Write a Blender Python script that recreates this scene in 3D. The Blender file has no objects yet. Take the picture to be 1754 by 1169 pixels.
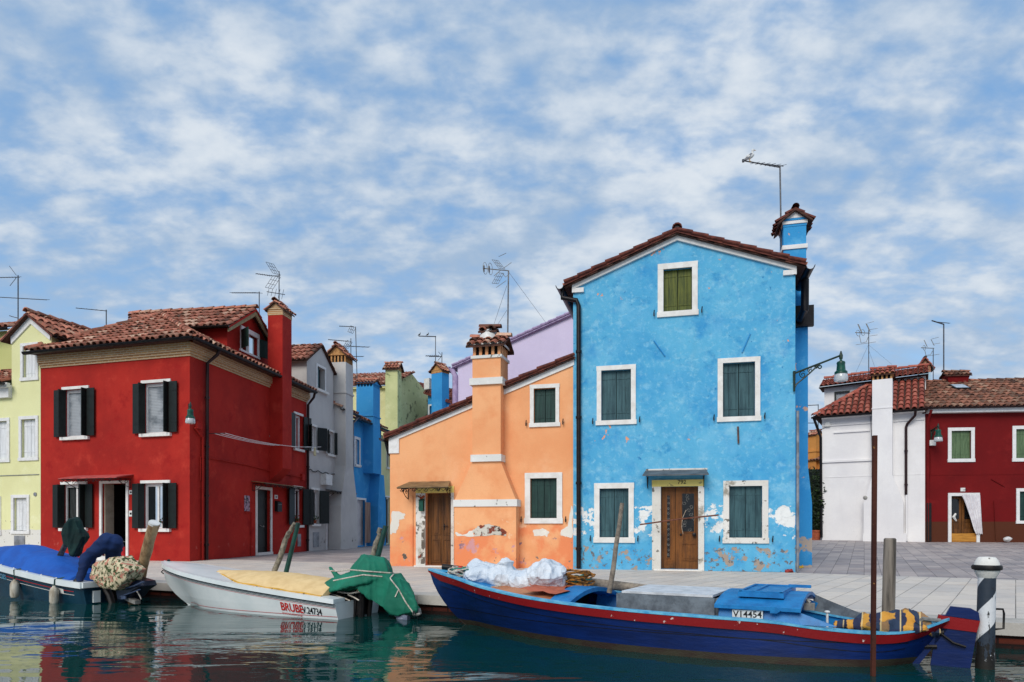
import bpy, bmesh, math, random
from mathutils import Vector, Matrix, noise
from mathutils.geometry import tessellate_polygon
random.seed(7)
SC = bpy.context.scene
COL = SC.collection
# ------------------------------------------------------------------ camera, world, sun, exposure
FPX, HZ, CX, CAMZ = 1169.0, 900.0, 877.0, 1.05      # focal length, horizon and centre in photo pixels
cam = bpy.data.objects.new('camera', bpy.data.cameras.new('camera'))
COL.objects.link(cam)
cam.location = (0, 0, CAMZ)
cam.rotation_euler = (math.radians(90), 0, 0)
cam.data.sensor_width = 36
cam.data.lens = 36 * FPX / 1754
cam.data.shift_y = (HZ - 584.5) / 1754
cam.data.clip_end = 2000
SC.camera = cam
SC.view_settings.view_transform = 'Standard'
SC.view_settings.look = 'None'
SC.view_settings.exposure = 0.48
SC.view_settings.gamma = 1
SUN_EL, SUN_AZ = 38, 205                               # azimuth clockwise from +Y
W = bpy.data.worlds.new('World'); SC.world = W; W.use_nodes = True
def build_world():
    nt = W.node_tree; N = nt.nodes; L = nt.links
    bg = N['Background']; bg.inputs['Strength'].default_value = 0.1
    sky = N.new('ShaderNodeTexSky'); sky.sky_type = 'NISHITA'; sky.sun_disc = False
    sky.sun_elevation = math.radians(SUN_EL); sky.sun_rotation = math.radians(SUN_AZ)
    tc = N.new('ShaderNodeTexCoord')
    sep = N.new('ShaderNodeSeparateXYZ'); L.new(tc.outputs['Generated'], sep.inputs[0])
    def math_(op, a, b=None, clamp=False):
        n = N.new('ShaderNodeMath'); n.operation = op; n.use_clamp = clamp
        for i, v in enumerate((a, b)):
            if v is None: continue
            if isinstance(v, (int, float)): n.inputs[i].default_value = v
            else: L.new(v, n.inputs[i])
        return n.outputs[0]
    zc = math_('MAXIMUM', sep.outputs[2], 0.0)
    zd = math_('ADD', zc, 0.36)
    cx = math_('DIVIDE', sep.outputs[0], zd); cy = math_('DIVIDE', sep.outputs[1], zd)
    com = N.new('ShaderNodeCombineXYZ'); L.new(cx, com.inputs[0]); L.new(cy, com.inputs[1])
    def noise_(scale, detail, rough, off, dist=0.0, st=(1, 1, 1)):
        mp = N.new('ShaderNodeMapping'); L.new(com.outputs[0], mp.inputs[0])
        mp.inputs['Location'].default_value = off; mp.inputs['Scale'].default_value = st
        n = N.new('ShaderNodeTexNoise'); L.new(mp.outputs[0], n.inputs['Vector'])
        n.inputs['Scale'].default_value = scale; n.inputs['Detail'].default_value = detail
        n.inputs['Roughness'].default_value = rough; n.inputs['Distortion'].default_value = dist
        return n.outputs[0]
    def ramp_(v, a, b):
        m = N.new('ShaderNodeMapRange'); m.interpolation_type = 'SMOOTHSTEP'; L.new(v, m.inputs[0])
        m.inputs[1].default_value = a; m.inputs[2].default_value = b
        return m.outputs[0]
    def mix_(f, a, b):
        m = N.new('ShaderNodeMix'); m.data_type = 'RGBA'; L.new(f, m.inputs[0])
        for s, v in ((6, a), (7, b)):
            if isinstance(v, tuple): m.inputs[s].default_value = v
            else: L.new(v, m.inputs[s])
        return m.outputs[2]
    big = noise_(1.1, 3, .5, (3.1, 1.7, 0), .3, (1, 1, 1))
    cells = noise_(11.5, 6, .52, (0.4, 7.3, 0), .1, (.8, 1.15, 1))
    fine = noise_(27, 5, .55, (1.4, 2.2, 0), .2, (.8, 1.1, 1))
    f = math_('ADD', math_('ADD', math_('MULTIPLY', big, .40), math_('MULTIPLY', cells, .78)), math_('MULTIPLY', fine, .20))
    cover = ramp_(f, .41, .77)                         # how thick the cloud is
    bright = ramp_(math_('ADD', math_('MULTIPLY', f, .62), math_('MULTIPLY', noise_(3.2, 6, .6, (9.2, .1, 0), .1), .6)), .62, .92)
    blue = mix_(ramp_(sep.outputs[2], 0.0, 0.5), (2.6, 4.3, 6.4, 1), (1.5, 3.15, 5.7, 1))
    skyblue = mix_(math_('ADD', 0.72, 0.0), sky.outputs[0], blue)
    cloud = mix_(bright, (2.6, 3.55, 4.85, 1), (5.2, 5.65, 6.15, 1))
    out = mix_(cover, skyblue, cloud)
    L.new(out, bg.inputs[0])
build_world()
sl = bpy.data.lights.new('sun', 'SUN'); sl.energy = 1.75; sl.angle = math.radians(32); sl.color = (1, .94, .86)
sun = bpy.data.objects.new('sun', sl); COL.objects.link(sun)
sun.rotation_euler = (math.radians(90 - SUN_EL), 0, math.radians(-(SUN_AZ - 180)))

# ------------------------------------------------------------------ materials
def S(r, g, b):
    f = lambda c: (c / 255 / 12.92) if c / 255 <= .04045 else ((c / 255 + .055) / 1.055) ** 2.4
    return (f(r), f(g), f(b), 1)
class NT:
    def __init__(s, name):
        s.m = bpy.data.materials.new(name); s.m.use_nodes = True
        s.t = s.m.node_tree; s.N = s.t.nodes; s.L = s.t.links; s.b = s.N['Principled BSDF']
        g = s.N.new('ShaderNodeNewGeometry'); s.pos = g.outputs['Position']
    def put(s, sock, v):
        if isinstance(v, (int, float, tuple)): sock.default_value = v
        else: s.L.new(v, sock)
    def map(s, scale=(1, 1, 1), loc=(0, 0, 0), rot=(0, 0, 0), src=None):
        n = s.N.new('ShaderNodeMapping'); s.L.new(src or s.pos, n.inputs[0])
        n.inputs['Scale'].default_value = scale; n.inputs['Location'].default_value = loc; n.inputs['Rotation'].default_value = rot
        return n.outputs[0]
    def noise(s, scale, detail=5, rough=.55, vec=None, dist=0):
        n = s.N.new('ShaderNodeTexNoise'); s.L.new(vec or s.pos, n.inputs['Vector'])
        n.inputs['Scale'].default_value = scale; n.inputs['Detail'].default_value = detail
        n.inputs['Roughness'].default_value = rough; n.inputs['Distortion'].default_value = dist
        return n.outputs[0]
    def math(s, op, a, b=0.0, clamp=False):
        n = s.N.new('ShaderNodeMath'); n.operation = op; n.use_clamp = clamp
        s.put(n.inputs[0], a); s.put(n.inputs[1], b); return n.outputs[0]
    def rng(s, v, a, b, c=0.0, d=1.0):
        n = s.N.new('ShaderNodeMapRange'); n.interpolation_type = 'SMOOTHSTEP'; s.put(n.inputs[0], v)
        for i, x in enumerate((a, b, c, d)): n.inputs[i + 1].default_value = x
        return n.outputs[0]
    def mix(s, f, a, b, mode='MIX'):
        n = s.N.new('ShaderNodeMix'); n.data_type = 'RGBA'; n.blend_type = mode
        s.put(n.inputs[0], f); s.put(n.inputs[6], a); s.put(n.inputs[7], b); return n.outputs[2]
    def xyz(s):
        n = s.N.new('ShaderNodeSeparateXYZ'); s.L.new(s.pos, n.inputs[0]); return n.outputs
    def dot(s, v):
        n = s.N.new('ShaderNodeVectorMath'); n.operation = 'DOT_PRODUCT'; s.L.new(s.pos, n.inputs[0]); n.inputs[1].default_value = v
        return n.outputs['Value']
    def comb(s, x, y, z=0.0):
        n = s.N.new('ShaderNodeCombineXYZ'); s.put(n.inputs[0], x); s.put(n.inputs[1], y); s.put(n.inputs[2], z); return n.outputs[0]
    def attr(s, name):
        n = s.N.new('ShaderNodeAttribute'); n.attribute_name = name; return n.outputs['Fac']
    def bump(s, h, strength, dist=.02):
        n = s.N.new('ShaderNodeBump'); n.inputs['Strength'].default_value = strength; n.inputs['Distance'].default_value = dist
        s.put(n.inputs['Height'], h); s.L.new(n.outputs[0], s.b.inputs['Normal'])
    def done(s, col, rough=.7, metal=0.0, spec=.35):
        s.put(s.b.inputs['Base Color'], col); s.put(s.b.inputs['Roughness'], rough); s.put(s.b.inputs['Metallic'], metal)
        s.b.inputs['Specular IOR Level'].default_value = spec
        return s.m
def dim(c, k): return (c[0] * k, c[1] * k, c[2] * k, 1)
def plain(name, c, c2=None, scale=6, rough=.6, bump=.15, bscale=40, metal=0, st=(1, 1, 1), lo=.35, hi=.68, spec=.35):
    t = NT(name); v = t.map(st)
    f = t.rng(t.noise(scale, 6, .6, v), lo, hi)
    col = t.mix(f, c, c2 or dim(c, .72))
    if bump: t.bump(t.noise(bscale, 3, .6, v), bump, .01)
    return t.done(col, rough, metal, spec)
def plaster(name, base, var=None, light=None, layers=(), bump=.25, rough=.85, fine=.10, tone=1.0):
    """base plaster, soft clouding, vertical streaks, then layers (colour, scale, threshold, soft, z0, z1, zsoft)"""
    t = NT(name); z = t.xyz()[2]
    c = t.mix(t.rng(t.noise(.55, 6, .6), .35, .7), base, var or dim(base, .86))
    c = t.mix(t.math('MULTIPLY', t.rng(t.noise(1.6, 8, .68, t.map((1, 1, 1), (5, 3, 1))), .52, .78), tone), c, light or dim(base, 1.12))
    c = t.mix(t.math('MULTIPLY', t.rng(t.noise(3.2, 5, .6, t.map((1, 1, .13))), .55, .8), .35), c, dim(base, .78))
    c = t.mix(t.math('MULTIPLY', t.rng(t.noise(34, 3, .6), .4, .7), fine), c, dim(base, .6))
    hsum = t.noise(22, 5, .6)
    for (lc, sc, thr, soft, z0, z1, zs) in layers:
        n = t.noise(sc, 8, .62, t.map((1, 1, 1), (sc * 1.3, 2.1 * sc, thr * 9)))
        zz = t.math('ADD', z, t.math('MULTIPLY', t.math('SUBTRACT', t.noise(1.4, 4, .6), .5), .5 if zs > .05 else .0))
        m = t.math('MULTIPLY', t.rng(zz, z0 - zs, z0 + zs), t.rng(zz, z1 - zs, z1 + zs, 1.0, 0.0))
        g = t.math('ADD', n, t.math('MULTIPLY', t.math('SUBTRACT', m, 1.0), .5))
        k = t.rng(g, thr, thr + soft)
        c = t.mix(k, c, lc)
        hsum = t.math('SUBTRACT', hsum, t.math('MULTIPLY', k, .9))
    t.bump(hsum, bump, .012)
    return t.done(c, rough, 0, .2)
def wood(name, c1, c2, st=(1, 1, .08), scale=26, rough=.6, bump=.4):
    t = NT(name); v = t.map(st)
    n = t.noise(scale, 6, .65, v); k = t.rng(n, .35, .68)
    c = t.mix(k, c1, c2)
    c = t.mix(t.math('MULTIPLY', t.rng(t.noise(3, 5, .6), .5, .75), .5), c, dim(c2, .7))
    t.bump(n, bump, .008)
    return t.done(c, rough, 0, .3)
def brick(name, c1, c2, mortar, su, w=.24, h=.07, flat=None, ms=.012, damp=None):
    """su: horizontal unit vector along the wall"""
    t = NT(name); z = t.xyz()[2]
    v = t.comb(t.dot((su[0], su[1], 0)), z)
    n = t.N.new('ShaderNodeTexBrick'); t.L.new(v, n.inputs['Vector'])
    n.inputs['Color1'].default_value = c1; n.inputs['Color2'].default_value = c2; n.inputs['Mortar'].default_value = mortar
    n.inputs['Scale'].default_value = 1; n.inputs['Mortar Size'].default_value = ms
    n.inputs['Brick Width'].default_value = w; n.inputs['Row Height'].default_value = h
    c = t.mix(t.math('MULTIPLY', t.noise(9, 6, .65), .6), n.outputs['Color'], dim(c2, .55))
    if damp: c = t.mix(t.rng(t.math('ADD', z, t.math('MULTIPLY', t.noise(5, 4), .1)), damp[0], damp[1], 1, 0), c, damp[2])
    t.bump(t.math('SUBTRACT', t.math('MULTIPLY', t.noise(40, 3), .4), n.outputs['Fac']), .5, .012)
    return t.done(c, .85, 0, .2)
def tilemat(name, cols, lichen, lk=.5):
    t = NT(name); a = t.attr('tint')
    r = t.N.new('ShaderNodeValToRGB'); t.L.new(a, r.inputs[0]); e = r.color_ramp.elements
    while len(e) < len(cols): e.new(.5)
    for i, c in enumerate(cols): e[i].position = i / (len(cols) - 1); e[i].color = c
    c = t.mix(t.math('MULTIPLY', t.rng(t.noise(7, 7, .7), .46, .66), lk), r.outputs[0], lichen)
    c = t.mix(t.math('MULTIPLY', t.rng(t.noise(19, 5, .7), .5, .75), .5), c, dim(cols[0], .45))
    t.bump(t.noise(45, 4), .3, .01)
    return t.done(c, .85, 0, .2)
def paving(name, c1, c2, mortar, e1, e2, w, h, warm):
    """slabs w long in direction e2, h wide in direction e1 (both 2-D, not quite square to each other)"""
    t = NT(name)
    det = e1[0] * e2[1] - e1[1] * e2[0]
    p = t.dot((e2[1] / det, -e2[0] / det, 0)); q = t.dot((-e1[1] / det, e1[0] / det, 0))
    n = t.N.new('ShaderNodeTexBrick'); t.L.new(t.comb(q, p), n.inputs['Vector'])
    n.inputs['Color1'].default_value = c1; n.inputs['Color2'].default_value = c2; n.inputs['Mortar'].default_value = mortar
    n.inputs['Scale'].default_value = 1; n.inputs['Mortar Size'].default_value = .007; n.inputs['Mortar Smooth'].default_value = .3
    n.inputs['Brick Width'].default_value = w; n.inputs['Row Height'].default_value = h; n.inputs['Bias'].default_value = 0
    n.offset = .37
    c = t.mix(t.math('MULTIPLY', t.rng(t.noise(.8, 5, .6), .5, .75), .5), n.outputs['Color'], warm)
    c = t.mix(t.math('MULTIPLY', t.rng(t.noise(5, 7, .7, t.map((1, 1, 1), (4, 2, 0))), .5, .8), .5), c, dim(c2, .6))
    c = t.mix(t.math('MULTIPLY', t.rng(t.noise(1.3, 8, .72, t.map((1, 1, 1), (9, 4, 0))), .56, .66), .35), c, dim(c2, .55))
    c = t.mix(t.math('MULTIPLY', t.rng(t.noise(.45, 4, .6, t.map((1, 1, 1), (3, 7, 0))), .45, .7), .35), c, dim(c1, 1.12))
    c = t.mix(t.math('MULTIPLY', t.noise(60, 4, .6), .25), c, dim(c1, .5))
    t.bump(t.math('SUBTRACT', t.math('MULTIPLY', t.noise(30, 4), .25), n.outputs['Fac']), .35, .01)
    return t.done(c, t.rng(t.noise(2.2, 4), .3, .7, .5, .8), 0, .35)

# ------------------------------------------------------------------ mesh builder
def V3(p, z=None): return Vector((p[0], p[1], p[2] if z is None else z))
class MB:
    def __init__(s): s.v = []; s.f = []; s.mi = []; s.tt = []
    def poly(s, pts, mat=0, tint=.5):
        k = len(s.v); s.v += [Vector(p) for p in pts]; s.f.append(tuple(range(k, k + len(pts)))); s.mi.append(mat); s.tt.append(tint)
    def mesh(s, pts, faces, mat=0, tint=.5):
        k = len(s.v); s.v += [Vector(p) for p in pts]
        for f in faces: s.f.append(tuple(i + k for i in f)); s.mi.append(mat); s.tt.append(tint)
    def box8(s, c, mat=0, tint=.5):
        s.mesh(c, [(0, 1, 2, 3), (7, 6, 5, 4), (0, 4, 5, 1), (1, 5, 6, 2), (2, 6, 7, 3), (3, 7, 4, 0)], mat, tint)
    def obox(s, o, a, b, c, mat=0, tint=.5):
        o, a, b, c = map(Vector, (o, a, b, c))
        s.box8([o, o + a, o + a + b, o + b, o + c, o + a + c, o + a + b + c, o + b + c], mat, tint)
    def cbox(s, ctr, sx, sy, sz, mat=0, rz=0.0):
        c, d = math.cos(rz), math.sin(rz); x = Vector((c, d, 0)) * sx; y = Vector((-d, c, 0)) * sy; z = Vector((0, 0, sz))
        s.obox(Vector(ctr) - x / 2 - y / 2 - z / 2, x, y, z, mat)
    def prism(s, pts, ext, mat=0, tint=.5):
        ext = Vector(ext); n = len(pts); a = [Vector(p) for p in pts]
        s.mesh(a + [p + ext for p in a], [tuple(range(n)), tuple(range(2 * n - 1, n - 1, -1))] + [(i, (i + 1) % n, (i + 1) % n + n, i + n) for i in range(n)], mat, tint)
    def tube(s, path, r, n=8, mat=0, caps=True, flat=1.0):
        path = [Vector(p) for p in path]; k0 = len(s.v); up = None
        rs = r if isinstance(r, (list, tuple)) else [r] * len(path)
        for i, p in enumerate(path):
            t = (path[min(i + 1, len(path) - 1)] - path[max(i - 1, 0)])
            if t.length < 1e-9: t = Vector((0, 0, 1))
            t.normalize()
            if up is None: up = Vector((0, 0, 1)) if abs(t.z) < .9 else Vector((0, 1, 0))
            x = t.cross(up); x.normalize(); y = x.cross(t); up = y
            for j in range(n):
                a = 2 * math.pi * j / n
                s.v.append(p + x * math.cos(a) * rs[i] + y * math.sin(a) * rs[i] * flat)
        for i in range(len(path) - 1):
            for j in range(n):
                s.f.append((k0 + i * n + j, k0 + i * n + (j + 1) % n, k0 + (i + 1) * n + (j + 1) % n, k0 + (i + 1) * n + j)); s.mi.append(mat); s.tt.append(.5)
        if caps:
            s.f.append(tuple(k0 + j for j in range(n))); s.mi.append(mat); s.tt.append(.5)
            e = k0 + (len(path) - 1) * n; s.f.append(tuple(e + n - 1 - j for j in range(n))); s.mi.append(mat); s.tt.append(.5)
    def loft(s, rings, mat=0, caps=True):
        k0 = len(s.v); n = len(rings[0])
        for r in rings: s.v += [Vector(p) for p in r]
        for i in range(len(rings) - 1):
            for j in range(n):
                s.f.append((k0 + i * n + j, k0 + i * n + (j + 1) % n, k0 + (i + 1) * n + (j + 1) % n, k0 + (i + 1) * n + j)); s.mi.append(mat); s.tt.append(.5)
        if caps:
            s.f.append(tuple(k0 + j for j in range(n))); s.mi.append(mat); s.tt.append(.5)
            e = k0 + (len(rings) - 1) * n; s.f.append(tuple(e + n - 1 - j for j in range(n))); s.mi.append(mat); s.tt.append(.5)
    def lathe(s, prof, ctr, n=14, mat=0, axis=(0, 0, 1)):
        ax = Vector(axis).normalized(); x = ax.orthogonal().normalized(); y = ax.cross(x); c = Vector(ctr)
        s.loft([[c + ax * z + (x * math.cos(2 * math.pi * j / n) + y * math.sin(2 * math.pi * j / n)) * max(r, .0005) for j in range(n)] for r, z in prof], mat)
    def ell(s, ctr, ax, ay, az, n=14, m=9, mat=0):
        """ellipsoid with three half-axis vectors"""
        c, ax, ay, az = map(Vector, (ctr, ax, ay, az)); rings = []
        for i in range(m + 1):
            th = math.pi * (i + .02) / (m + .04); 
            rings.append([c + az * math.cos(th) + (ax * math.cos(2 * math.pi * j / n) + ay * math.sin(2 * math.pi * j / n)) * math.sin(th) for j in range(n)])
        s.loft(rings, mat)
    def grid(s, rows, mat=0):
        k0 = len(s.v); n = len(rows[0])
        for r in rows: s.v += [Vector(p) for p in r]
        for i in range(len(rows) - 1):
            for j in range(n - 1):
                s.f.append((k0 + i * n + j, k0 + i * n + j + 1, k0 + (i + 1) * n + j + 1, k0 + (i + 1) * n + j)); s.mi.append(mat); s.tt.append(.5)
    def data(s, name, off, mats, smooth):
        me = bpy.data.meshes.new(name)
        me.from_pydata([v - off for v in s.v], [], s.f)
        for m in (mats if isinstance(mats, (list, tuple)) else [mats]): me.materials.append(m)
        nm = len(me.materials)
        me.polygons.foreach_set('material_index', [min(i, nm - 1) for i in s.mi])
        at = me.attributes.new('tint', 'FLOAT', 'FACE'); at.data.foreach_set('value', s.tt)
        bm = bmesh.new(); bm.from_mesh(me); bmesh.ops.recalc_face_normals(bm, faces=bm.faces[:]); bm.to_mesh(me); bm.free()
        if smooth:
            me.polygons.foreach_set('use_smooth', [True] * len(me.polygons)); me.set_sharp_from_angle(angle=math.radians(smooth if smooth > 1 else 40))
        me.update()
        return me
    def build(s, name, mats, parent=None, smooth=0):
        if parent is None:
            xs = [v.x for v in s.v]; ys = [v.y for v in s.v]; zs = [v.z for v in s.v]
            off = Vector(((min(xs) + max(xs)) / 2, (min(ys) + max(ys)) / 2, min(zs)))
        else:
            r = parent
            while r.parent: r = r.parent
            off = Vector(r.location)
        o = bpy.data.objects.new(name, s.data(name, off, mats, smooth)); COL.objects.link(o)
        if parent is None: o.location = off
        else: o.parent = parent
        return o
def tag(o, label=None, cat=None, group=None, kind=None):
    for k, v in (('label', label), ('category', cat), ('group', group), ('kind', kind)):
        if v: o[k] = v
    return o
def thing(name, loc, label, cat, group=None):
    o = bpy.data.objects.new(name, None); COL.objects.link(o); o.location = loc; o.empty_display_size = .3
    return tag(o, label, cat, group)
def hullpts(m, pts, mat=0):
    bm = bmesh.new()
    for p in pts: bm.verts.new(p)
    r = bmesh.ops.convex_hull(bm, input=bm.verts[:]); bm.verts.index_update()
    ex = [v for v in bm.verts if not v.link_faces]
    for v in ex: bm.verts.remove(v)
    bm.verts.index_update(); bmesh.ops.recalc_face_normals(bm, faces=bm.faces[:])
    m.mesh([v.co.copy() for v in bm.verts], [tuple(v.index for v in f.verts) for f in bm.faces], mat); bm.free()
def fuse(m, name, mats, parent=None, voxel=.02, smooth=4, wr=(), seed=0, dec=None):
    """union of the closed shapes in m as one continuous skin; wr = wrinkles (amplitude, scale vector)"""
    o = m.build(name, mats, parent)
    r = o.modifiers.new('r', 'REMESH'); r.mode = 'VOXEL'; r.voxel_size = voxel
    if smooth:
        q = o.modifiers.new('s', 'SMOOTH'); q.iterations = smooth; q.factor = .5
    dg = bpy.context.evaluated_depsgraph_get(); dg.update()
    me = bpy.data.meshes.new_from_object(o.evaluated_get(dg)); o.modifiers.clear()
    old = o.data; o.data = me; bpy.data.meshes.remove(old); me.name = name
    if not me.materials:
        for mm in (mats if isinstance(mats, (list, tuple)) else [mats]): me.materials.append(mm)
    for amp, sc in wr:
        nn = [v.normal.copy() for v in me.vertices]
        for v, nv in zip(me.vertices, nn):
            p = Vector((v.co.x * sc[0], v.co.y * sc[1], v.co.z * sc[2])) + Vector((seed, seed * 2, 0))
            k = noise.noise(p); k2 = (1 - min(1, abs(noise.noise(p * .6 + Vector((7, 3, 1)))) * 2.2)) ** 2
            v.co += nv * amp * (k * .5 + k2 * .9 - .2)
    if dec:
        q = o.modifiers.new('d', 'DECIMATE'); q.ratio = dec
        dg = bpy.context.evaluated_depsgraph_get(); dg.update()
        m2 = bpy.data.meshes.new_from_object(o.evaluated_get(dg)); o.modifiers.clear(); o.data = m2; bpy.data.meshes.remove(me); me = m2; me.name = name
    me.polygons.foreach_set('use_smooth', [True] * len(me.polygons))
    if dec: me.set_sharp_from_angle(angle=math.radians(30))
    me.update()
    return o
def text(s, o, xd, yd, size, mat, parent, name='lettering', bold=0.0, depth=.002, sx=1.0, center=False):
    cu = bpy.data.curves.new('t', 'FONT'); cu.body = s; cu.size = 1; cu.offset = bold; cu.extrude = 0
    if center: cu.align_x = 'CENTER'
    ob = bpy.data.objects.new('t', cu); COL.objects.link(ob)
    dg = bpy.context.evaluated_depsgraph_get(); dg.update()
    me = bpy.data.meshes.new_from_object(ob.evaluated_get(dg)); bpy.data.objects.remove(ob)
    m = MB(); o, xd, yd = Vector(o), Vector(xd).normalized(), Vector(yd).normalized()
    m.v = [o + xd * v.co.x * size * sx + yd * v.co.y * size for v in me.vertices]
    m.f = [tuple(p.vertices) for p in me.polygons]; m.mi = [0] * len(m.f); m.tt = [.5] * len(m.f)
    bpy.data.meshes.remove(me)
    return m.build(name, mat, parent)

# ------------------------------------------------------------------ picture measurements -> metres
def G(px, py, z=0.0):
    Y = FPX * (CAMZ - z) / (py - HZ); return Vector(((px - CX) * Y / FPX, Y, z))
def at(px, py, Y): return Vector(((px - CX) * Y / FPX, Y, CAMZ + (HZ - py) * Y / FPX))
class Fac:
    """a wall plane: s along it (left to right seen from outside), z up, d out of the wall"""
    def __init__(s, pL, pR):
        s.O = Vector((pL[0], pL[1], 0)); e = Vector((pR[0], pR[1], 0)) - s.O
        s.len = e.length; s.u = e.normalized(); s.n = Vector((s.u.y, -s.u.x, 0))
    def off(s, d):
        return Fac(s.O + s.n * d, s.O + s.n * d + s.u * s.len)
    def P(s, a, z, d=0.0):
        p = s.O + s.u * a + s.n * d; return Vector((p.x, p.y, z))
    def px(s, px, py, d=0.0):
        o = s.O + s.n * d; k = (px - CX) / FPX
        a = (k * o.y - o.x) / (s.u.x - k * s.u.y); Y = o.y + s.u.y * a
        return a, CAMZ + (HZ - py) * Y / FPX
    def PP(s, px, py, d=0.0):
        a, z = s.px(px, py, d); return s.P(a, z, d)
    def rect(s, x0, y0, x1, y1, d=0.0):
        a0, z1 = s.px(x0, y0, d); a1, z0 = s.px(x1, y1, d); return (a0, z0, a1, z1)
    def box(s, m, a0, a1, z0, z1, d0, d1, mat=0):
        m.obox(s.P(a0, z0, d0), s.u * (a1 - a0), s.n * (d1 - d0), (0, 0, z1 - z0), mat)
    def quad(s, m, a0, z0, a1, z1, d, mat=0):
        m.poly([s.P(a0, z0, d), s.P(a1, z0, d), s.P(a1, z1, d), s.P(a0, z1, d)], mat)
def wall(m, f, outline, holes=(), depth=.2, mat=0, rmat=0, d=0.0):
    """wall face with real openings and their reveals"""
    loops = [[Vector((a, z, 0)) for a, z in outline]]
    for (a0, z0, a1, z1) in holes: loops.append([Vector(p) for p in ((a0, z0, 0), (a0, z1, 0), (a1, z1, 0), (a1, z0, 0))])
    flat = [p for l in loops for p in l]
    tris = tessellate_polygon(loops)
    m.mesh([f.P(p.x, p.y, d) for p in flat], [tuple(t) for t in tris], mat)
    for (a0, z0, a1, z1) in holes:
        c = [(a0, z0), (a1, z0), (a1, z1), (a0, z1)]
        for i in range(4):
            p, q = c[i], c[(i + 1) % 4]
            m.poly([f.P(*p, d), f.P(*q, d), f.P(*q, d - depth), f.P(*p, d - depth)], rmat)
def patch(m, f, pts, mat, d=.004, jit=.02, sub=5):
    """a flake of bare or patched plaster with a ragged edge, a few mm proud of the wall"""
    q = [Vector((*f.px(x, y, d), 0)) for x, y in pts]; out = []
    for i in range(len(q)):
        a, b = q[i], q[(i + 1) % len(q)]
        for k in range(sub):
            p = a.lerp(b, k / sub)
            out.append(Vector((p.x + random.uniform(-jit, jit), p.y + random.uniform(-jit, jit), 0)))
    tr = tessellate_polygon([out]); m.mesh([f.P(p.x, p.y, d) for p in out], [tuple(t) for t in tr], mat)
def arch(m, A, B, N, w, h0, h1, mat, tint, k=5, open_=True):
    """one curved tile from A (lower, wide end) to B"""
    A, B, N = Vector(A), Vector(B), Vector(N); t = (B - A).normalized(); x = t.cross(N).normalized()
    r0, r1 = w * .5, w * .42; P = []
    for (c, r, h) in ((A, r0, h0), (B, r1, h1)):
        for j in range(k + 1):
            a = math.pi * j / k; P.append(c + x * math.cos(a) * r + N * (math.sin(a) * r * .95 + h))
    m.mesh(P, [(j, j + 1, j + k + 2, j + k + 1) for j in range(k)], mat, tint)
    q = [A + x * math.cos(math.pi * j / k) * r0 * .8 + N * (math.sin(math.pi * j / k) * r0 * .8 * .86 + h0) for j in range(k + 1)]
    m.mesh(P[:k + 1] + q, [(j, j + 1, j + k + 2, j + k + 1) for j in range(k)], mat, tint * .6)
def tiles(m, pts, mat=0, under=1, pitch=.235, length=.41, edge=0, lift=.022):
    """rows of curved tiles over a plane roof; pts[edge] -> pts[edge+1] is the eave"""
    P = [Vector(p) for p in pts]; A, B = P[edge], P[(edge + 1) % len(P)]
    x = (B - A).normalized(); N = (P[1] - P[0]).cross(P[2] - P[0]).normalized()
    if N.z < 0: N = -N
    y = N.cross(x).normalized()
    if y.z < 0: y = -y
    q = [((p - A).dot(x), (p - A).dot(y)) for p in P]
    m.poly([p - N * .01 for p in P], under, .15)
    lo = min(a for a, b in q); hi = max(a for a, b in q); nc = max(1, int((hi - lo) / pitch)); step = (hi - lo) / nc
    for c in range(nc):
        a = lo + (c + .5) * step; bs = []
        for i in range(len(q)):
            (a0, b0), (a1, b1) = q[i], q[(i + 1) % len(q)]
            if (a0 <= a) != (a1 <= a): bs.append(b0 + (b1 - b0) * (a - a0) / (a1 - a0))
        if len(bs) < 2: continue
        b0, b1 = min(bs), max(bs); b = b0 - random.uniform(.0, .05); col = random.uniform(-.12, .12)
        while b < b1 - .08:
            e = min(b + length * 1.12, b1 + .03); j = random.uniform(-.012, .012); k = random.uniform(-.012, .012)
            arch(m, A + x * (a + j) + y * b + N * lift * random.uniform(.6, 1.5), A + x * (a + k) + y * e, N, step * .82, .012, -.012, mat,
                 min(1, max(0, random.random() ** .9 + col)))
            b += length * random.uniform(.94, 1.04)
def ridge(m, A, B, N=(0, 0, 1), w=.24, length=.4, mat=0, lift=.03):
    A, B, N = Vector(A), Vector(B), Vector(N); t = (B - A); n = max(1, int(t.length / length)); t /= n
    for i in range(n):
        arch(m, A + t * i + N * lift, A + t * (i + 1.12) + N * lift, N, w * random.uniform(.95, 1.05), .02, 0, mat, random.random())
# ------------------------------------------------------------------ shared materials
M = {}
WHITE = S(228, 228, 226)
M['white'] = plain('white_paint', S(226, 226, 225), S(214, 213, 210), 9, .6, .15, 50)
M['whitestone'] = plain('white_stone_trim', S(228, 227, 223), S(213, 210, 204), 5, .7, .25, 40)
M['wornwhite'] = plaster('worn_white_trim', S(222, 220, 214), S(204, 200, 190), layers=[(S(150, 144, 132), 2.4, .56, .12, 0, 9, .1), (S(112, 108, 100), 7, .58, .05, 0, 9, .1)], bump=.4)
M['blackgreen'] = plain('black_green_paint', S(14, 26, 24), S(7, 14, 13), 8, .5, .1)
M['bottlegreen'] = wood('bottle_green_boards', S(32, 66, 60), S(20, 46, 44), rough=.55, bump=.2)
M['tealwood'] = wood('weathered_teal_boards', S(60, 94, 100), S(34, 64, 72), scale=16, bump=.3)
M['olive'] = wood('weathered_olive_boards', S(92, 98, 34), S(48, 62, 22), scale=18, bump=.3)
M['sage'] = wood('sage_green_boards', S(96, 118, 84), S(72, 94, 66), bump=.2)
M['whiteboard'] = wood('white_boards', S(226, 228, 230), S(206, 208, 210), bump=.1)
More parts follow.
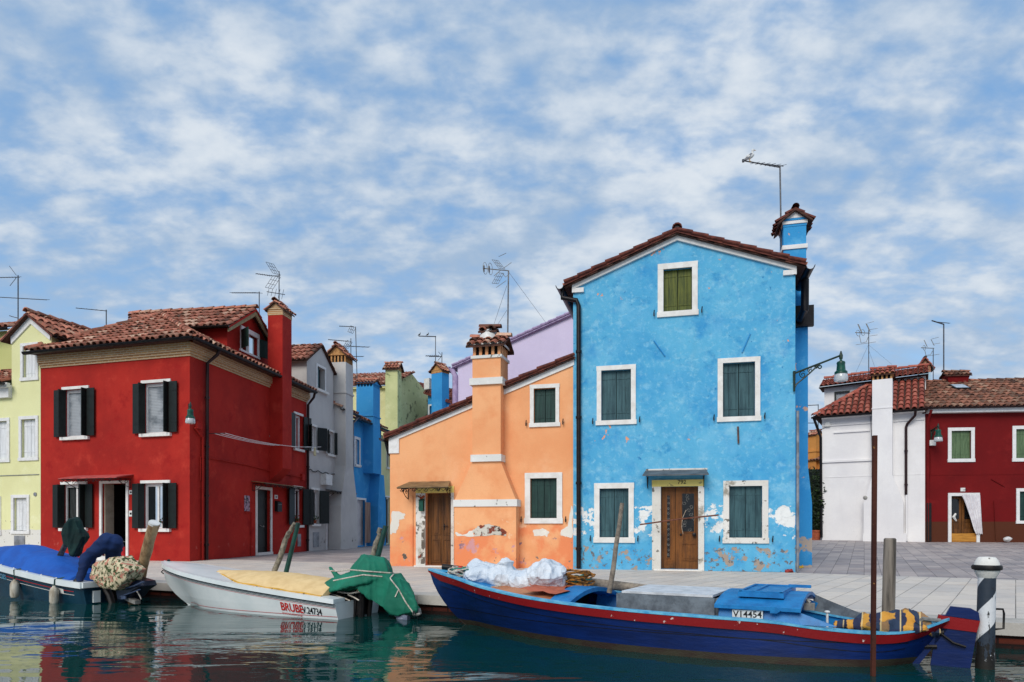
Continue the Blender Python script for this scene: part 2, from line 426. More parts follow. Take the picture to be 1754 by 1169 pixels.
M['iron'] = plain('black_iron', S(20, 20, 22), S(34, 30, 28), 20, .5, .1, metal=.3)
M['gutter'] = plain('dark_gutter_metal', S(34, 32, 34), S(22, 20, 22), 8, .4, .05, metal=.5)
M['brownpipe'] = plain('brown_downpipe', S(52, 30, 30), S(36, 22, 24), 8, .4, .05, metal=.3)
M['zinc'] = plain('grey_zinc_pipe', S(150, 152, 156), S(112, 114, 118), 5, .45, .05, metal=.4)
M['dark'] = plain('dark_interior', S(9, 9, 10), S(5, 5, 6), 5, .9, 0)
M['curtain'] = plain('pale_curtain', S(170, 170, 168), S(112, 112, 112), 10, .9, .1, st=(9, 9, .3))
M['redawning'] = plain('red_awning_sheet', S(196, 92, 88), S(160, 70, 66), 5, .6, .1)
M['brownawning'] = plain('brown_awning_sheet', S(138, 112, 78), S(104, 84, 58), 4, .6, .2)
M['greysheet'] = plain('grey_corrugated_sheet', S(96, 100, 104), S(70, 74, 78), 4, .55, .2)
M['verge'] = plain('brown_verge_tiles', S(110, 56, 44), S(70, 34, 30), 10, .8, .4, 30)
M['lampgreen'] = plain('green_lamp_enamel', S(20, 82, 66), S(14, 58, 48), 9, .35, .05)
M['steel'] = plain('aerial_metal', S(96, 98, 102), S(70, 70, 74), 9, .4, .05, metal=.6)
M['galv'] = plain('weathered_aluminium', S(150, 148, 142), S(110, 108, 104), 9, .5, .05, metal=.3)
M['plate'] = plain('white_enamel_plate', S(220, 220, 216), S(200, 200, 196), 9, .4, 0)
M['ink'] = plain('black_lettering', S(18, 18, 20), S(24, 24, 26), 9, .6, 0)
M['redink'] = plain('red_lettering', S(200, 40, 34), S(180, 34, 30), 9, .5, 0)
M['terracotta'] = plain('terracotta_pot', S(176, 92, 60), S(140, 70, 46), 8, .8, .2)
M['leaf'] = plain('shrub_leaf', S(62, 84, 34), S(30, 52, 20), 14, .6, 0)
M['leafdark'] = plain('dark_leaf', S(34, 50, 26), S(18, 30, 16), 14, .6, 0)
M['flower'] = plain('red_flower', S(190, 40, 40), S(150, 30, 40), 14, .6, 0)
M['tile'] = tilemat('terracotta_roof_tiles', [S(92, 60, 50), S(168, 102, 82), S(196, 130, 108), S(146, 86, 68), S(216, 176, 150)], S(96, 88, 72), .75)
M['tilered'] = tilemat('newer_red_roof_tiles', [S(126, 66, 54), S(168, 88, 74), S(152, 80, 66), S(184, 112, 94)], S(106, 70, 58), .45)
M['tilegrey'] = tilemat('lichened_roof_tiles', [S(80, 56, 48), S(142, 94, 76), S(172, 116, 94), S(104, 76, 64), S(170, 136, 114)], S(78, 70, 58), .65)
M['tileunder'] = plain('tile_bedding', S(84, 54, 44), S(52, 36, 30), 8, .9, .2)
g_ = NT('window_glass')
def glassmat():
    t = g_; N = t.N; L = t.L
    tr = N.new('ShaderNodeBsdfTransparent'); tr.inputs[0].default_value = (.8, .84, .84, 1)
    gl = N.new('ShaderNodeBsdfGlossy'); gl.inputs['Roughness'].default_value = .03
    fr = N.new('ShaderNodeFresnel'); fr.inputs['IOR'].default_value = 1.7
    mx = N.new('ShaderNodeMixShader'); L.new(fr.outputs[0], mx.inputs[0]); L.new(tr.outputs[0], mx.inputs[1]); L.new(gl.outputs[0], mx.inputs[2])
    L.new(mx.outputs[0], N['Material Output'].inputs[0]); return t.m
M['glass'] = glassmat()
def blindmat():
    t = NT('slatted_blind'); z = t.xyz()[2]
    w = t.math('PINGPONG', t.math('MULTIPLY', z, 22), .5)
    t.bump(w, .8, .02)
    return t.done(t.mix(t.rng(t.noise(2.4), .4, .7), S(160, 166, 172), S(100, 108, 116)), .6)
M['blind'] = blindmat()
def doormat(name, a, b): return wood(name, a, b, scale=14, bump=.25, rough=.5)
M['door'] = doormat('varnished_brown_door', S(126, 76, 28), S(78, 44, 16))
M['doordark'] = doormat('weathered_brown_door', S(112, 70, 28), S(66, 40, 18))
M['doorgrey'] = plain('pale_grey_door', S(196, 192, 192), S(178, 174, 176), 4, .6, .1)

# ------------------------------------------------------------------ house pieces
def win_closed(f, r, root, fm, sm, fw=.10, sill=0.0, seq=(.36, .64), label=None, wl=None, proud=.03, stay=True):
    """shuttered window with a painted surround; returns the wall opening"""
    a0, z0, a1, z1 = r; m = MB(); j = lambda: random.uniform(-.006, .006)
    f.box(m, a0 + j(), a0 + fw, z0 + fw, z1 - fw, -.02, proud)
    f.box(m, a1 - fw, a1 + j(), z0 + fw, z1 - fw, -.02, proud + .001)
    f.box(m, a0 - .004, a1 + .004, z1 - fw, z1 + j(), -.02, proud + .003)
    f.box(m, a0 - .02, a1 + .02, z0 + j(), z0 + fw, -.02, proud + .012)
    w = m.build('window', fm, root)
    if wl: w['label'] = wl
    i0, i1, b0, b1 = a0 + fw, a1 - fw, z0 + fw, z1 - fw
    half = (i1 - i0) / 2
    for side in (0, 1):
        q = MB(); lo = i0 + side * half + .004; hi = lo + half - .008
        ws = seq if side == 0 else seq[::-1]; x = lo
        for k, p in enumerate(ws):
            e = x + p * (hi - lo)
            f.box(q, x + .003, e - .003, b0 + .006 + random.uniform(0, .01), b1 - .006, -.11, -.075 + random.uniform(-.003, .003)); x = e
        for zz in (b0 + .16 * (b1 - b0), b1 - .16 * (b1 - b0)): f.box(q, lo + .01, hi - .03, zz - .018, zz + .018, -.074, -.066)
        s = q.build('shutter', sm, w)
        if label: s['label'] = label
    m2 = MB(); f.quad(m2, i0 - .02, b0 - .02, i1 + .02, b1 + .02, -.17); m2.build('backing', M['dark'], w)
    if stay:
        for x in (a0 - .09, a1 + .09):
            h = MB(); h.tube([f.P(x, z0 + .09, 0), f.P(x, z0 + .09, .06), f.P(x + .01, z0 + .17, .065)], .013, 5); f.box(h, x - .014, x + .014, z0 + .03, z0 + .11, .055, .07)
            h.build('shutter_stay', M['iron'], w)
    return (i0, b0, i1, b1)
def win_open(f, r, root, inner='curtain', leaf=.28, sm=None, lintel=.085, sill=.09, fold=True, left=True, right=True, angr=0.0, angl=0.0, ext=.07, frame=True):
    a0, z0, a1, z1 = r; sm = sm or M['blackgreen']
    m = MB(); t = .055
    for (x0, x1, y0, y1) in ((a0, a0 + t, z0, z1), (a1 - t, a1, z0, z1), (a0 + t, a1 - t, z1 - t * 1.6, z1), (a0 + t, a1 - t, z0, z0 + t)):
        f.box(m, x0, x1, y0, y1, -.15, -.09)
    if inner == 'curtain': f.box(m, (a0 + a1) / 2 - .03, (a0 + a1) / 2 + .03, z0 + t, z1 - t * 1.6, -.145, -.095)
    w = m.build('window', M['white'], root)
    if lintel:
        q = MB(); f.box(q, a0 - ext, a1 + ext, z1, z1 + lintel, -.01, .04); q.build('lintel', M['whitestone'], w)
    if sill:
        q = MB(); f.box(q, a0 - ext - .02, a1 + ext + .02, z0 - sill, z0, -.01, .09); q.build('sill', M['whitestone'], w)
    if inner == 'blind':
        q = MB(); f.quad(q, a0 + t, z0 + t, a1 - t, z1 - t, -.135); q.build('blind', M['blind'], w)
    else:
        q = MB(); f.quad(q, a0 + t, z0 + t, a1 - t, z1 - t, -.12); q.build('pane', M['glass'], w)
        if inner == 'curtain':
            for x0, x1 in ((a0 + t, a0 + t + .3 * (a1 - a0)), (a1 - t - .26 * (a1 - a0), a1 - t)):
                q = MB(); rows = []
                for zz in (z0 + .02, z1 - .02): rows.append([f.P(x0 + (x1 - x0) * k / 14, zz, -.19 + .02 * math.sin(k * 2.1)) for k in range(15)])
                q.grid(rows); q.build('curtain', M['curtain'], w, 60)
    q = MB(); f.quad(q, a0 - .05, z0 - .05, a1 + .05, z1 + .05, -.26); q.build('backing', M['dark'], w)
    def leafbox(q, p0, di, nn, wd):
        o = p0 + Vector((0, 0, z0 + .015)); q.obox(o, di * wd, nn * .03, (0, 0, z1 - z0 - .02))
        for zz in (.18, .8): q.obox(o + Vector((0, 0, (z1 - z0) * zz)) + nn * .03 + di * .02, di * (wd - .04), nn * .006, (0, 0, .03))
    for on, a, sg, ang in ((left, a0, -1, angl), (right, a1, 1, angr)):
        if not on: continue
        di = f.u * sg * math.cos(ang) + f.n * math.sin(ang); nn = f.n * math.cos(ang) - f.u * sg * math.sin(ang)
        q = MB(); leafbox(q, f.P(a + sg * .05, 0, .05), di, nn, leaf); q.build('shutter', sm, w)
        if fold:
            q = MB(); leafbox(q, f.P(a + sg * .005, 0, -.04), f.n, f.u * sg * -1, leaf * .9); q.build('shutter', sm, w)
    return r
def spiral(c, ax, ay, r0, r1, turns, st, n=16):
    c, ax, ay = Vector(c), Vector(ax), Vector(ay); out = []
    for i in range(n + 1):
        k = i / n; a = st + turns * 2 * math.pi * k; r = r0 + (r1 - r0) * k
        out.append(c + ax * math.cos(a) * r + ay * math.sin(a) * r)
    return out
def awning(f, a0, a1, zt, proj, drop, root, mat, lace=True, inset=.0, name='awning'):
    m = MB(); A, B = f.P(a0 + inset, zt, .01), f.P(a1 - inset, zt, .01); C, D = f.P(a1, zt - drop, proj), f.P(a0, zt - drop, proj)
    t = Vector((0, 0, -.022)); n = 9; 
    top = [[A.lerp(B, k / n) + Vector((0, 0, .004 * (k % 2))) for k in range(n + 1)], [D.lerp(C, k / n) + Vector((0, 0, .004 * (k % 2))) for k in range(n + 1)]]
    m.grid(top); m.grid([[p + t for p in r] for r in top]); m.poly([D, C, C + t, D + t]); m.poly([A, D, D + t, A + t]); m.poly([B, C, C + t, B + t])
    o = m.build(name, mat, root)
    z1 = zt - drop - .02; up = Vector((0, 0, 1))
    for a in (a0 + .1, a1 - .1):
        q = MB(); w0, w1 = f.P(a, z1 - .26, .01), f.P(a, z1, .01); e = f.P(a, z1 - .01, proj - .03)
        q.tube([w0, w1, e], .011, 5); q.tube([w0 + f.n * .01, w0 + f.n * proj * .35 + up * .06, w0 + f.n * proj * .75 + up * .2, e], .010, 5)
        q.tube(spiral(f.P(a, z1 - .08, proj * .3), f.n, up, .075, .015, 1.4, .5), .008, 5)
        q.tube(spiral(f.P(a, z1 - .05, proj * .62), f.n, up, .05, .012, 1.3, 2), .008, 5)
        q.build('bracket', M['iron'], o)
    if lace:
        q = MB(); n = max(3, int((a1 - a0) / .3)); w = (a1 - a0 - .1) / n
        for k in range(n):
            c = a0 + .05 + (k + .5) * w
            q.tube(spiral(f.P(c - w * .22, z1 - .055, proj - .02), f.u, up, .055, .012, 1.25, 0 if k % 2 else 3), .008, 5)
            q.tube([f.P(c - w * .2, z1 - .1, proj - .02), f.P(c, z1 - .03, proj - .02), f.P(c + w * .2, z1 - .09, proj - .02), f.P(c + w * .5, z1 - .02, proj - .02)], .008, 5)
        q.tube([f.P(a0, z1 - .01, proj - .02), f.P(a1, z1 - .01, proj - .02)], .011, 5)
        q.build('ironwork', M['iron'], o)
    return o
def pipe(path, r, mat, root, name='downpipe', clips=True):
    m = MB(); m.tube(path, r, 9); P = [Vector(p) for p in path]
    if clips:
        for a, b in zip(P, P[1:]):
            L = (b - a).length
            if L > 1.5:
                n = int(L / 1.4)
                for k in range(1, n + 1):
                    c = a.lerp(b, (k - .3) / n); m.tube([c - (b - a).normalized() * .03, c + (b - a).normalized() * .03], r * 1.35, 9)
    return m.build(name, mat, root, 50)
def guttering(A, B, r, root, mat=None):
    """half-round gutter from A to B, open at the top"""
    A, B = Vector(A), Vector(B); t = (B - A).normalized(); x = t.cross(Vector((0, 0, 1))).normalized(); m = MB(); k = 8
    ring = lambda p, q: [p + x * math.cos(math.pi + math.pi * j / k) * q + Vector((0, 0, math.sin(math.pi + math.pi * j / k) * q)) for j in range(k + 1)]
    o = [ring(A, r), ring(B, r)]; i = [ring(A, r * .86), ring(B, r * .86)]
    m.grid(o); m.grid(i); m.grid([o[0], i[0]]); m.grid([o[1], i[1]])
    for q in (0, k): m.poly([o[0][q], o[1][q], i[1][q], i[0][q]])
    return m.build('gutter', mat or M['gutter'], root, 50)
def tilecap(m, ctr, x, y, w, d, rise, over=.08, tm=0, um=1, pitch=.17, thick=.05):
    """small two-slope tiled cap; ridge runs along x"""
    c, x, y = Vector(ctr), Vector(x), Vector(y); up = Vector((0, 0, 1)); W, D = w / 2 + over, d / 2 + over
    k = rise * D / (d / 2)
    for sg in (1, -1):
        e0, e1 = c - x * W + y * sg * D + up * (rise - k), c + x * W + y * sg * D + up * (rise - k); r0, r1 = c - x * W + up * rise, c + x * W + up * rise
        tiles(m, [e0, e1, r1, r0] if sg > 0 else [e1, e0, r0, r1], tm, um, pitch, .3)
        t = -up * thick; m.poly([e0 + t, e1 + t, r1 + t, r0 + t], um)
        m.poly([e0, e1, e1 + t, e0 + t], um); m.poly([e0, r0, r0 + t, e0 + t], um); m.poly([e1, r1, r1 + t, e1 + t], um)
    ridge(m, c - x * (W + .02) + up * rise, c + x * (W + .02) + up * rise, up, .2, .3, tm, .02)
def gable(m, c, x, y, w, d, rise, mat):
    """the solid under a tilecap"""
    c, x, y = Vector(c), Vector(x), Vector(y); up = Vector((0, 0, 1))
    m.prism([c - x * w / 2 - y * d / 2, c - x * w / 2 + y * d / 2, c - x * w / 2 + up * (rise - .06)], x * w, mat)
def chimney(root, f, a0, a1, d0, d1, z0, z1, mats, cap='u', rise=.18, vent=.22, bands=(), tm=None, name='chimney', over=.08, posts=True, ventmat=None):
    """shaft on a wall plane with vent course and little tiled roof; mats = (wall, band, vent)"""
    m = MB(); f.box(m, a0, a1, z0, z1, d0, d1, 0)
    o = m.build(name, mats[0], root)
    for zb, h, pr in bands:
        q = MB(); f.box(q, a0 - pr, a1 + pr, zb, zb + h, d0 - pr, d1 + pr); q.build('band', mats[1], o)
    q = MB()
    if posts:
        f.box(q, a0 + .06, a1 - .06, z1, z1 + vent, d0 + .06, d1 - .06, 1)
        nx = max(2, int((a1 - a0) / .16)); ny = max(2, int(abs(d1 - d0) / .16))
        for i in range(nx + 1):
            x = a0 + .01 + (a1 - a0 - .09) * i / nx
            for dd in (d0 + .01, d1 - .08): f.box(q, x, x + .07, z1, z1 + vent, dd, dd + .07, 0)
        for i in range(1, ny):
            y = d0 + .01 + (d1 - d0 - .09) * i / ny
            for x in (a0 + .01, a1 - .08): f.box(q, x, x + .07, z1, z1 + vent, y, y + .07, 0)
    else: f.box(q, a0 - .01, a1 + .01, z1, z1 + vent, d0 - .01, d1 + .01, 0)
    f.box(q, a0 - .03, a1 + .03, z1 + vent, z1 + vent + .05, d0 - .03, d1 + .03, 0)
    c = f.P((a0 + a1) / 2, z1 + vent + .05, (d0 + d1) / 2); w, d = a1 - a0, abs(d1 - d0)
    if cap == 'u': gable(q, c, f.u, f.n, w, d, rise, 0)
    else: gable(q, c, f.n, f.u, d, w, rise, 0)
    q.build('vent_course', [mats[2], M['dark']], o)
    q = MB()
    if cap == 'u': tilecap(q, c, f.u, f.n, w, d, rise, over)
    else: tilecap(q, c, f.n, f.u, d, w, rise, over)
    q.build('tile_cap', [tm or M['tile'], M['tileunder']], o, 50)
    return o
def lintersect(f, g):
    """plan intersection of two wall lines"""
    d = f.u.x * g.u.y - f.u.y * g.u.x; w = g.O - f.O; t = (w.x * g.u.y - w.y * g.u.x) / d
    return f.O + f.u * t
def shell(m, f, depth, z1, a0=0.0, a1=None, mat=0, z0=0.0):
    """side and back walls behind a facade"""
    a1 = f.len if a1 is None else a1
    m.poly([f.P(a0, z0, 0), f.P(a0, z0, -depth), f.P(a0, z1, -depth), f.P(a0, z1, 0)], mat)
    m.poly([f.P(a1, z0, 0), f.P(a1, z0, -depth), f.P(a1, z1, -depth), f.P(a1, z1, 0)], mat)
    m.poly([f.P(a0, z0, -depth), f.P(a1, z0, -depth), f.P(a1, z1, -depth), f.P(a0, z1, -depth)], mat)
def panelled(m, f, a0, a1, z0, z1, d, panels, mat=0, pm=None):
    """door leaf with raised-and-fielded panels: (x0,x1,y0,y1) as fractions"""
    f.box(m, a0, a1, z0, z1, d - .045, d, mat)
    w, h = a1 - a0, z1 - z0
    for (x0, x1, y0, y1) in panels:
        p, q, r, s = a0 + w * x0, a0 + w * x1, z0 + h * y0, z0 + h * y1; t = .022
        for b in ((p, q, s - t, s), (p, q, r, r + t), (p, p + t, r + t, s - t), (q - t, q, r + t, s - t)): f.box(m, *b, d, d + .016, mat)
        f.box(m, p + .05, q - .05, r + .05, s - .05, d, d + .01, mat if pm is None else pm)
# ------------------------------------------------------------------ setting
WATER_Z = -.28
E_EDGE = Vector((-2.31, 1.0)); E_JOINT = Vector((.738, 1.0)); E_CAMPO = Vector((.516, 1.0)); E_CAMPO2 = Vector((-4.2, 1.0))
QA, QB = G(250, 998), G(1754, 1069)                    # two points of the quay edge
qd = (QB - QA).normalized(); QL = QA - qd * 60; QR = QB + qd * 40; qn = Vector((-qd.y, qd.x, 0))   # qn points inland
M['slabs'] = paving('pale_stone_slabs', S(218, 206, 192), S(194, 187, 180), S(104, 98, 90), E_EDGE.normalized(), E_JOINT.normalized(), .78, .36, S(196, 176, 156))
M['campo'] = paving('grey_trachyte_slabs', S(182, 170, 164), S(136, 130, 132), S(62, 60, 62), E_CAMPO2.normalized(), E_CAMPO.normalized(), .62, .34, S(142, 122, 116))
m = MB()
STRIP = 0.0
def strip_y(x): return 13.9 + .0 * x
# boundary between the pale quay strip and the darker paving behind (measured points)
SB = [G(-900, 957), G(330, 957.5), G(664, 966), G(1000, 974), G(1362, 981.5), G(1754, 994), G(3400, 1040)]
for a, b in zip(SB, SB[1:]):
    pa = a + qn * -((a - QA).dot(qn)); pb = b + qn * -((b - QA).dot(qn))
    m.poly([pa, pb, b, a])
quay = tag(m.build('quay_pavement', M['slabs']), kind='structure')
m = MB()
for a, b in zip(SB, SB[1:]):
    fa, fb = Vector((a.x * 2.0, 31, .36)), Vector((b.x * 2.0, 31, .36))
    if a.x < -2: fa = Vector((a.x * 2.2, 45, 0.0))
    if b.x < -2: fb = Vector((b.x * 2.2, 45, 0.0))
    off = Vector((0, 0, -.004))
    m.poly([a + off, b + off, fb, fa])
    m.poly([fa, fb, Vector((fb.x * 14, 600, fb.z)), Vector((fa.x * 14, 600, fa.z))])
tag(m.build('square_paving', M['campo']), kind='structure')
# quay wall: stone coping and brickwork, the water against it
m = MB()
nseg = 70
copL = QA - qd * 34; copR = QB + qd * 12; seg = (copR - copL) / nseg
M['coping'] = plaster('istrian_coping_stone', S(190, 184, 176), S(160, 156, 148), layers=[(S(74, 72, 60), 9, .50, .12, -1, -.10, .04)], bump=.5)
qu = (qd.x, qd.y)
M['quaybrick'] = brick('wet_quay_brick', S(112, 50, 34), S(82, 36, 28), S(30, 24, 22), qu, .27, .08, damp=(-.24, -.10, S(24, 18, 16)))
root = thing('canal_wall', (copL + copR) / 2, 'long brick canal wall with a pale stone coping along the water', 'wall')
for i in range(nseg):
    a = copL + seg * i + qd * .004; m.obox(a - qn * .03 + Vector((0, 0, -.13)), seg - qd * .008, qn * .45, (0, 0, .138 + random.uniform(-.003, .003)))
m.build('coping', M['coping'], root)
m = MB(); m.obox(copL + qn * .03 + Vector((0, 0, -1.2)), copR - copL, qn * .3, (0, 0, 1.068)); m.build('brickwork', M['quaybrick'], root)
# water
def watermat():
    t = NT('canal_water')
    v = t.map((1, 1, 1), rot=(0, 0, math.radians(-6)))
    n1 = t.noise(.55, 3, .45, t.map((.5, 1.6, 1)), .6)
    n2 = t.noise(2.1, 3, .5, t.map((.5, 1.5, 1), (3, 1, 0)), .8)
    n3 = t.noise(7, 2, .5, t.map((.7, 1.5, 1), (1, 8, 0)))
    patchy = t.rng(t.noise(.22, 3, .5, t.map((1, 1.6, 1), (2, 5, 0))), .40, .62, .15, 1.0)
    h = t.math('ADD', t.math('MULTIPLY', n1, .55), t.math('MULTIPLY', t.math('MULTIPLY', n2, .28), patchy))
    h = t.math('ADD', h, t.math('MULTIPLY', t.math('MULTIPLY', n3, .035), patchy))
    t.bump(h, 1.0, .055)
    t.b.inputs['IOR'].default_value = 1.36
    t.done(t.mix(t.noise(.7), S(7, 58, 55), S(5, 46, 46)), .012, 0, .6)
    return t.m
m = MB()
wl = QL + qn * .02; wr = QR + qn * .02
for k in range(12):
    a = wl.lerp(wr, k / 12); b = wl.lerp(wr, (k + 1) / 12); m.poly([V3(a, WATER_Z), V3(b, WATER_Z), V3(b - qn * 60, WATER_Z), V3(a - qn * 60, WATER_Z)])
tag(m.build('canal_water', watermat()), kind='structure')

# ------------------------------------------------------------------ the red house
RC = G(325, 962); D_ = RC.y
def along(px, vp, x0, D0): D = D0 * (vp - x0) / (vp - px); return Vector(((px - CX) / FPX * D, D, 0))
RL = along(70, -3100, 325, D_); RR = along(525, 1050, 325, D_)
FR = Fac(RL, RC); FS = Fac(RC, RR)
M['red'] = plaster('red_plaster', S(174, 42, 33), S(146, 32, 27), S(188, 60, 46), [(S(150, 26, 24), 1.9, .52, .2, -1, 9, .5), (S(190, 104, 92), 3.2, .58, .16, .1, .8, .3)], bump=.3)
M['cornicebrick'] = brick('pale_cornice_brick', S(206, 160, 104), S(178, 124, 78), S(206, 190, 160), (FR.u.x, FR.u.y), .22, .065, ms=.016)
M['cornicebrick2'] = brick('pale_cornice_brick_side', S(206, 160, 104), S(178, 124, 78), S(206, 190, 160), (FS.u.x, FS.u.y), .22, .065, ms=.016)
red = thing('red_house', FR.P(FR.len / 2, 0, 0), 'bright red corner house with brick cornice, dormer and black shutters', 'house')
ZC = FR.px(325, 610)[1]; ZT = ZC + .38
H = []
H.append(win_open(FR, FR.rect(110, 668.5, 150, 748), red, 'blind'))
H.append(win_open(FR, FR.rect(246, 657.5, 290, 742), red, 'blind'))
H.append(win_open(FR, FR.rect(108, 830.5, 147, 905), red, 'curtain'))
H.append(win_open(FR, FR.rect(245, 828.5, 289, 906), red, 'curtain'))
dr = FR.rect(175.5, 829, 217, 948); dr = (dr[0], .12, dr[2], dr[3]); H.append(dr)
m = MB()
wall(m, FR, [(0, 0), (FR.len, 0), (FR.len, ZT), (0, ZT)], H, .24)
HS = []
dS = FS.rect(440, 838, 463, 946); dS = (dS[0], .10, dS[2], dS[3]); HS.append(dS)
HS.append(win_open(FS, FS.rect(504, 709, 517, 771), red, 'curtain', leaf=.5, fold=False, angr=.15))
HS.append(win_open(FS, FS.rect(503, 836, 516, 900), red, 'curtain', leaf=.55, fold=False, angr=.35, angl=.1))
wall(m, FS, [(0, 0), (FS.len, 0), (FS.len, ZT), (0, ZT)], HS, .24)
bkL = FR.P(0, 0, -7.2); bkR = FS.P(FS.len, 0, 0)
m.poly([FR.P(0, 0), bkL, V3(bkL, ZT), FR.P(0, ZT)]); m.poly([bkL, bkR, V3(bkR, ZT), V3(bkL, ZT)])
m.build('wall', M['red'], red)
for f, a0, a1, mt, dz in ((FR, 0.0, FR.len + .02, 'cornicebrick', 0), (FS, .02, FS.len, 'cornicebrick2', .003)):
    q = MB(); f.box(q, a0, a1 + .03, ZC, ZC + .07, -.02, .035 - dz); f.box(q, a0, a1 + .05, ZC + .072, ZC + .14, -.02, .07 - dz); f.box(q, a0, a1 + .1, ZC + .142 + dz, ZT - dz, -.02, .12 - dz)
    q.build('cornice', M[mt], red)
ov = .38
eC = lintersect(FR.off(ov), FS.off(ov)); eL = FR.P(-.18, 0, ov); eR = FS.P(FS.len - .02, 0, ov); ZE = ZT + .06
ap = lintersect(FR.off(-3.4), FS.off(-3.7)); apz = CAMZ + (HZ - 541) * ap.y / FPX; ap = V3(ap, apz)
back = FS.u * (FS.len + .5 - (ap - eC).dot(FS.u))
q = MB(); tiles(q, [V3(eL, ZE), V3(eC, ZE), ap], 0, 1); tiles(q, [V3(eC, ZE), V3(eR, ZE), ap + back, ap], 0, 1)
ridge(q, V3(eC, ZE + .03), ap + Vector((0, 0, .03)), (0, 0, 1)); ridge(q, V3(eL, ZE + .03), ap + Vector((0, 0, .03)), (0, 0, 1)); ridge(q, ap, ap + back, (0, 0, 1))
q.poly([ap, V3(eL, ZE), V3(bkL, ZE), ap + back], 1); q.poly([V3(eL, ZE - .06), V3(eC, ZE - .06), V3(FR.P(FR.len, 0, .1), ZE - .06), V3(FR.P(0, 0, .1), ZE - .06)], 1); q.poly([V3(eC, ZE - .06), V3(eR, ZE - .06), V3(FS.P(FS.len, 0, .1), ZE - .06), V3(FS.P(0, 0, .1), ZE - .06)], 1)
roof = q.build('roof', [M['tile'], M['tileunder']], red, 50)
guttering(V3(eL, ZE - .02) + FR.n * .03, V3(eC, ZE - .02) + FR.n * .03 + FR.u * .05, .085, red); guttering(V3(eC, ZE - .022) + FS.n * .03, V3(eR, ZE - .022) + FS.n * .03, .085, red)
a = FS.px(350, 700)[0]
pipe([FS.P(a + .12, ZE - .08, ov + .03), FS.P(a + .1, ZE - .22, ov - .02), FS.P(a, ZC - .05, .1), FS.P(a, .02, .08)], .052, M['brownpipe'], red)
a = FS.len - .06
pipe([FS.P(a, ZE - .08, ov), FS.P(a, ZE - .25, ov - .04), FS.P(a, ZC - .1, .1), FS.P(a, .02, .08)], .05, M['brownpipe'], red)
# dormer facing the alley
FD = FS.off(-.55)
al, zl = FD.px(389, 553); ar, _ = FD.px(461, 600); apx, zp = FD.px(430, 532)
zl = min(zl, zp - .5); apx = (al + ar) / 2
zb = ZE + .3
m = MB()
wr_ = FD.rect(413, 566, 441, 611); wr_ = (wr_[0], wr_[1] - .02, wr_[2], wr_[3])
wall(m, FD, [(al, zb), (ar, zb), (ar, zl), (apx, zp - .12), (al, zl)], [wr_], .1)
for aa in (al, ar): m.poly([FD.P(aa, zb, 0), FD.P(aa, zb, -3.2), FD.P(aa, zl, -3.2), FD.P(aa, zl, 0)])
dm = m.build('dormer', M['red'], red)
M['oldbeam'] = wood('weathered_grey_board', S(158, 148, 112), S(122, 112, 82), st=(1, 1, 1), scale=9)
q = MB(); rs = (zp - zl) / ((ar - al) / 2)
for sg, aa in ((-1, al), (1, ar)):
    o = .3; q.prism([FD.P(aa + sg * o, zl - rs * o - .02, .2), FD.P(apx, zp - .02, .2), FD.P(apx, zp - .24, .2), FD.P(aa + sg * o, zl - rs * o - .2, .2)], FD.n * .05)
q.build('verge_board', M['oldbeam'], dm)
q = MB()
for sg, aa in ((-1, al), (1, ar)):
    e = aa + sg * .34; ze = zl - rs * .34
    p = [FD.P(e, ze, .28), FD.P(e, ze, -3.3), FD.P(apx, zp, -4.6), FD.P(apx, zp, .28)]
    tiles(q, p if sg > 0 else [p[1], p[0], p[3], p[2]], 0, 1)
    q.poly([x + Vector((0, 0, -.07)) for x in p], 1); q.poly([p[0], p[3], p[3] + Vector((0, 0, -.07)), p[0] + Vector((0, 0, -.07))], 2)
ridge(q, FD.P(apx, zp + .01, .3), FD.P(apx, zp + .01, -4.6))
q.build('dormer_roof', [M['tile'], M['tileunder'], M['red']], dm, 50)
guttering(FD.P(al - .4, zl - rs * .34, .3), FD.P(al - .4, zl - rs * .34, -2.6), .06, dm)
q = MB(); t = .07; a0, z0, a1, z1 = wr_
for b in ((a0 - t, a0, z0, z1), (a1, a1 + t, z0, z1), (a0 - t, a1 + t, z1, z1 + .16), (a0 - t - .05, a1 + t + .05, z0 - .07, z0)): FD.box(q, *b, -.03, .05)
FD.box(q, (a0 + a1) / 2 - .04, (a0 + a1) / 2 + .04, z0, z1, -.08, -.03)
q.build('dormer_window', M['white'], dm)
q = MB(); FD.quad(q, a0, z0, a1, z1, -.07); q.build('pane', M['glass'], dm)
q = MB(); rows = [[FD.P(a0 + (a1 - a0) * k / 30, zz, -.14 + .02 * math.sin(k * 1.7)) for k in range(31)] for zz in (z0, z1)]; q.grid(rows); q.build('curtain', M['curtain'], dm, 60)
M['dgreen'] = wood('dark_green_boards', S(34, 62, 54), S(20, 42, 38), bump=.15)
for aa, sg, an in ((a0 - .05, -1, .95), (a1 + .05, 1, .3)):
    di = FD.u * sg * math.cos(an) + FD.n * math.sin(an); nn = FD.n * math.cos(an) - FD.u * sg * math.sin(an)
    q = MB()
    for k in range(3): q.obox(FD.P(aa + sg * .03, z0 + .02, .05) + di * (.17 * k + .004), di * .162, nn * .03, (0, 0, z1 - z0 - .02))
    q.build('shutter', M['dgreen'], dm)
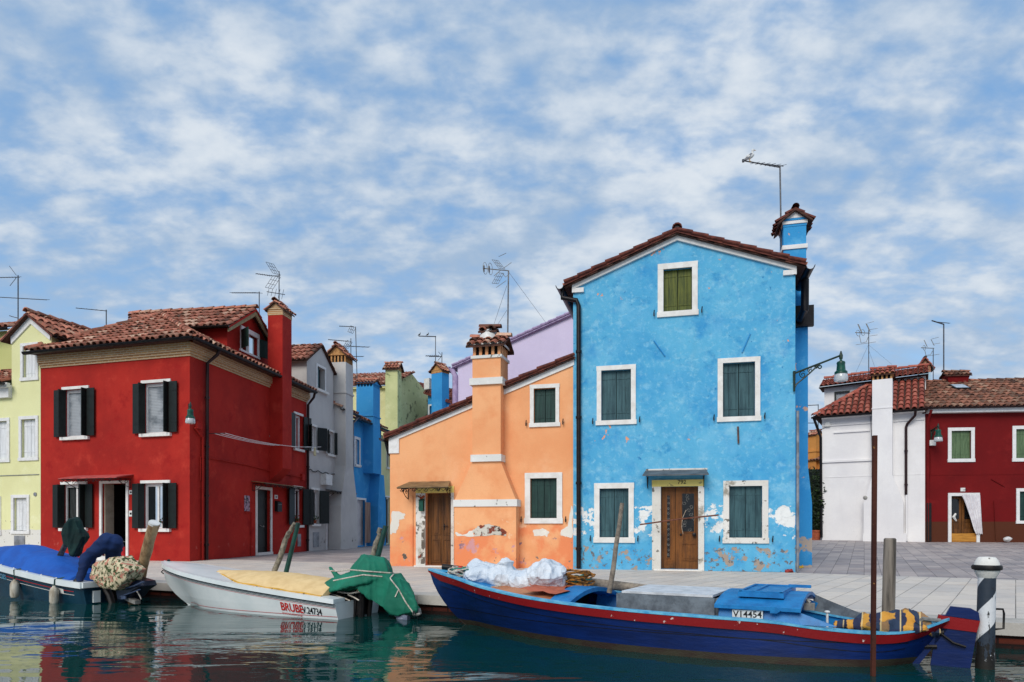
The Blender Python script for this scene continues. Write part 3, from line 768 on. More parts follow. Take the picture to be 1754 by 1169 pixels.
# red chimney on the alley side
ca0, ca1 = FS.px(484, 700, .5)[0], FS.px(499.5, 700, .5)[0]
zk = FS.px(478, 826)[1]; zt = FS.px(478, 546)[1] - .1
ch = chimney(red, FS, ca0, ca1, -.06, .5, zk + .45, zt, (M['red'], M['cornicebrick2'], M['cornicebrick2']), cap='u', rise=.24, vent=.2, posts=False)
q = MB(); q.prism([FS.P(ca0, zk + .45, 0.004), FS.P(ca0, zk + .45, .5), FS.P(ca0, zk, .02), FS.P(ca0, zk, 0.004)], FS.u * (ca1 - ca0)); q.build('corbel', M['red'], ch)
# doors
a0, z0, a1, z1 = dr
q = MB(); t = .085
FR.box(q, a0 - t, a0, z0, z1, -.02, .04); FR.box(q, a1, a1 + t, z0, z1, -.02, .04); FR.box(q, a0 - t, a1 + t, z1, z1 + .08, -.02, .042)
d = q.build('front_door', M['whitestone'], red)
q = MB(); FR.box(q, a0 - .2, a1 + .15, .004, .12, -.02, .3); q.build('doorstep', M['whitestone'], d)
q = MB(); q.obox(FR.P(a0 + .02, z0, -.05), FR.u * .03, FR.n * -.32, (0, 0, z1 - z0)); q.build('door_leaf', plain('beige_door', S(168, 158, 140), None, 5), d)
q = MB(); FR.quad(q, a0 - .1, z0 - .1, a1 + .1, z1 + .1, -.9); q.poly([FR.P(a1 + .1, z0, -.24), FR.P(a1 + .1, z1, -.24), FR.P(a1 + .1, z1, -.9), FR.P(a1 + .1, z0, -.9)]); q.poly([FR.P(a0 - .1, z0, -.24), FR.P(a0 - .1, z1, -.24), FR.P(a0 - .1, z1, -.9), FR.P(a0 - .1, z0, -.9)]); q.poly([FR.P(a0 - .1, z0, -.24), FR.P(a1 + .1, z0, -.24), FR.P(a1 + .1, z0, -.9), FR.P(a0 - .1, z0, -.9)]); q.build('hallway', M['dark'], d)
aw = FR.rect(131, 815, 229, 820); awning(FR, aw[0], aw[2], FR.px(180, 814)[1], .62, .12, red, M['redawning'])
b = thing('bucket', FR.P(a1 - .12, z0, -.02), 'red plastic bucket in the front doorway of the bright red house', 'bucket')
q = MB(); q.lathe([(.085, 0), (.12, .27), (.128, .28), (.115, .28), (.08, .02)], b.location, 16); q.build('pail', plain('red_plastic', S(190, 26, 34), None, 5, .4, 0), b, 40)
q = MB(); q.tube([b.location + Vector((math.cos(k) * .12, 0, .28 + math.sin(k) * .16)) for k in [i * math.pi / 8 for i in range(9)]], .006, 5); q.build('handle', M['galv'], b)
a0, z0, a1, z1 = dS
q = MB(); t = .1
FS.box(q, a0 - t, a0, .004, z1, -.02, .03); FS.box(q, a1, a1 + t, .004, z1, -.02, .03); FS.box(q, a0 - t, a1 + t, z1, z1 + .1, -.02, .032); FS.box(q, a0, a1 + .1, .005, z0, -.2, .06)
d = q.build('side_door', M['whitestone'], red)
q = MB(); panelled(q, FS, a0, a1, z0, z1, -.12, [(.12, .88, .08, .36), (.12, .88, .42, .7), (.12, .88, .76, .95)]); q.build('door_leaf', M['blackgreen'], d)
q = MB(); zz = z0 + .95; c_ = (a0 + a1) / 2; q.tube([FS.P(c_ - .1, zz, -.09), FS.P(c_ - .1, zz - .03, -.04), FS.P(c_ + .1, zz - .06, -.04), FS.P(c_ + .14, zz, -.09)], .014, 6); q.build('door_handle', M['galv'], d)
awning(FS, FS.px(430, 826)[0], FS.px(502, 826)[0], FS.px(430, 824)[1], .5, .06, red, M['brownawning'])
for (x0, y0, x1, y1, f) in ((222, 840, 228, 847, FR), (221.5, 875, 228, 885, FR), (470, 848, 475, 855, FS)):
    r = f.rect(x0, y0, x1, y1); q = MB(); f.box(q, r[0], r[2], r[1], r[3], 0, .02); o = q.build('house_plate', M['plate'], red)
    q = MB(); w_, h_ = r[2] - r[0], r[3] - r[1]; f.box(q, r[0] + w_ * .25, r[2] - w_ * .25, r[1] + h_ * .3, r[3] - h_ * .35, .02, .023); q.build('marking', M['ink'], o)
r = FS.rect(509.5, 915, 515, 936); q = MB(); FS.box(q, r[0], r[2], r[1], r[3], 0, .015); q.build('meter_door', M['zinc'], red)
q = MB(); q.lathe([(.07, 0), (.075, .015), (.05, .03), (.045, .012)], FS.PP(463, 748), 14, 0, FS.n); q.build('vent', M['galv'], red, 40)
q = MB(); Z = FS.px(345, 783)[1]
q.tube([FS.PP(343, 823, .03), FS.PP(343, 783, .03), FS.PP(360, 785, .03), FS.P(FS.px(420, 790)[0], Z - .02, .03), FS.P(ca0 - .02, Z - .1, .03)], .02, 6)
q.tube([FS.P(ca1 + .02, Z - .12, .03), FS.P(FS.len - .5, Z - .15, .03)], .02, 6); FS.box(q, FS.len - .55, FS.len - .3, Z - .27, Z - .02, 0, .09)
q.tube([FS.PP(334, 733, .05), FS.PP(340, 742, .05), FS.PP(347, 750, .05), FS.PP(347, 960, .05)], .03, 8); FS.box(q, FS.px(333, 730)[0], FS.px(341, 730)[0], FS.px(337, 735)[1], FS.px(337, 723)[1], 0, .1)
q.tube([FS.PP(420, 878, .03), FS.PP(431, 878, .03), FS.PP(430.5, 951, .03)], .018, 6)
q.build('conduit', M['red'], red)
po = MB(); r = FS.rect(418, 849, 427, 876); FS.box(po, r[0], r[2], r[1], r[3], .003, .02)
def postermat():
    t = NT('faded_poster'); n = t.noise(9, 4, .6); c = t.mix(t.rng(n, .4, .6), S(40, 34, 44), S(168, 130, 150)); return t.done(t.mix(t.rng(t.noise(14, 3, .5), .55, .7), c, S(196, 190, 190)), .5)
tag(po.build('poster', postermat()), 'small faded dark poster on the side wall of the red house', 'poster')
mb = thing('mailbox', FS.PP(474, 877, .05), 'black mailbox beside the dark side door of the red house', 'mailbox')
r = FS.rect(470.5, 858, 478, 877); q = MB(); FS.box(q, r[0], r[2], r[1], r[3] - .06, 0, .12); q.prism([FS.P(r[0], r[3] - .06, 0), FS.P(r[0], r[3] - .06, .12), FS.P(r[0], r[3], .02), FS.P(r[0], r[3], 0)], FS.u * (r[2] - r[0])); q.build('box', M['iron'], mb)
q = MB(); FS.box(q, r[0] + .04, r[2] - .04, r[3] - .14, r[3] - .12, .12, .126); q.build('slot', M['galv'], mb)
# clothes line held off the wall on two rods
cl = thing('clothes_line', FS.PP(345, 743), 'clothes line of pale cords strung along the red side wall', 'clothes line')
q = MB(); A0 = FS.PP(357, 743, .0); A1 = FS.P(FS.px(357, 743)[0], A0.z, .55); q.tube([A0, A1], .012, 6); q.build('rod', M['steel'], cl); q = MB(); sB = FS.px(520, 765)[0]; zB = FS.px(520, 764)[1]
B0 = FS.P(sB + .3, zB, 0); B1 = FS.P(sB + .3, zB - .02, .62); q.tube([B0, B1], .018, 6); q.build('rod', M['steel'], cl)
q = MB()
for k in (.18, .36, .55):
    a_, b_ = A0.lerp(A1, k / .55), B0.lerp(B1, k / .58); q.tube([a_.lerp(b_, i / 10) + Vector((0, 0, -.14 * 4 * (i / 10) * (1 - i / 10))) for i in range(11)], .009, 5)
q.build('cord', M['white'], cl)
c = B0.lerp(B1, .6) + Vector((0, -.12, -.02)); q = MB(); q.loft([[c + FS.u * math.cos(j) * r_ + FS.n * math.sin(j) * r_ * .4 + Vector((0, 0, z_)) for j in [i * math.pi / 4 for i in range(8)]] for r_, z_ in ((.02, .0), (.05, -.06), (.09, -.2), (.1, -.34), (.02, -.36))])
tag(q.build('cloth', plain('cream_cloth', S(216, 206, 160), None, 8), None, 50), 'cream cloth hanging from the end of the clothes line', 'cloth')
# ------------------------------------------------------------------ the pale yellow house on the left
FY = Fac(RL - FR.u * 5.2, RL - FR.u * .01)
M['yellow'] = plaster('pale_yellow_plaster', S(226, 225, 172), S(216, 214, 160), S(232, 231, 190), [(S(214, 212, 204), 2.0, .28, .05, -.5, .92, .04), (S(120, 116, 96), 9, .62, .04, 0, 1.4, .2)])
yel = thing('pale_yellow_house', FY.P(FY.len / 2, 0), 'pale yellow house with white shutters and a gabled dormer, left of the red house', 'house')
LY = FY.len
gl, gz = FY.px(20, 576); gr, _ = FY.px(88, 560); gp, gpz = FY.px(54, 541); gp = (gl + gr) / 2
gzz = FY.px(22, 577)[1]; eavez = FY.px(10, 660)[1]
H = []
for rc in ((36, 589, 66, 651), (33, 714, 66, 789), (-22, 718, 17, 792), (20, 848, 51, 915), (-38, 851, 2, 917)):
    H.append(win_closed(FY, FY.rect(*rc), yel, M['white'], M['whiteboard'], fw=.1, seq=(.5, .5), sill=.05, stay=False))
m = MB(); zr = ZT + .1
wall(m, FY, [(0, 0), (LY, 0), (LY, zr), (gr, zr), (gr, gzz), (gp, gpz), (gl, gzz), (gl, eavez), (0, eavez)], H, .22)
m.poly([FY.P(gr, zr - .8), FY.P(gr, zr - .8, -3.2), FY.P(gr, gzz, -3.2), FY.P(gr, gzz)]); m.poly([FY.P(gl, eavez - .3), FY.P(gl, eavez - .3, -3.2), FY.P(gl, gzz, -3.2), FY.P(gl, gzz)])
shell(m, FY, 7, eavez)
m.build('wall', M['yellow'], yel)
q = MB(); sl_ = (gpz - gzz) / ((gr - gl) / 2)
for sg, aa in ((-1, gl), (1, gr)):
    q.prism([FY.P(aa, gzz - .02, 0), FY.P(gp, gpz - .02, 0), FY.P(gp, gpz - .26, 0), FY.P(aa - sg * .02, gzz - .24, 0)], FY.n * .04)
FY.box(q, gl - 3, gl + .02, eavez - .42, eavez - .02, 0, .12); FY.box(q, gl - 3, gl + .1, eavez - .12, eavez + .02, 0.121, .24)
q.build('white_trim', M['white'], yel)
q = MB()
for sg, aa in ((-1, gl), (1, gr)):
    e = aa + sg * .24; ze = gzz - sl_ * .24 + .04; p = [FY.P(e, ze, .18), FY.P(e, ze, -3.0), FY.P(gp, gpz + .05, -4.2), FY.P(gp, gpz + .05, .18)]
    tiles(q, p if sg > 0 else [p[1], p[0], p[3], p[2]]); q.poly([x + Vector((0, 0, -.06)) for x in p], 1); q.poly([p[0], p[3], p[3] + Vector((0, 0, -.07)), p[0] + Vector((0, 0, -.07))], 2)
ridge(q, FY.P(gp, gpz + .05, .2), FY.P(gp, gpz + .05, -4.2))
tiles(q, [FY.P(-.2, eavez + .02, .3), FY.P(gl, eavez + .02, .3), FY.P(gl, eavez + 1.15, -2.2), FY.P(-.2, eavez + 1.15, -2.2)])
q.build('roof', [M['tile'], M['tileunder'], M['verge']], yel, 50)
guttering(FY.P(gr + .3, gzz - sl_ * .24, .1), FY.P(gr + .3, gzz - sl_ * .24, -2.6), .06, yel); guttering(FY.P(0, eavez, .36), FY.P(gl + .12, eavez, .36), .075, yel)
pipe([FY.P(gr + .3, gzz - sl_ * .24 - .04, -.12), FY.P(gr + .14, gzz - .36, -.12), FY.P(gr + .12, ZT + .35, -.1), FY.P(gr - .15, ZT + .16, .12)], .05, M['gutter'], yel, clips=False)
r = FY.rect(25, 918, 43, 940); q = MB(); FY.box(q, r[0], r[2], r[1], r[3], 0, .02); q.build('meter_door', M['zinc'], yel)
q = MB(); Z = FY.px(40, 815)[1]; q.tube([FY.P(1, Z, .015), FY.P(LY - .05, Z + .02, .015)], .012, 5); q.build('cable', M['zinc'], yel)
q = MB(); q.lathe([(.06, 0), (.06, .03), (.02, .035)], FY.PP(61, 847), 14, 0, FY.n); q.build('vent', M['zinc'], yel)
# taller yellow-green house behind its left end
FY2 = Fac(at(-60, 900, 24.5), at(26, 900, 24.0))
m = MB(); z2 = FY2.px(20, 566)[1]; bh = thing('olive_yellow_house', FY2.P(1, 0), 'yellow-green house end with a tiled roof, behind the pale yellow house', 'house')
wall(m, FY2, [(0, 0), (FY2.len, 0), (FY2.len, z2), (0, z2)]); shell(m, FY2, 5, z2); m.build('wall', plaster('yellow_green_plaster', S(196, 198, 132), S(184, 186, 120)), bh)
q = MB(); tiles(q, [FY2.P(-.2, z2, .35), FY2.P(FY2.len + .15, z2, .35), FY2.P(FY2.len + .15, z2 + .7, -1.4), FY2.P(-.2, z2 + .7, -1.4)]); q.build('roof', [M['tile'], M['tileunder']], bh, 50)
guttering(FY2.P(-.2, z2 - .05, .4), FY2.P(FY2.len + .2, z2 - .05, .4), .07, bh)
# ------------------------------------------------------------------ houses along the alley (they carry on the line of the red side wall)
AD = lambda px: along(px, 1050, 325, D_)
FG = Fac(AD(525.5), AD(602)); FB = Fac(AD(602), AD(653)); FP = Fac(AD(653), AD(676))
M['grey'] = plaster('grey_cement_plaster', S(198, 196, 192), S(178, 176, 173), S(208, 206, 202), [(S(96, 92, 88), 3.2, .60, .1, 0, .9, .3)], tone=.7)
gry = thing('grey_house', FG.P(FG.len / 2, 0), 'narrow grey rendered house with a gabled dormer in the alley beside the red house', 'house')
zE = FG.px(575, 702)[1]
H = []
H.append(win_open(FG, FG.rect(531, 729, 541, 772), gry, 'curtain', leaf=.45, fold=False, angl=.5, angr=.6, sm=M['blackgreen']))
H.append(win_open(FG, FG.rect(560, 738, 571, 780), gry, 'curtain', leaf=.45, fold=False, angl=.5, angr=.6))
H.append(win_open(FG, FG.rect(533, 839, 545, 898), gry, 'curtain', leaf=.5, fold=False, angl=.3, angr=.4))
H.append(win_open(FG, FG.rect(594, 752, 601, 793), gry, 'curtain', leaf=.5, fold=False, left=False, right=False))
dg = FG.rect(560, 850, 572, 936); dg = (dg[0], .08, dg[2], dg[3]); H.append(dg)
gw = FG.rect(543, 627, 556, 672); H.append(gw)
ga0, ga1 = FG.px(518, 610)[0], FG.px(571, 640)[0]; ga0 = max(ga0, .02); gpk, gpz_ = FG.px(548, 592); gze = FG.px(520, 611)[1]; gpk = (ga0 + ga1) / 2
m = MB(); wall(m, FG, [(0, 0), (FG.len, 0), (FG.len, zE), (ga1, zE), (ga1, gze), (gpk, gpz_), (ga0, gze), (0, gze - .02)], H, .2)
for aa in (ga0, ga1): m.poly([FG.P(aa, zE - 1, 0), FG.P(aa, zE - 1, -4), FG.P(aa, gze, -4), FG.P(aa, gze, 0)])
shell(m, FG, 5, zE); m.build('wall', M['grey'], gry)
q = MB()
for sg, aa in ((-1, ga0), (1, ga1)):
    sl_ = (gpz_ - gze) / ((ga1 - ga0) / 2); e = aa + sg * .25; ze = gze - sl_ * .25 + .05
    p = [FG.P(e, ze, .12), FG.P(e, ze, -4.2), FG.P(gpk, gpz_ + .05, -4.2), FG.P(gpk, gpz_ + .05, .12)]
    tiles(q, p if sg > 0 else [p[1], p[0], p[3], p[2]]); q.poly([x + Vector((0, 0, -.06)) for x in p], 1)
tiles(q, [FG.P(ga1, zE + .05, .35), FG.P(FG.len, zE + .05, .35), FG.P(FG.len, zE + 1.5, -2.6), FG.P(ga1, zE + 1.5, -2.6)])
q.build('roof', [M['tile'], M['tileunder']], gry, 50)
guttering(FG.P(ga1 - .1, zE, .42), FG.P(FG.len, zE, .42), .08, gry)
m = MB(); t = .1; a0, z0, a1, z1 = gw
for b in ((a0 - t, a0, z0, z1), (a1, a1 + t, z0, z1), (a0 - t, a1 + t, z1, z1 + t)): FG.box(m, *b, -.02, .03)
w = m.build('window', M['white'], gry)
q = MB(); FG.box(q, a0 - .18, a1 + .18, z0 - .1, z0, -.02, .14); q.build('sill', M['whitestone'], w)
q = MB(); FG.box(q, a0, a0 + (a1 - a0) * .45, z0, z1, -.1, -.06); q.build('shutter', M['tealwood'], w)
q = MB(); FG.quad(q, a0, z0, a1, z1, -.2); q.build('backing', M['dark'], w)
def breast(root, f, a0, a1, fl, zf0, zf1, ztop, z2, proj, mats, capz, kwb=None, **kw):
    """chimney breast flaring out to the ground, shaft above the roof"""
    c = chimney(root, f, a0, a1, -.35, proj, zf1, ztop, mats, **kw)
    q = MB()
    a0, a1 = kwb if kwb else (a0, a1)
    q.loft([[f.P(a0 - fl, z2, -.05), f.P(a1 + fl, z2, -.05), f.P(a1 + fl, z2, proj), f.P(a0 - fl, z2, proj)], [f.P(a0 - fl, zf0, -.05), f.P(a1 + fl, zf0, -.05), f.P(a1 + fl, zf0, proj), f.P(a0 - fl, zf0, proj)],
            [f.P(a0, zf1, -.05), f.P(a1, zf1, -.05), f.P(a1, zf1, proj), f.P(a0, zf1, proj)]])
    q.build('chimney_breast', mats[0], c); return c
M['cementvent'] = plain('ochre_brick_vent', S(196, 148, 92), S(160, 112, 66), 9, .8, .3)
ga, gb = FG.px(573, 700)[0], FG.px(586, 700)[0]
breast(gry, FG, ga, gb, .55, 1.9, FG.px(580, 800)[1], FG.px(575, 622)[1], 0, .52, (M['grey'], M['grey'], M['cementvent']), 0, cap='u', rise=.42, vent=.3, bands=[(FG.px(575, 675)[1], .08, .04)], over=.12)
a0, z0, a1, z1 = dg
q = MB(); panelled(q, FG, a0, a1, z0, z1, -.08, [(.1, .9, .06, .46), (.1, .9, .52, .94)]); d = q.build('door', M['doorgrey'], gry)
q = MB(); FG.box(q, a0 - .1, a0, .004, z1, 0, .03); FG.box(q, a1, a1 + .1, .004, z1, 0, .03); FG.box(q, a0 - .1, a1 + .1, z1, z1 + .1, 0, .032); q.build('door_frame', M['white'], d)
awning(FG, FG.px(557, 840)[0], FG.px(594, 850)[0], FG.px(557, 838)[1], .5, .08, gry, M['greysheet'])
r = FG.rect(549, 812, 560, 832); q = MB(); FG.box(q, r[0], r[2], r[1], r[3], 0, .25); q.build('meter_cabinet', M['plate'], gry)
r = FG.rect(536, 912, 546, 937); q = MB(); FG.box(q, r[0], r[2], r[1], r[3], 0, .02); q.build('meter_door', M['zinc'], gry)
q = MB(); zc = FG.px(530, 806)[1]
q.tube([FG.P(FG.len * k / 20, zc - .02 * k / 20 + .05 * math.sin(k * 1.9), .05) for k in range(20)], .02, 5); q.tube([FG.P(1.6, zc - .35, .03), FG.P(FG.len - .4, zc - .3, .03)], .012, 5); q.build('cable', M['iron'], gry)
pipe([FG.P(FG.len - .1, zE - .05, .4), FG.P(FG.len - .1, zE - .35, .1), FG.P(FG.len - .1, .03, .08)], .06, M['zinc'], gry)
# flower boxes on sills
def flowers(px, py, f, n, label, d=.12, w=.3, pot=True, cols=('leaf', 'flower')):
    a, z = f.px(px, py, d); t = thing('flower_pot', f.P(a, z, d), label, 'flower pot')
    q = MB(); q.lathe([(.06, 0), (.085, .13), (.095, .14), (.07, .14), (.06, .02)], f.P(a, z, d), 12); q.build('pot', M['terracotta'] if pot else M['white'], t, 40)
    for cn, k in zip(cols, (n, n // 3)):
        q = MB()
        for i in range(k):
            c = f.P(a + random.gauss(0, w * .35), z + .15 + abs(random.gauss(0, .08)), d + random.gauss(0, .05)); s_ = random.uniform(.025, .05)
            v1 = Vector((random.gauss(0, 1), random.gauss(0, 1), random.gauss(0, 1))).normalized(); v2 = v1.orthogonal().normalized()
            q.poly([c - v1 * s_, c + v2 * s_ * .6, c + v1 * s_, c - v2 * s_ * .6])
        q.build('leaves' if cn.startswith('leaf') else 'blossom', M[cn], t)
    return t
flowers(508, 899, FS, 60, 'green potted plant on the lower window sill of the red side wall', .06)
flowers(539, 897, FG, 50, 'pale flowering pot on the grey house window sill', .06, cols=('leaf', 'curtain'))
flowers(281, 905, FR, 40, 'white flower pot on the sill of the red front window by the log', .06, w=.16, pot=False)
# small blue house
M['alleyblue'] = plaster('alley_blue_plaster', S(60, 150, 208), S(48, 134, 196), S(96, 172, 218), [(S(96, 140, 176), 4, .6, .1, 0, .7, .2)])
blu2 = thing('alley_blue_house', FB.P(FB.len / 2, 0), 'small blue house with a flared chimney breast, farther along the alley after the grey house', 'house')
zB_ = FB.px(640, 733)[1]
H = [win_open(FB, FB.rect(608, 752, 615, 797), blu2, 'blind', fold=False, left=False, right=False, lintel=0)]
H.append(win_open(FB, FB.rect(644, 760, 647, 803), blu2, 'blind', fold=False, left=False, right=False, lintel=0))
db = FB.rect(611, 856, 625, 934); db = (db[0], .06, db[2], db[3]); H.append(db)
m = MB(); wall(m, FB, [(0, 0), (FB.len, 0), (FB.len, zB_), (0, zB_)], H, .2); shell(m, FB, 5, zB_); m.build('wall', M['alleyblue'], blu2)
q = MB(); tiles(q, [FB.P(0, zB_ + .05, .35), FB.P(FB.len, zB_ + .05, .35), FB.P(FB.len, zB_ + 1.5, -2.6), FB.P(0, zB_ + 1.5, -2.6)]); q.build('roof', [M['tile'], M['tileunder']], blu2, 50)
guttering(FB.P(.1, zB_, .42), FB.P(FB.len, zB_, .42), .08, blu2)
for (x0, x1, z0, z1) in ((H[0][0], H[0][2], H[0][1], H[0][3]), (H[1][0], H[1][2], H[1][1], H[1][3])):
    q = MB(); t = .12
    for b in ((x0 - t, x0, z0, z1), (x1, x1 + t, z0, z1), (x0 - t, x1 + t, z1, z1 + t), (x0 - t, x1 + t, z0 - t, z0)): FB.box(q, *b, .002, .035)
    q.build('window_surround', M['white'], blu2)
ba, bb = FB.px(622, 700)[0], FB.px(634, 700)[0]
breast(blu2, FB, ba, bb, .3, 2.0, FB.px(628, 812)[1], FB.px(625, 660)[1] - .12, 0, .52, (M['alleyblue'], M['alleyblue'], M['alleyblue']), 0, kwb=(FB.px(634, 700)[0], FB.px(641, 700)[0]), cap='n', rise=.2, vent=.16, bands=[(FB.px(625, 715)[1], .07, .04)])
a0, z0, a1, z1 = db
q = MB(); FB.box(q, a0 - .1, a0, .004, z1, 0, .03); FB.box(q, a1, a1 + .1, .004, z1, 0, .03); FB.box(q, a0 - .1, a1 + .1, z1, z1 + .1, 0, .032); d = q.build('door_frame', M['white'], blu2)
q = MB(); panelled(q, FB, a0, a1, z0, z1, -.1, [(.1, .9, .06, .46), (.1, .9, .52, .94)]); q.build('door', M['doorgrey'], d)
q = MB(); rows = []
for k2, zz in enumerate((z0 + .12, z0 + .8, z1 - .1)):
    rows.append([FB.P(a1 - .25 + .75 * k / 16, zz, .1 + .04 * math.sin(k * 1.9 + k2 * .3)) for k in range(17)])
q.grid(rows); tag(q.build('door_curtain', plain('beige_striped_curtain', S(176, 150, 136), S(120, 96, 88), 10, .9, 0, st=(6, 6, .1)), None, 60), 'long beige door curtain tied back at the small blue house', 'curtain')
# pale house after it
M['paleyellow'] = plaster('cream_yellow_plaster', S(218, 214, 160), S(204, 200, 148), S(228, 224, 180))
pal = thing('cream_house', FP.P(FP.len / 2, 0), 'cream house end at the far end of the alley, next to the orange house', 'house')
zP = FP.px(660, 748)[1]
H = [win_open(FP, FP.rect(662, 768, 668, 802), pal, 'curtain', fold=False, left=False, right=False), win_open(FP, FP.rect(660, 852, 668, 932), pal, 'curtain', leaf=.6, fold=False, right=False, sill=0)]
m = MB(); wall(m, FP, [(0, 0), (FP.len, 0), (FP.len, zP), (0, zP)], H, .2); shell(m, FP, 5, zP); m.build('wall', M['paleyellow'], pal)
q = MB(); tiles(q, [FP.P(0, zP + .05, .35), FP.P(FP.len, zP + .05, .35), FP.P(FP.len, zP + 1.3, -2.4), FP.P(0, zP + 1.3, -2.4)]); q.build('roof', [M['tile'], M['tileunder']], pal, 50)
guttering(FP.P(0, zP, .42), FP.P(FP.len, zP, .42), .08, pal)
# tall cream house with the green chimney, behind the alley row
FT = Fac(at(580, 900, 40.5), at(666, 900, 40.0))
tal = thing('tall_cream_house', FT.P(FT.len / 2, 0), 'tall cream house with a green-stained chimney, rising behind the alley roofs', 'house')
zT_ = FT.px(630, 664)[1]
m = MB(); wall(m, FT, [(0, 0), (FT.len, 0), (FT.len, zT_), (0, zT_)]); m.build('wall', M['paleyellow'], tal)
M['mossy'] = plaster('mossy_green_plaster', S(206, 208, 154), S(184, 190, 136), S(216, 218, 172), [(S(112, 116, 84), 2.2, .55, .12, 0, 12, 1)])
FTs = Fac(FT.P(FT.len, 0), FT.P(FT.len, 0) + Vector((2.0, 5, 0))); zs = FTs.px(675, 640)[1]
m = MB(); wall(m, FTs, [(0, 0), (FTs.len, 0), (FTs.len, zT_ + .1), (FTs.len * .5, zT_ + 1.3), (0, zT_ + .1)]); m.poly([FT.P(0, 0), FT.P(0, 0, -6), FT.P(0, zT_, -6), FT.P(0, zT_)]); m.build('side_wall', M['mossy'], tal)
q = MB(); tiles(q, [FT.P(-.1, zT_ + .05, .3), FT.P(FT.len + .15, zT_ + .05, .3), FT.P(FT.len + .9, zT_ + 1.35, -2.4), FT.P(-.1, zT_ + 1.35, -2.4)], pitch=.24); q.build('roof', [M['tile'], M['tileunder']], tal, 50)
q = MB(); FT.box(q, -.1, FT.len + .1, zT_ - .1, zT_ + .03, 0, .22); q.build('cornice', M['paleyellow'], tal)
ta0, ta1 = FT.px(660, 700, .6)[0], FT.px(681, 700, .6)[0]
chimney(tal, FT, ta0, ta1, -.1, .6, 4, FT.px(665, 634, .6)[1], (M['mossy'], M['mossy'], M['cementvent']), cap='u', rise=.3, vent=.1, over=.14, posts=False)
# bare gable with blue house and chimney behind the orange roof
FQ = Fac(at(672, 900, 47), at(736, 900, 44.5))
gab = thing('bare_gable_house', FQ.P(FQ.len / 2, 0), 'house with a bare weathered beige gable end, between the cream house and the blue chimney', 'house')
za, zb2 = FQ.px(688, 655)[1], FQ.px(736, 688)[1]
M['bare'] = plaster('bare_weathered_render', S(172, 158, 132), S(140, 126, 104), S(190, 178, 152), [(S(104, 94, 80), 1.4, .5, .15, 0, 14, 1)], bump=.5)
m = MB(); a6 = FQ.px(688, 655)[0]; wall(m, FQ, [(0, 0), (FQ.len, 0), (FQ.len, zb2), (a6, za + .1), (0, za - 1)]); shell(m, FQ, 5, zb2 - 1); m.build('wall', M['bare'], gab)
q = MB(); p = [FQ.P(FQ.len + .3, zb2 - .1, .15), FQ.P(FQ.len + .3, zb2 - .1, -5), FQ.P(a6, za + .2, -5), FQ.P(a6, za + .2, .15)]; tiles(q, p); q.poly([x + Vector((0, 0, -.09)) for x in p], 1); q.poly([p[0], p[3], p[3] + Vector((0, 0, -.1)), p[0] + Vector((0, 0, -.1))], 0)
q.build('roof', [M['verge'], M['tileunder']], gab, 50)
fa, fz = FQ.px(703, 715)[0], FQ.px(703, 712)[1]; chimney(gab, FQ, fa, fa + .75, .1, .7, 3, fz, (M['grey'], M['grey'], M['grey']), cap='u', rise=.18, vent=.1, posts=False)
FK = Fac(at(733, 900, 42), at(790, 900, 40.5))
bkb = thing('rear_blue_house', FK.P(FK.len / 2, 0), 'blue house with a gable-capped blue chimney, seen over the orange roof', 'house')
z0, z1 = FK.px(740, 674)[1], FK.px(779, 695)[1]
m = MB(); rw = FK.rect(736, 696, 744, 715); wall(m, FK, [(0, 0), (FK.len, 0), (FK.len, z1 - .1), (0, z0)], [rw], .15); shell(m, FK, 5, z1 - .5); m.build('wall', M['alleyblue'], bkb)
w = MB(); t = .1; a0, b0, a1, b1 = rw
for b in ((a0 - t, a0, b0, b1), (a1, a1 + t, b0, b1), (a0 - t, a1 + t, b1, b1 + t), (a0 - t, a1 + t, b0 - t, b0)): FK.box(w, *b, 0, .03)
w = w.build('window', M['white'], bkb); q = MB(); FK.quad(q, a0, b0, a1, b1, -.14); q.build('pane', M['dark'], w)
q = MB(); p = [FK.P(FK.len + .3, z1 - .15, .2), FK.P(FK.len + .3, z1 - .15, -5), FK.P(-.2, z0 + .1, -5), FK.P(-.2, z0 + .1, .2)]; tiles(q, p); q.poly([p[0], p[3], p[3] + Vector((0, 0, -.1)), p[0] + Vector((0, 0, -.1))], 0); q.build('roof', [M['verge'], M['tileunder']], bkb, 50)
ka, kb = FK.px(739, 690, .5)[0], FK.px(757, 690, .5)[0]
chimney(bkb, FK, ka, kb, -.15, .5, 4, FK.px(745, 640, .5)[1], (M['alleyblue'], M['alleyblue'], M['cementvent']), cap='n', rise=.38, vent=.16, over=.12, posts=False)
q = MB(); r = FK.rect(729, 650, 738, 667, .2); FK.box(q, r[0], r[2], r[1], r[3], .0, .35); q.build('air_conditioner', M['plate'], bkb)
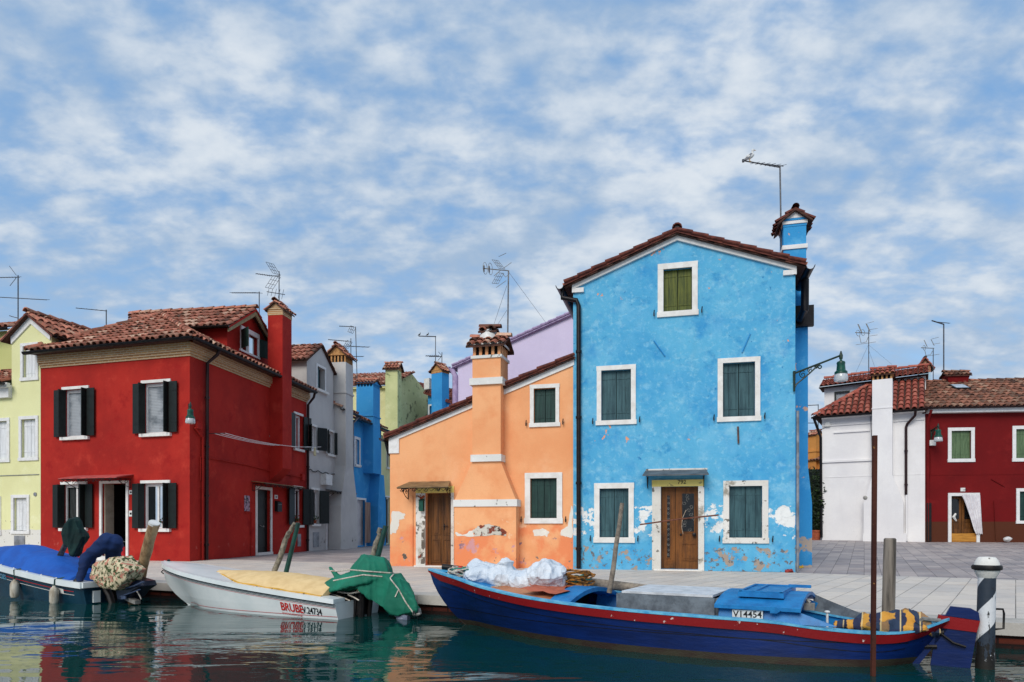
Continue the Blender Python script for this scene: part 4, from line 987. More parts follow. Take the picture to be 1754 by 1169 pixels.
# ------------------------------------------------------------------ the blue house
BL = Vector((1.47, 16.4, 0)); BR = Vector((6.31, 15.2, 0)); FU = Fac(BL, BR); LU = FU.len
M['blue'] = plaster('worn_blue_plaster', S(96, 176, 212), S(68, 156, 204), S(152, 202, 222), [
    (S(132, 194, 220), 9, .50, .26, .6, 9, .3), (S(48, 128, 184), 8, .66, .05, -1, 9, .3), (S(60, 146, 196), 2.6, .56, .16, -1, 9, .3), 
    (S(52, 142, 198), 1.5, .50, .25, -1, 9, .5), (S(122, 188, 220), 1.1, .50, .30, -1, 9, .5), (S(128, 190, 220), 4.2, .54, .22, -1, 9, .5), (S(190, 212, 222), 2.0, .665, .12, .3, 9, .4),
    (S(226, 160, 124), 3.0, .675, .02, 2.6, 9, .4), (S(206, 196, 182), 2.2, .705, .02, 3.2, 6.6, .4),
    (S(228, 230, 228), 2.1, .525, .04, .72, 1.5, .12), (S(226, 228, 226), 4.6, .545, .03, .7, 1.6, .15), (S(164, 148, 134), 4.2, .56, .03, -.6, .62, .14), (S(110, 112, 116), 9, .575, .025, -.6, .62, .14)], bump=.5, tone=.9)
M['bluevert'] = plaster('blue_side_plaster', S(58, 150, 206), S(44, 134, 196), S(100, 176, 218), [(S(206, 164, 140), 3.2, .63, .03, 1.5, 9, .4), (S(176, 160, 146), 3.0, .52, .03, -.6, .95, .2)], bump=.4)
blue = thing('blue_house', FU.P(LU / 2, 0), 'weathered bright blue gabled house with peeling plaster and white framed windows', 'house')
zl, zr = FU.px(982, 497)[1], FU.px(1363, 462)[1]; zev = (zl + zr) / 2; pk, zpk = FU.px(1155, 413); pk = LU * .487
zpk = FU.px(1155, 412)[1]
H = [win_closed(FU, FU.rect(1127, 454, 1195, 540), blue, M['whitestone'], M['olive'], fw=.125, label='weathered olive green shutter'),
     win_closed(FU, FU.rect(1022, 628, 1089, 727), blue, M['whitestone'], M['tealwood'], fw=.11),
     win_closed(FU, FU.rect(1229.5, 615, 1302, 721), blue, M['whitestone'], M['tealwood'], fw=.11),
     win_closed(FU, FU.rect(1018, 828.5, 1086, 930), blue, M['whitestone'], M['tealwood'], fw=.125),
     win_closed(FU, FU.rect(1239, 824, 1315.5, 931), blue, M['wornwhite'], M['tealwood'], fw=.125)]
dr = FU.rect(1132, 834, 1196, 979); dr = (dr[0], .03, dr[2], dr[3]); H.append(dr)
m = MB(); wall(m, FU, [(0, 0), (LU, 0), (LU, zev), (pk, zpk), (0, zev)], H, .24)
m.build('wall', M['blue'], blue)
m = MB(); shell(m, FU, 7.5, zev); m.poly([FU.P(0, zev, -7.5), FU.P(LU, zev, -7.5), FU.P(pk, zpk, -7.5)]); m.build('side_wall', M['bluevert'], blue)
q = MB(); rs = (zpk - zev) / (LU / 2)
for sg, aa in ((-1, 0.0), (1, LU)):
    q.prism([FU.P(aa + sg * .02, zev + .14, 0), FU.P(pk, zpk + .14, 0), FU.P(pk, zpk - .02, 0), FU.P(aa + sg * .02, zev - .02, 0)], FU.n * .06)
    FU.box(q, min(aa, aa - sg * .26), max(aa, aa - sg * .26), zev - .1, zev + .005, 0, .055); FU.box(q, min(aa + sg * .02, aa - sg * .04), max(aa + sg * .02, aa - sg * .04), zev - .1, zev + .06, 0, .058)
FU.box(q, pk - .05, pk + .05, zpk + .1, zpk + .3, -.02, .07)
q.build('white_verge', M['white'], blue)
q = MB()
for sg, aa in ((-1, 0.0), (1, LU)):
    e = aa + sg * .2; ze = zev + .17 - rs * .2; p = [FU.P(e, ze, .16), FU.P(e, ze, -7.6), FU.P(pk, zpk + .17, -7.6), FU.P(pk, zpk + .17, .16)]
    pp = p if sg > 0 else [p[1], p[0], p[3], p[2]]; tiles(q, [x - Vector((0, 0, .075)) for x in pp], 0, 1); dn = Vector((0, 0, -.05)); q.poly([x + dn for x in p], 1); q.poly([p[0], p[3], p[3] + dn, p[0] + dn], 2); q.poly([p[0], p[1], p[1] + dn, p[0] + dn], 1)
    n = 8
    for k in range(n):
        A = p[0].lerp(p[3], k / n); B = p[0].lerp(p[3], (k + 1.08) / n); u_ = Vector((0, 0, .012 + random.uniform(0, .01)))
        q.tube([A + u_ + Vector((0, 0, .03)), B + Vector((0, 0, .018))], [.046, .04], 9, 2)
ridge(q, FU.P(pk, zpk + .17, .2), FU.P(pk, zpk + .17, -7.6), (0, 0, 1), .22, .4, 2)
q.build('roof', [M['tile'], M['tileunder'], M['verge']], blue, 50)
ze = zev + .06
guttering(FU.P(-.3, ze, .18), FU.P(-.3, ze, -7.5), .1, blue, M['gutter']); guttering(FU.P(LU + .3, ze, .1), FU.P(LU + .3, ze, -1.35), .1, blue, M['gutter'])
a = FU.px(992, 700)[0]
pipe([FU.P(-.26, ze - .07, .02), FU.P(-.26, ze - .26, .03), FU.P(a - .05, ze - .36, .07), FU.P(a, ze - .5, .08), FU.P(a, .02, .08)], .055, M['gutter'], blue)
pipe([FU.P(LU + .3, ze - .08, -.6), FU.P(LU + .3, ze - .75, -.62), FU.P(LU + .3, ze - .8, -1.3)], .09, M['gutter'], blue, clips=False)
q = MB(); FU.box(q, LU + .2, LU + .62, ze - .95, ze - .45, -1.45, -1.33); q.build('soffit', M['gutter'], blue)
a = FU.px(1361, 800)[0]; zj = FU.px(1361, 705)[1]
pipe([FU.P(a + .06, zj, .04), FU.P(a + .06, .02, .04)], .032, M['zinc'], blue)
# chimney on its right flank
d0, d1 = -2.1, -1.45; xa = FU.px(1342, 400, -1.45)[0]; xb = FU.px(1381, 400, -1.45)[0]
zt = FU.px(1360, 388, -1.45)[1]
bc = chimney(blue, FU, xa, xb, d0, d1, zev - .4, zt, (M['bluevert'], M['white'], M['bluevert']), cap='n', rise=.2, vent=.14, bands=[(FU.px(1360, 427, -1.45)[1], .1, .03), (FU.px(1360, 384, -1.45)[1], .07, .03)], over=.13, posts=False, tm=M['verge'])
q = MB(); zc_ = zt + .19; q.prism([FU.P(xa - .02, zc_, d1 + .006), FU.P(xb + .02, zc_, d1 + .006), FU.P((xa + xb) / 2, zc_ + .19, d1 + .006)], FU.n * .03); q.build('pediment', M['white'], bc)
q = MB(); x1, x2 = FU.px(1384, 600, -1.45)[0], FU.px(1391, 900, -1.45)[0]; zf1, zf0 = FU.px(1384, 800, -1.45)[1], FU.px(1384, 862, -1.45)[1]
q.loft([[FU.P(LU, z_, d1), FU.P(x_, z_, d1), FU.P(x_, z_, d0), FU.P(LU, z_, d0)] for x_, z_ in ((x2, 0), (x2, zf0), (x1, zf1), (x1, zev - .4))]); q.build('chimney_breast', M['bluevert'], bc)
# door 792
a0, z0, a1, z1 = dr
q = MB(); fr = FU.rect(1117, 823, 1206, 981)
FU.box(q, fr[0], a0, .004, z1, -.03, .05); FU.box(q, a1, fr[2], .004, z1, -.03, .051)
d = q.build('door_surround', M['wornwhite'], blue)
M['yellowlintel'] = plaster('yellow_lintel_paint', S(228, 212, 128), S(214, 196, 110), layers=[(S(150, 140, 100), 8, .62, .05, 0, 9, .1)])
q = MB(); FU.box(q, fr[0] - .003, fr[2] + .003, z1, fr[3], -.03, .056); l = q.build('lintel', M['yellowlintel'], d)
c = FU.px(1160.5, 831)[0]; text('792', FU.P(c, z1 + .055, .06), FU.u, (0, 0, 1), .13, M['ink'], d, 'house_number', .012, 1.25, True)
q = MB(); w1 = a0 + (a1 - a0) * .395
panelled(q, FU, a0, w1 - .004, z0, z1, -.16, [(.28, .78, .05, .10)]); FU.box(q, a0 + .06, w1 - .05, z0 + .02, z0 + .2, -.16, -.15)
FU.box(q, a0, a1, z1 - .03, z1, -.2, -.13)
panelled(q, FU, w1 + .004, a1, z0, z1, -.16, [(.26, .94, .1, .31)])
q.build('door', M['door'], d)
M['blackglass'] = plain('dark_door_glass', S(16, 17, 18), S(30, 30, 30), 20, .1, .3, 30, spec=.5)
for (x0, x1, y0, y1) in ((a0 + .14, w1 - .13, z0 + .26, z1 - .2), (w1 + .15, a1 - .09, z0 + .87, z1 - .16)):
    q = MB(); FU.box(q, x0, x1, y0, y1, -.17, -.152); q.build('pane', M['blackglass'], d)
    q = MB(); t = .025
    for b in ((x0 - t, x0, y0, y1), (x1, x1 + t, y0, y1), (x0 - t, x1 + t, y1, y1 + t), (x0 - t, x1 + t, y0 - t, y0)): FU.box(q, *b, -.158, -.142)
    q.build('glazing_bead', M['door'], d)
    q = MB(); n = 10 if x1 - x0 > .2 else 12
    for k in range(n):
        cc = FU.P(random.uniform(x0 + .03, x1 - .03), y0 + (y1 - y0) * (k + .5) / n, -.145); q.tube(spiral(cc, FU.u, (0, 0, 1), .05 if x1 - x0 > .2 else .03, .01, random.choice((1, -1)) * 1.1, random.uniform(0, 6), 10), .006, 4)
    q.build('grille', M['galv'], d)
q = MB(); q.lathe([(.015, 0), (.02, .04), (.045, .05), (.045, .075), (.02, .085)], FU.P(w1 + .42, z0 + .8, -.16), 12, 0, FU.n); q.lathe([(.012, 0), (.028, .02), (.01, .03)], FU.P(w1 + .12, z0 + .8, -.16), 10, 0, FU.n); q.build('door_knob', M['gutter'], d, 40)
awr = FU.rect(1105, 805, 1213, 818); awning(FU, awr[0] - .04, awr[2] + .0, FU.px(1160, 805)[1], .42, .14, blue, M['greysheet'], lace=False, inset=.05)
q = MB(); FU.box(q, awr[0] + .02, awr[2] - .02, FU.px(1160, 806)[1], FU.px(1160, 803)[1], 0, .035); q.build('flashing', M['wornwhite'], blue)
q = MB(); FU.box(q, fr[0] + .05, fr[2] - .05, .0, .028, 0, .12); q.build('doorstep', M['whitestone'], d)
# iron wall ties and scraps of metal on the front
q = MB()
for (x0, y0, x1, y1) in ((1120, 584, 1139, 610), (1285, 572, 1271, 604)):
    q = MB(); q.tube([FU.PP(x0, y0, .02), FU.PP(x1, y1, .02)], .014, 5); q.build('wall_tie', M['bluevert'], blue)
q = MB(); q.tube([FU.PP(1264, 731, .03), FU.PP(1265, 760, .03)], .022, 4); q.build('iron_bracket', plain('rusty_brown_iron', S(112, 86, 74), S(76, 50, 40), 9, .8, .3), blue)
bar = MB(); bar.tube([FU.PP(1096, 899, .3), FU.PP(1160, 890, .3), FU.PP(1231, 882.5, .3)], .018, 7)
tag(bar.build('rusty_bar', plain('rusty_bar_iron', S(120, 74, 56), S(76, 44, 34), 16, .8, .4), None, 50), 'thin rusty iron bar fixed across the brown door of the blue house', 'iron bar')
M['rope_'] = plain('pale_worn_rod', S(186, 170, 150), S(140, 120, 100), 20)
hk = MB(); hk.tube([FU.PP(1175, 874, .12), FU.PP(1169, 888, .14), FU.PP(1167.5, 903, .14), FU.PP(1170, 915, .12)], .007, 6)
tag(hk.build('bent_rod', M['rope_'], None, 50), 'short bent pale rod hanging at the brown door of the blue house', 'rod')
# ------------------------------------------------------------------ the orange house
OL = G(668, 969.7); OR = Vector((1.50, 16.415, 0)); FO = Fac(OL, OR); LO = FO.len
M['orange'] = plaster('orange_plaster', S(240, 176, 126), S(230, 156, 106), S(242, 190, 148), [
    (S(228, 150, 100), 1.3, .50, .25, -1, 9, .5), (S(230, 138, 92), 1.2, .44, .16, -.5, 1.25, .4), (S(238, 190, 150), 2.4, .60, .06, .5, 1.4, .3), (S(150, 118, 128), 3.4, .615, .03, .35, .75, .1), (S(206, 150, 150), 2.8, .60, .05, -.3, .9, .2), (S(130, 116, 110), 6.2, .66, .03, -.3, .8, .2)], bump=.35, tone=.6)
M['flake'] = plaster('white_plaster_flake', S(226, 222, 212), S(206, 200, 188), bump=.4)
M['bareflake'] = plaster('grey_render_patch', S(120, 112, 102), S(92, 84, 76), layers=[(S(206, 200, 190), 6, .52, .05, -1, 9, .3)], bump=.6)
M['brickflake'] = plaster('bare_brick_patch', S(206, 202, 190), S(178, 172, 158), layers=[(S(130, 66, 50), 5, .50, .06, -1, 9, .1), (S(70, 62, 54), 12, .60, .04, -1, 9, .1)], bump=.9)
orn = thing('orange_house', FO.P(LO / 2, 0), 'orange lean-to roofed house with a big flared chimney, joined to the blue house', 'house')
zol = FO.px(668, 752)[1]; zor = FO.px(980, 619)[1]
H = [win_closed(FO, FO.rect(908, 660, 958.5, 730.5), orn, M['whitestone'], M['bottlegreen'], fw=.095, seq=(.5, .5)),
     win_closed(FO, FO.rect(899.5, 811, 963, 897), orn, M['whitestone'], M['bottlegreen'], fw=.13, seq=(.5, .5))]
dr = FO.rect(729, 845, 773, 967); dr = (dr[0], .03, dr[2], dr[3]); H.append(dr)
m = MB(); wall(m, FO, [(0, 0), (LO, 0), (LO, zor), (0, zol)], H, .26)
for pts in ([(670, 876), (684, 876), (694, 881), (692, 889), (684, 890), (683, 905), (677, 913), (669, 916)],
            [(978, 868), (981, 868), (981, 921), (970, 920), (960, 917), (961, 908), (972, 903)],
            [(913, 907), (930, 906), (941, 911), (937, 919), (914, 918)]): patch(m, FO, pts, 1)
for pts in ([(689, 949), (694, 948), (697, 956), (692, 960)],): patch(m, FO, pts, 2)
m.build('wall', [M['orange'], M['flake'], M['bareflake']], orn)
m = MB(); m.poly([FO.P(0, 0), FO.P(0, 0, -6), FO.P(0, zol, -6), FO.P(0, zol)]); m.poly([FO.P(0, 0, -6), FO.P(LO, 0, -6), FO.P(LO, zor, -6), FO.P(0, zol, -6)]); m.build('side_wall', M['orange'], orn)
q = MB(); sl_ = (zor - zol) / LO
q.prism([FO.P(-.02, zol + .1, 0), FO.P(LO, zor + .1, 0), FO.P(LO, zor - .1, 0), FO.P(.26, zol + sl_ * .26 - .1, 0), FO.P(.26, zol - .38, 0), FO.P(-.02, zol - .38, 0)], FO.n * .035)
q.build('white_verge', M['white'], orn)
q = MB(); p = [FO.P(-.12, zol + .09 - .12 * sl_, .12), FO.P(-.12, zol + .09 - .12 * sl_, -6.1), FO.P(LO, zor + .12, -6.1), FO.P(LO, zor + .12, .12)]
tiles(q, [x - Vector((0, 0, .075)) for x in (p[1], p[0], p[3], p[2])]); dn = Vector((0, 0, -.05)); q.poly([x + dn for x in p], 1); q.poly([p[0], p[3], p[3] + dn, p[0] + dn], 2)
n = 11
for k in range(n):
    A, B = p[0].lerp(p[3], k / n), p[0].lerp(p[3], (k + 1.06) / n); q.tube([A + Vector((0, 0, .035 + random.uniform(-.01, .012))), B + Vector((0, 0, .012))], [.044, .038], 9, 2)
q.build('roof', [M['tile'], M['tileunder'], M['verge']], orn, 50)
guttering(FO.P(-.18, zol + .02, .1), FO.P(-.18, zol + .02, -6), .09, orn)
q = MB(); q.tube([FO.P(-.16, zol - .04, -.1), FO.P(-.1, zol - .3, -.12), FO.P(-.05, zol - .42, -.15)], .05, 8); q.build('downpipe', M['gutter'], orn, 50)
# chimney: breast, flared hood, shaft
pj = .36
b0, b1 = FO.px(778, 900, pj)[0], FO.px(884, 900, pj)[0]; s0, s1 = FO.px(808.5, 700, pj)[0], FO.px(857, 700, pj)[0]
zb0, zb1 = FO.px(830, 868, pj)[1], FO.px(830, 856, pj)[1]; zh = FO.px(830, 791, pj)[1]; zs1 = FO.px(830, 612, pj)[1]
M['bandwhite'] = plaster('stained_white_band', S(224, 224, 220), S(208, 208, 202), layers=[(S(96, 92, 84), 4, .60, .05, 0, 9, .1)], bump=.3)
m = MB(); FO.box(m, b0, b1, 0, zb0, -.02, pj)
patch(m, FO.off(pj), [(810, 908), (820, 901), (838, 898), (856, 902), (868, 912), (868, 918), (812, 918)], 1, .005)
patch(m, FO.off(pj), [(780, 912), (792, 916), (811, 908), (811, 919), (782, 919)], 2, .004)
ob = m.build('chimney_breast', [M['orange'], M['brickflake'], M['flake']], orn)
q = MB(); q.loft([[FO.P(b0 + .01, zb1, -.02), FO.P(b1 - .01, zb1, -.02), FO.P(b1 - .01, zb1, pj - .005), FO.P(b0 + .01, zb1, pj - .005)], [FO.P(s0, zh, -.02), FO.P(s1, zh, -.02), FO.P(s1, zh, pj - .03), FO.P(s0, zh, pj - .03)]]); q.build('hood', M['orange'], ob)
zr1, zr0 = FO.px(830, 659, pj)[1], FO.px(830, 647.5, pj)[1]
oc = chimney(orn, FO, s0, s1, pj - .72, pj - .03, zh, zs1, (M['orange'], M['bandwhite'], M['orange']), cap='u', rise=.2, vent=.3, over=.13,
    bands=[(zr1, zr0 - zr1, .06), (zs1 - .02, .07, .035), (zs1 + .30, .05, .05)])
for (a, b, c, d) in ((b0 - .02, b1 + .03, zb0, zb1), (s0 - .03, s1 + .03, zh, FO.px(830, 779, pj)[1])):
    q = MB(); FO.box(q, a, b, c, d, -.02, pj + .03); q.build('band', M['bandwhite'], ob)
q = MB(); cc = FO.P((s0 + s1) / 2 - .05, zs1 + .52, pj - .45)
q.lathe([(.26, 0), (.25, .1), (.2, .2), (.1, .26), (.001, .28)], cc, 16, 1)
tilecap(q, cc + Vector((0, 0, .22)), FO.u, FO.n, .34, .3, .07, .06, 0, 2); q.build('chimney_crown', [M['tile'], M['plate'], M['tileunder']], oc, 40)
# door 794
a0, z0, a1, z1 = dr; fr = FO.rect(713, 838, 778, 970)
q = MB(); FO.box(q, fr[0], a0 + .0, .004, z1, -.03, .03); FO.box(q, a1, fr[2], .004, z1, -.03, .03); d = q.build('door_surround', M['wornwhite'], orn)
q = MB(); FO.box(q, fr[0] - .002, fr[2] + .002, z1, fr[3] + .06, -.03, .034); q.build('lintel', M['yellowlintel'], d)
text('794', FO.P(FO.px(745, 840)[0], z1 + .05, .038), FO.u, (0, 0, 1), .1, M['ink'], d, 'house_number', .012, 1.2, True)
q = MB(); mid = a0 + (a1 - a0) * .55
panelled(q, FO, a0 + .09, mid - .004, z0, z1, -.16, [(.1, .9, .04, .36), (.1, .9, .42, .97)]); panelled(q, FO, mid + .004, a1, z0, z1, -.16, [(.1, .9, .04, .36), (.1, .9, .42, .97)]); FO.box(q, a0, a0 + .085, z0, z1, -.2, -.14)
q.build('door', M['doordark'], d)
q = MB(); c = FO.P(mid + .06, z0 + 1.0, -.16); q.tube([c, c + FO.n * .05, c + FO.n * .05 + FO.u * .12], .012, 6); FO.box(q, mid + .03, mid + .08, z0 + .9, z0 + 1.06, -.16, -.15); q.build('door_handle', M['gutter'], d)
m = MB(); 
patch(m, FO.off(.031), [(723, 893), (727.5, 893), (727.8, 966), (721, 966), (722, 930)], 0, .003, .012); patch(m, FO.off(.031), [(716, 941), (721, 940), (722, 958), (717, 966)], 1, .003, .012)
m.build('bare_patch', [M['bareflake'], M['brickflake']], d)
q = MB(); FO.box(q, fr[0], fr[2] + .1, 0, .029, 0, .16); q.build('doorstep', M['whitestone'], d)
awr = FO.rect(697, 826, 781, 838); awning(FO, awr[0] - .06, awr[2] - .02, FO.px(745, 825)[1], .5, .16, orn, M['brownawning'], inset=.13)
q = MB(); q.tube([FO.PP(706.5, 850, .02), FO.PP(706.5, 969, .02)], .018, 6); q.build('conduit', M['orange'], orn)
lb = thing('mailbox', FO.PP(724, 876, .04), 'green letter box with dried flowers beside the brown door of the orange house', 'mailbox')
r = FO.rect(721, 858, 728, 876); q = MB(); FO.box(q, r[0], r[2], r[1], r[3], .034, .15); q.prism([FO.P(r[0] - .01, r[3], .034), FO.P(r[0] - .01, r[3], .17), FO.P(r[0] - .01, r[3] + .05, .05)], FO.u * (r[2] - r[0] + .02)); q.build('box', M['lampgreen'], lb)
q = MB()
for k in range(26):
    c = FO.P(random.gauss((r[0] + r[2]) / 2, .05), r[3] + .06 + abs(random.gauss(0, .04)), .1 + random.gauss(0, .03)); v1 = Vector((random.gauss(0, 1), random.gauss(0, 1), random.gauss(0, 1))).normalized() * .035; v2 = v1.orthogonal().normalized() * .02; q.poly([c - v1, c + v2, c + v1, c - v2])
q.build('dried_flowers', M['terracotta'], lb)
# ------------------------------------------------------------------ lilac house behind the orange roof
FL = Fac(at(784, 900, 24.6), at(1040, 900, 22.2)); LL = FL.len
M['lilac'] = plaster('lilac_plaster', S(208, 198, 224), S(200, 190, 217), S(216, 208, 230), tone=.5)
M['lilactrim'] = plain('purple_trim', S(172, 156, 188), S(146, 128, 164), 9, .7, .2)
lil = thing('lilac_house', FL.P(LL / 2, 0), 'lilac house with a plain sloping gable, behind the orange house', 'house')
z0, z1 = FL.px(784, 627)[1], FL.px(982, 540)[1]; a9 = FL.px(982, 540)[0]; zz = z0 + (z1 - z0) * LL / a9
m = MB(); wall(m, FL, [(0, 0), (LL, 0), (LL, zz), (0, z0)]); m.poly([FL.P(0, 0), FL.P(0, 0, -6), FL.P(0, z0, -6), FL.P(0, z0)]); m.poly([FL.P(LL, 0), FL.P(LL, 0, -6), FL.P(LL, zz, -6), FL.P(LL, zz)]); m.build('wall', M['lilac'], lil)
q = MB(); p = [FL.P(-.18, z0 + .0, .1), FL.P(-.18, z0 + .0, -6), FL.P(LL, zz + .08, -6), FL.P(LL, zz + .08, .1)]; tiles(q, [x - Vector((0, 0, .08)) for x in (p[1], p[0], p[3], p[2])]); dn = Vector((0, 0, -.07)); q.poly([x + dn for x in p], 1); q.poly([p[0], p[3], p[3] + dn, p[0] + dn], 2); n = 20
for k in range(n):
    A, B = p[0].lerp(p[3], k / n), p[0].lerp(p[3], (k + 1.05) / n); q.tube([A + Vector((0, 0, .03)), B + Vector((0, 0, .01))], [.05, .045], 7, 2)
q.build('roof', [M['lilactrim'], M['lilactrim'], M['lilactrim']], lil, 50)
guttering(FL.P(-.24, z0 - .02, .12), FL.P(-.24, z0 - .02, -6), .1, lil, M['lilactrim'])
pipe([FL.P(-.24, z0 - .1, .02), FL.P(-.08, z0 - .35, .05), FL.P(-.08, .1, .05)], .1, M['lilactrim'], lil, clips=False)
# ------------------------------------------------------------------ white house and dark red house across the square
GZ = .36
def A0(px, Y): return at(px, 900, Y)
FW = Fac(A0(1408, 31.5), A0(1584.5, 29.4)); FK2 = Fac(A0(1585, 29.4), A0(1985, 28.36))
M['limewash'] = plaster('white_limewash', S(234, 232, 230), S(222, 220, 220), S(238, 237, 236), [(S(190, 186, 190), 3.5, .62, .1, -1, 1.0, .3)], bump=.2, tone=.6)
wh = thing('white_house', FW.P(FW.len / 2, GZ - .1), 'blank white house with a tall white chimney breast and red tiled roof, across the square', 'house')
LW = FW.len; ze = FW.px(1500, 709)[1]
m = MB(); wall(m, FW, [(0, GZ - .3), (LW, GZ - .3), (LW, ze), (0, ze)]); shell(m, FW, 5, ze)
m.build('wall', M['limewash'], wh)
q = MB(); zq = FW.px(1495, 816)[1]; FW.box(q, .05, LW - .02, zq, zq + .03, 0, .012); FW.box(q, .02, FW.px(1495, 800)[0], FW.px(1440, 792)[1], FW.px(1440, 792)[1] + .09, 0, .07); zz = FW.px(1440, 742)[1]; FW.box(q, FW.px(1428, 742)[0], FW.px(1490, 742)[0], zz, zz + .06, 0, .06)
FW.box(q, .02, LW - .02, ze - .42, ze - .36, 0, .05); FW.box(q, .0, LW, ze - .1, ze + .01, 0, .2)
q.build('moulding', M['limewash'], wh)
su = 2.3; zu0 = ze + .1 + su * .62; zu1 = FW.px(1450, 662, -su)[1]
FWu = FW.off(-su); ua0, ua1 = FWu.px(1412, 680)[0], FWu.px(1586, 650)[0]
wr_ = FWu.rect(1432, 674, 1453, 699)
m = MB(); wall(m, FWu, [(ua0, ze - .2), (ua1, ze - .2), (ua1, zu1 + .15), (ua0, zu1)], [wr_], .1); m.poly([FWu.P(ua0, ze - .2, 0), FWu.P(ua0, ze - .2, -3), FWu.P(ua0, zu1, -3), FWu.P(ua0, zu1, 0)]); m.build('upper_wall', M['limewash'], wh)
q = MB()
e0, e1 = FW.P(-.35, ze + .03, .35), FW.P(LW + .0, ze + .03, .35)
k0 = FW.P(1.9, ze + .03 + .66 * (su + .35), -su); k1 = FW.P(LW, ze + .03 + .66 * (su + .35), -su)
tiles(q, [e0, e1, k1, k0], 0, 1, .25); q.poly([e0, k0, FW.P(-.35, ze + .03, -4)], 1); ridge(q, e0, k0)
zr = zu1 + .75
tiles(q, [FWu.P(ua0 - .2, zu1 + .05, .3), FWu.P(ua1 + .1, zu1 + .2, .3), FWu.P(ua1 + .1, zr + .15, -1.6), FWu.P(ua0 - .2, zr, -1.6)], 0, 1, .2)
q.poly([FWu.P(ua0 - .2, zu1 - .02, .3), FWu.P(ua1 + .1, zu1 + .13, .3), FWu.P(ua1 + .1, zu1 + .13, -1), FWu.P(ua0 - .2, zu1 - .02, -1)], 1)
ridge(q, FWu.P(ua0 - .2, zr, -1.6), FWu.P(ua1 + .1, zr + .15, -1.6))
q.build('roof', [M['tilered'], M['tileunder']], wh, 50)
guttering(FW.P(-.4, ze - .0, .42), FW.P(LW, ze, .42), .08, wh); guttering(FWu.P(ua0 - .2, zu1, .34), FWu.P(ua1 + .1, zu1 + .15, .34), .06, wh)
pipe([FW.P(-.3, ze - .05, .4), FW.P(-.05, ze - .9, .05), FW.P(-.02, .5, .05)], .06, M['gutter'], wh, clips=False)
m = MB(); t = .07; a0, z0, a1, z1 = wr_
for b in ((a0 - t, a0, z0, z1), (a1, a1 + t, z0, z1), (a0 - t, a1 + t, z1, z1 + t), (a0 - t, a1 + t, z0 - t, z0)): FWu.box(m, *b, -.02, .04)
w = m.build('window', M['blackgreen'], wh); q = MB(); FWu.quad(q, a0, z0, a1, z1, -.06); q.build('blind', M['blind'], w); q = MB(); FWu.box(q, a1 + .1, a1 + .42, z0, z1, .05, .08); q.build('shutter', M['blackgreen'], w)
ca0, ca1 = FW.px(1494, 760, .5)[0], FW.px(1528.5, 760, .5)[0]; zc1 = FW.px(1510, 650, .5)[1]
cc = chimney(wh, FW, ca0, ca1, -.35, .5, FW.px(1510, 816)[1], zc1, (M['limewash'], M['limewash'], M['cementvent']), cap='u', rise=.26, vent=.22, over=.1, tm=M['tilered'], bands=[(FW.px(1510, 703)[1], .05, .02)])
q = MB(); fl0, fl1 = FW.px(1478, 900, .5)[0], FW.px(1552, 900, .5)[0]; zf = FW.px(1510, 914)[1]
q.loft([[FW.P(x0, z_, -.02), FW.P(x1, z_, -.02), FW.P(x1, z_, .5), FW.P(x0, z_, .5)] for x0, x1, z_ in ((fl0, fl1, GZ - .2), (fl0, fl1, zf), (fl0 + .03, fl1 - .1, zf + .02), (fl0 + .03, fl1 - .1, FW.px(1510, 862)[1]), (ca0, ca1, FW.px(1510, 816)[1]))]); q.build('chimney_breast', M['limewash'], cc)
q = MB(); q.lathe([(.085, 0), (.09, .02), (.05, .03)], FW.PP(1482, 853, .5), 14, 0, FW.n); q.build('vent', M['galv'], cc, 40)
pa = FW.px(1552, 800)[0]
pipe([FW.P(pa + .36, ze - .03, .4), FW.P(pa + .34, ze - .25, .3), FW.P(pa + .05, ze - .55, .08), FW.P(pa, ze - .7, .07), FW.P(pa, FW.px(1552, 848)[1], .07)], .055, M['brownpipe'], wh)
pipe([FW.P(pa + .02, FW.px(1552, 848)[1], .05), FW.P(pa + .02, GZ, .05)], .05, M['limewash'], wh, clips=False)
q = MB(); r = FW.rect(1414, 723, 1422, 731); FW.box(q, r[0], r[2], r[1], r[3], 0, .12); q.build('junction_box', M['plate'], wh)
q = MB(); q.tube([FW.PP(1408, 735, .03), FW.PP(1424, 728, .03), FW.PP(1493, 724, .03)], .012, 5); q.tube([FW.PP(1491, 706, .05), FW.PP(1492, 730, .04), FW.PP(1494.5, 790, .03)], .016, 5); q.build('cable', M['zinc'], wh)
# dark red house
M['darkred'] = plaster('dark_red_plaster', S(112, 16, 18), S(98, 13, 16), S(124, 26, 26), [(S(150, 84, 78), 2.2, .66, .1, 1.0, 2.2, .3), (S(84, 44, 28), .8, .25, .02, -3, FK2.px(1640, 894)[1], .015)], bump=.2)
dk = thing('dark_red_house', FK2.P(4, GZ - .1), 'dark red house with a brown plinth and green shutters, right of the white house', 'house')
LK = FK2.len; zk = FK2.px(1660, 708)[1]
H = [win_closed(FK2, FK2.rect(1623.5, 733, 1669, 791.5), dk, M['white'], M['sage'], fw=.14, seq=(.5, .5), stay=False),
     win_closed(FK2, FK2.rect(1734, 730, 1781, 790.5), dk, M['white'], M['sage'], fw=.14, seq=(.5, .5), stay=False),
     win_closed(FK2, FK2.rect(1740.5, 837, 1787, 897.5), dk, M['white'], M['bottlegreen'], fw=.13, seq=(.5, .5), stay=False)]
dr = FK2.rect(1629, 850, 1672, 928); dr = (dr[0], GZ - .02, dr[2], dr[3]); H.append(dr)
m = MB(); wall(m, FK2, [(0, GZ - .3), (LK, GZ - .3), (LK, zk), (0, zk)], H, .24); shell(m, FK2, 5, zk); m.build('wall', M['darkred'], dk)
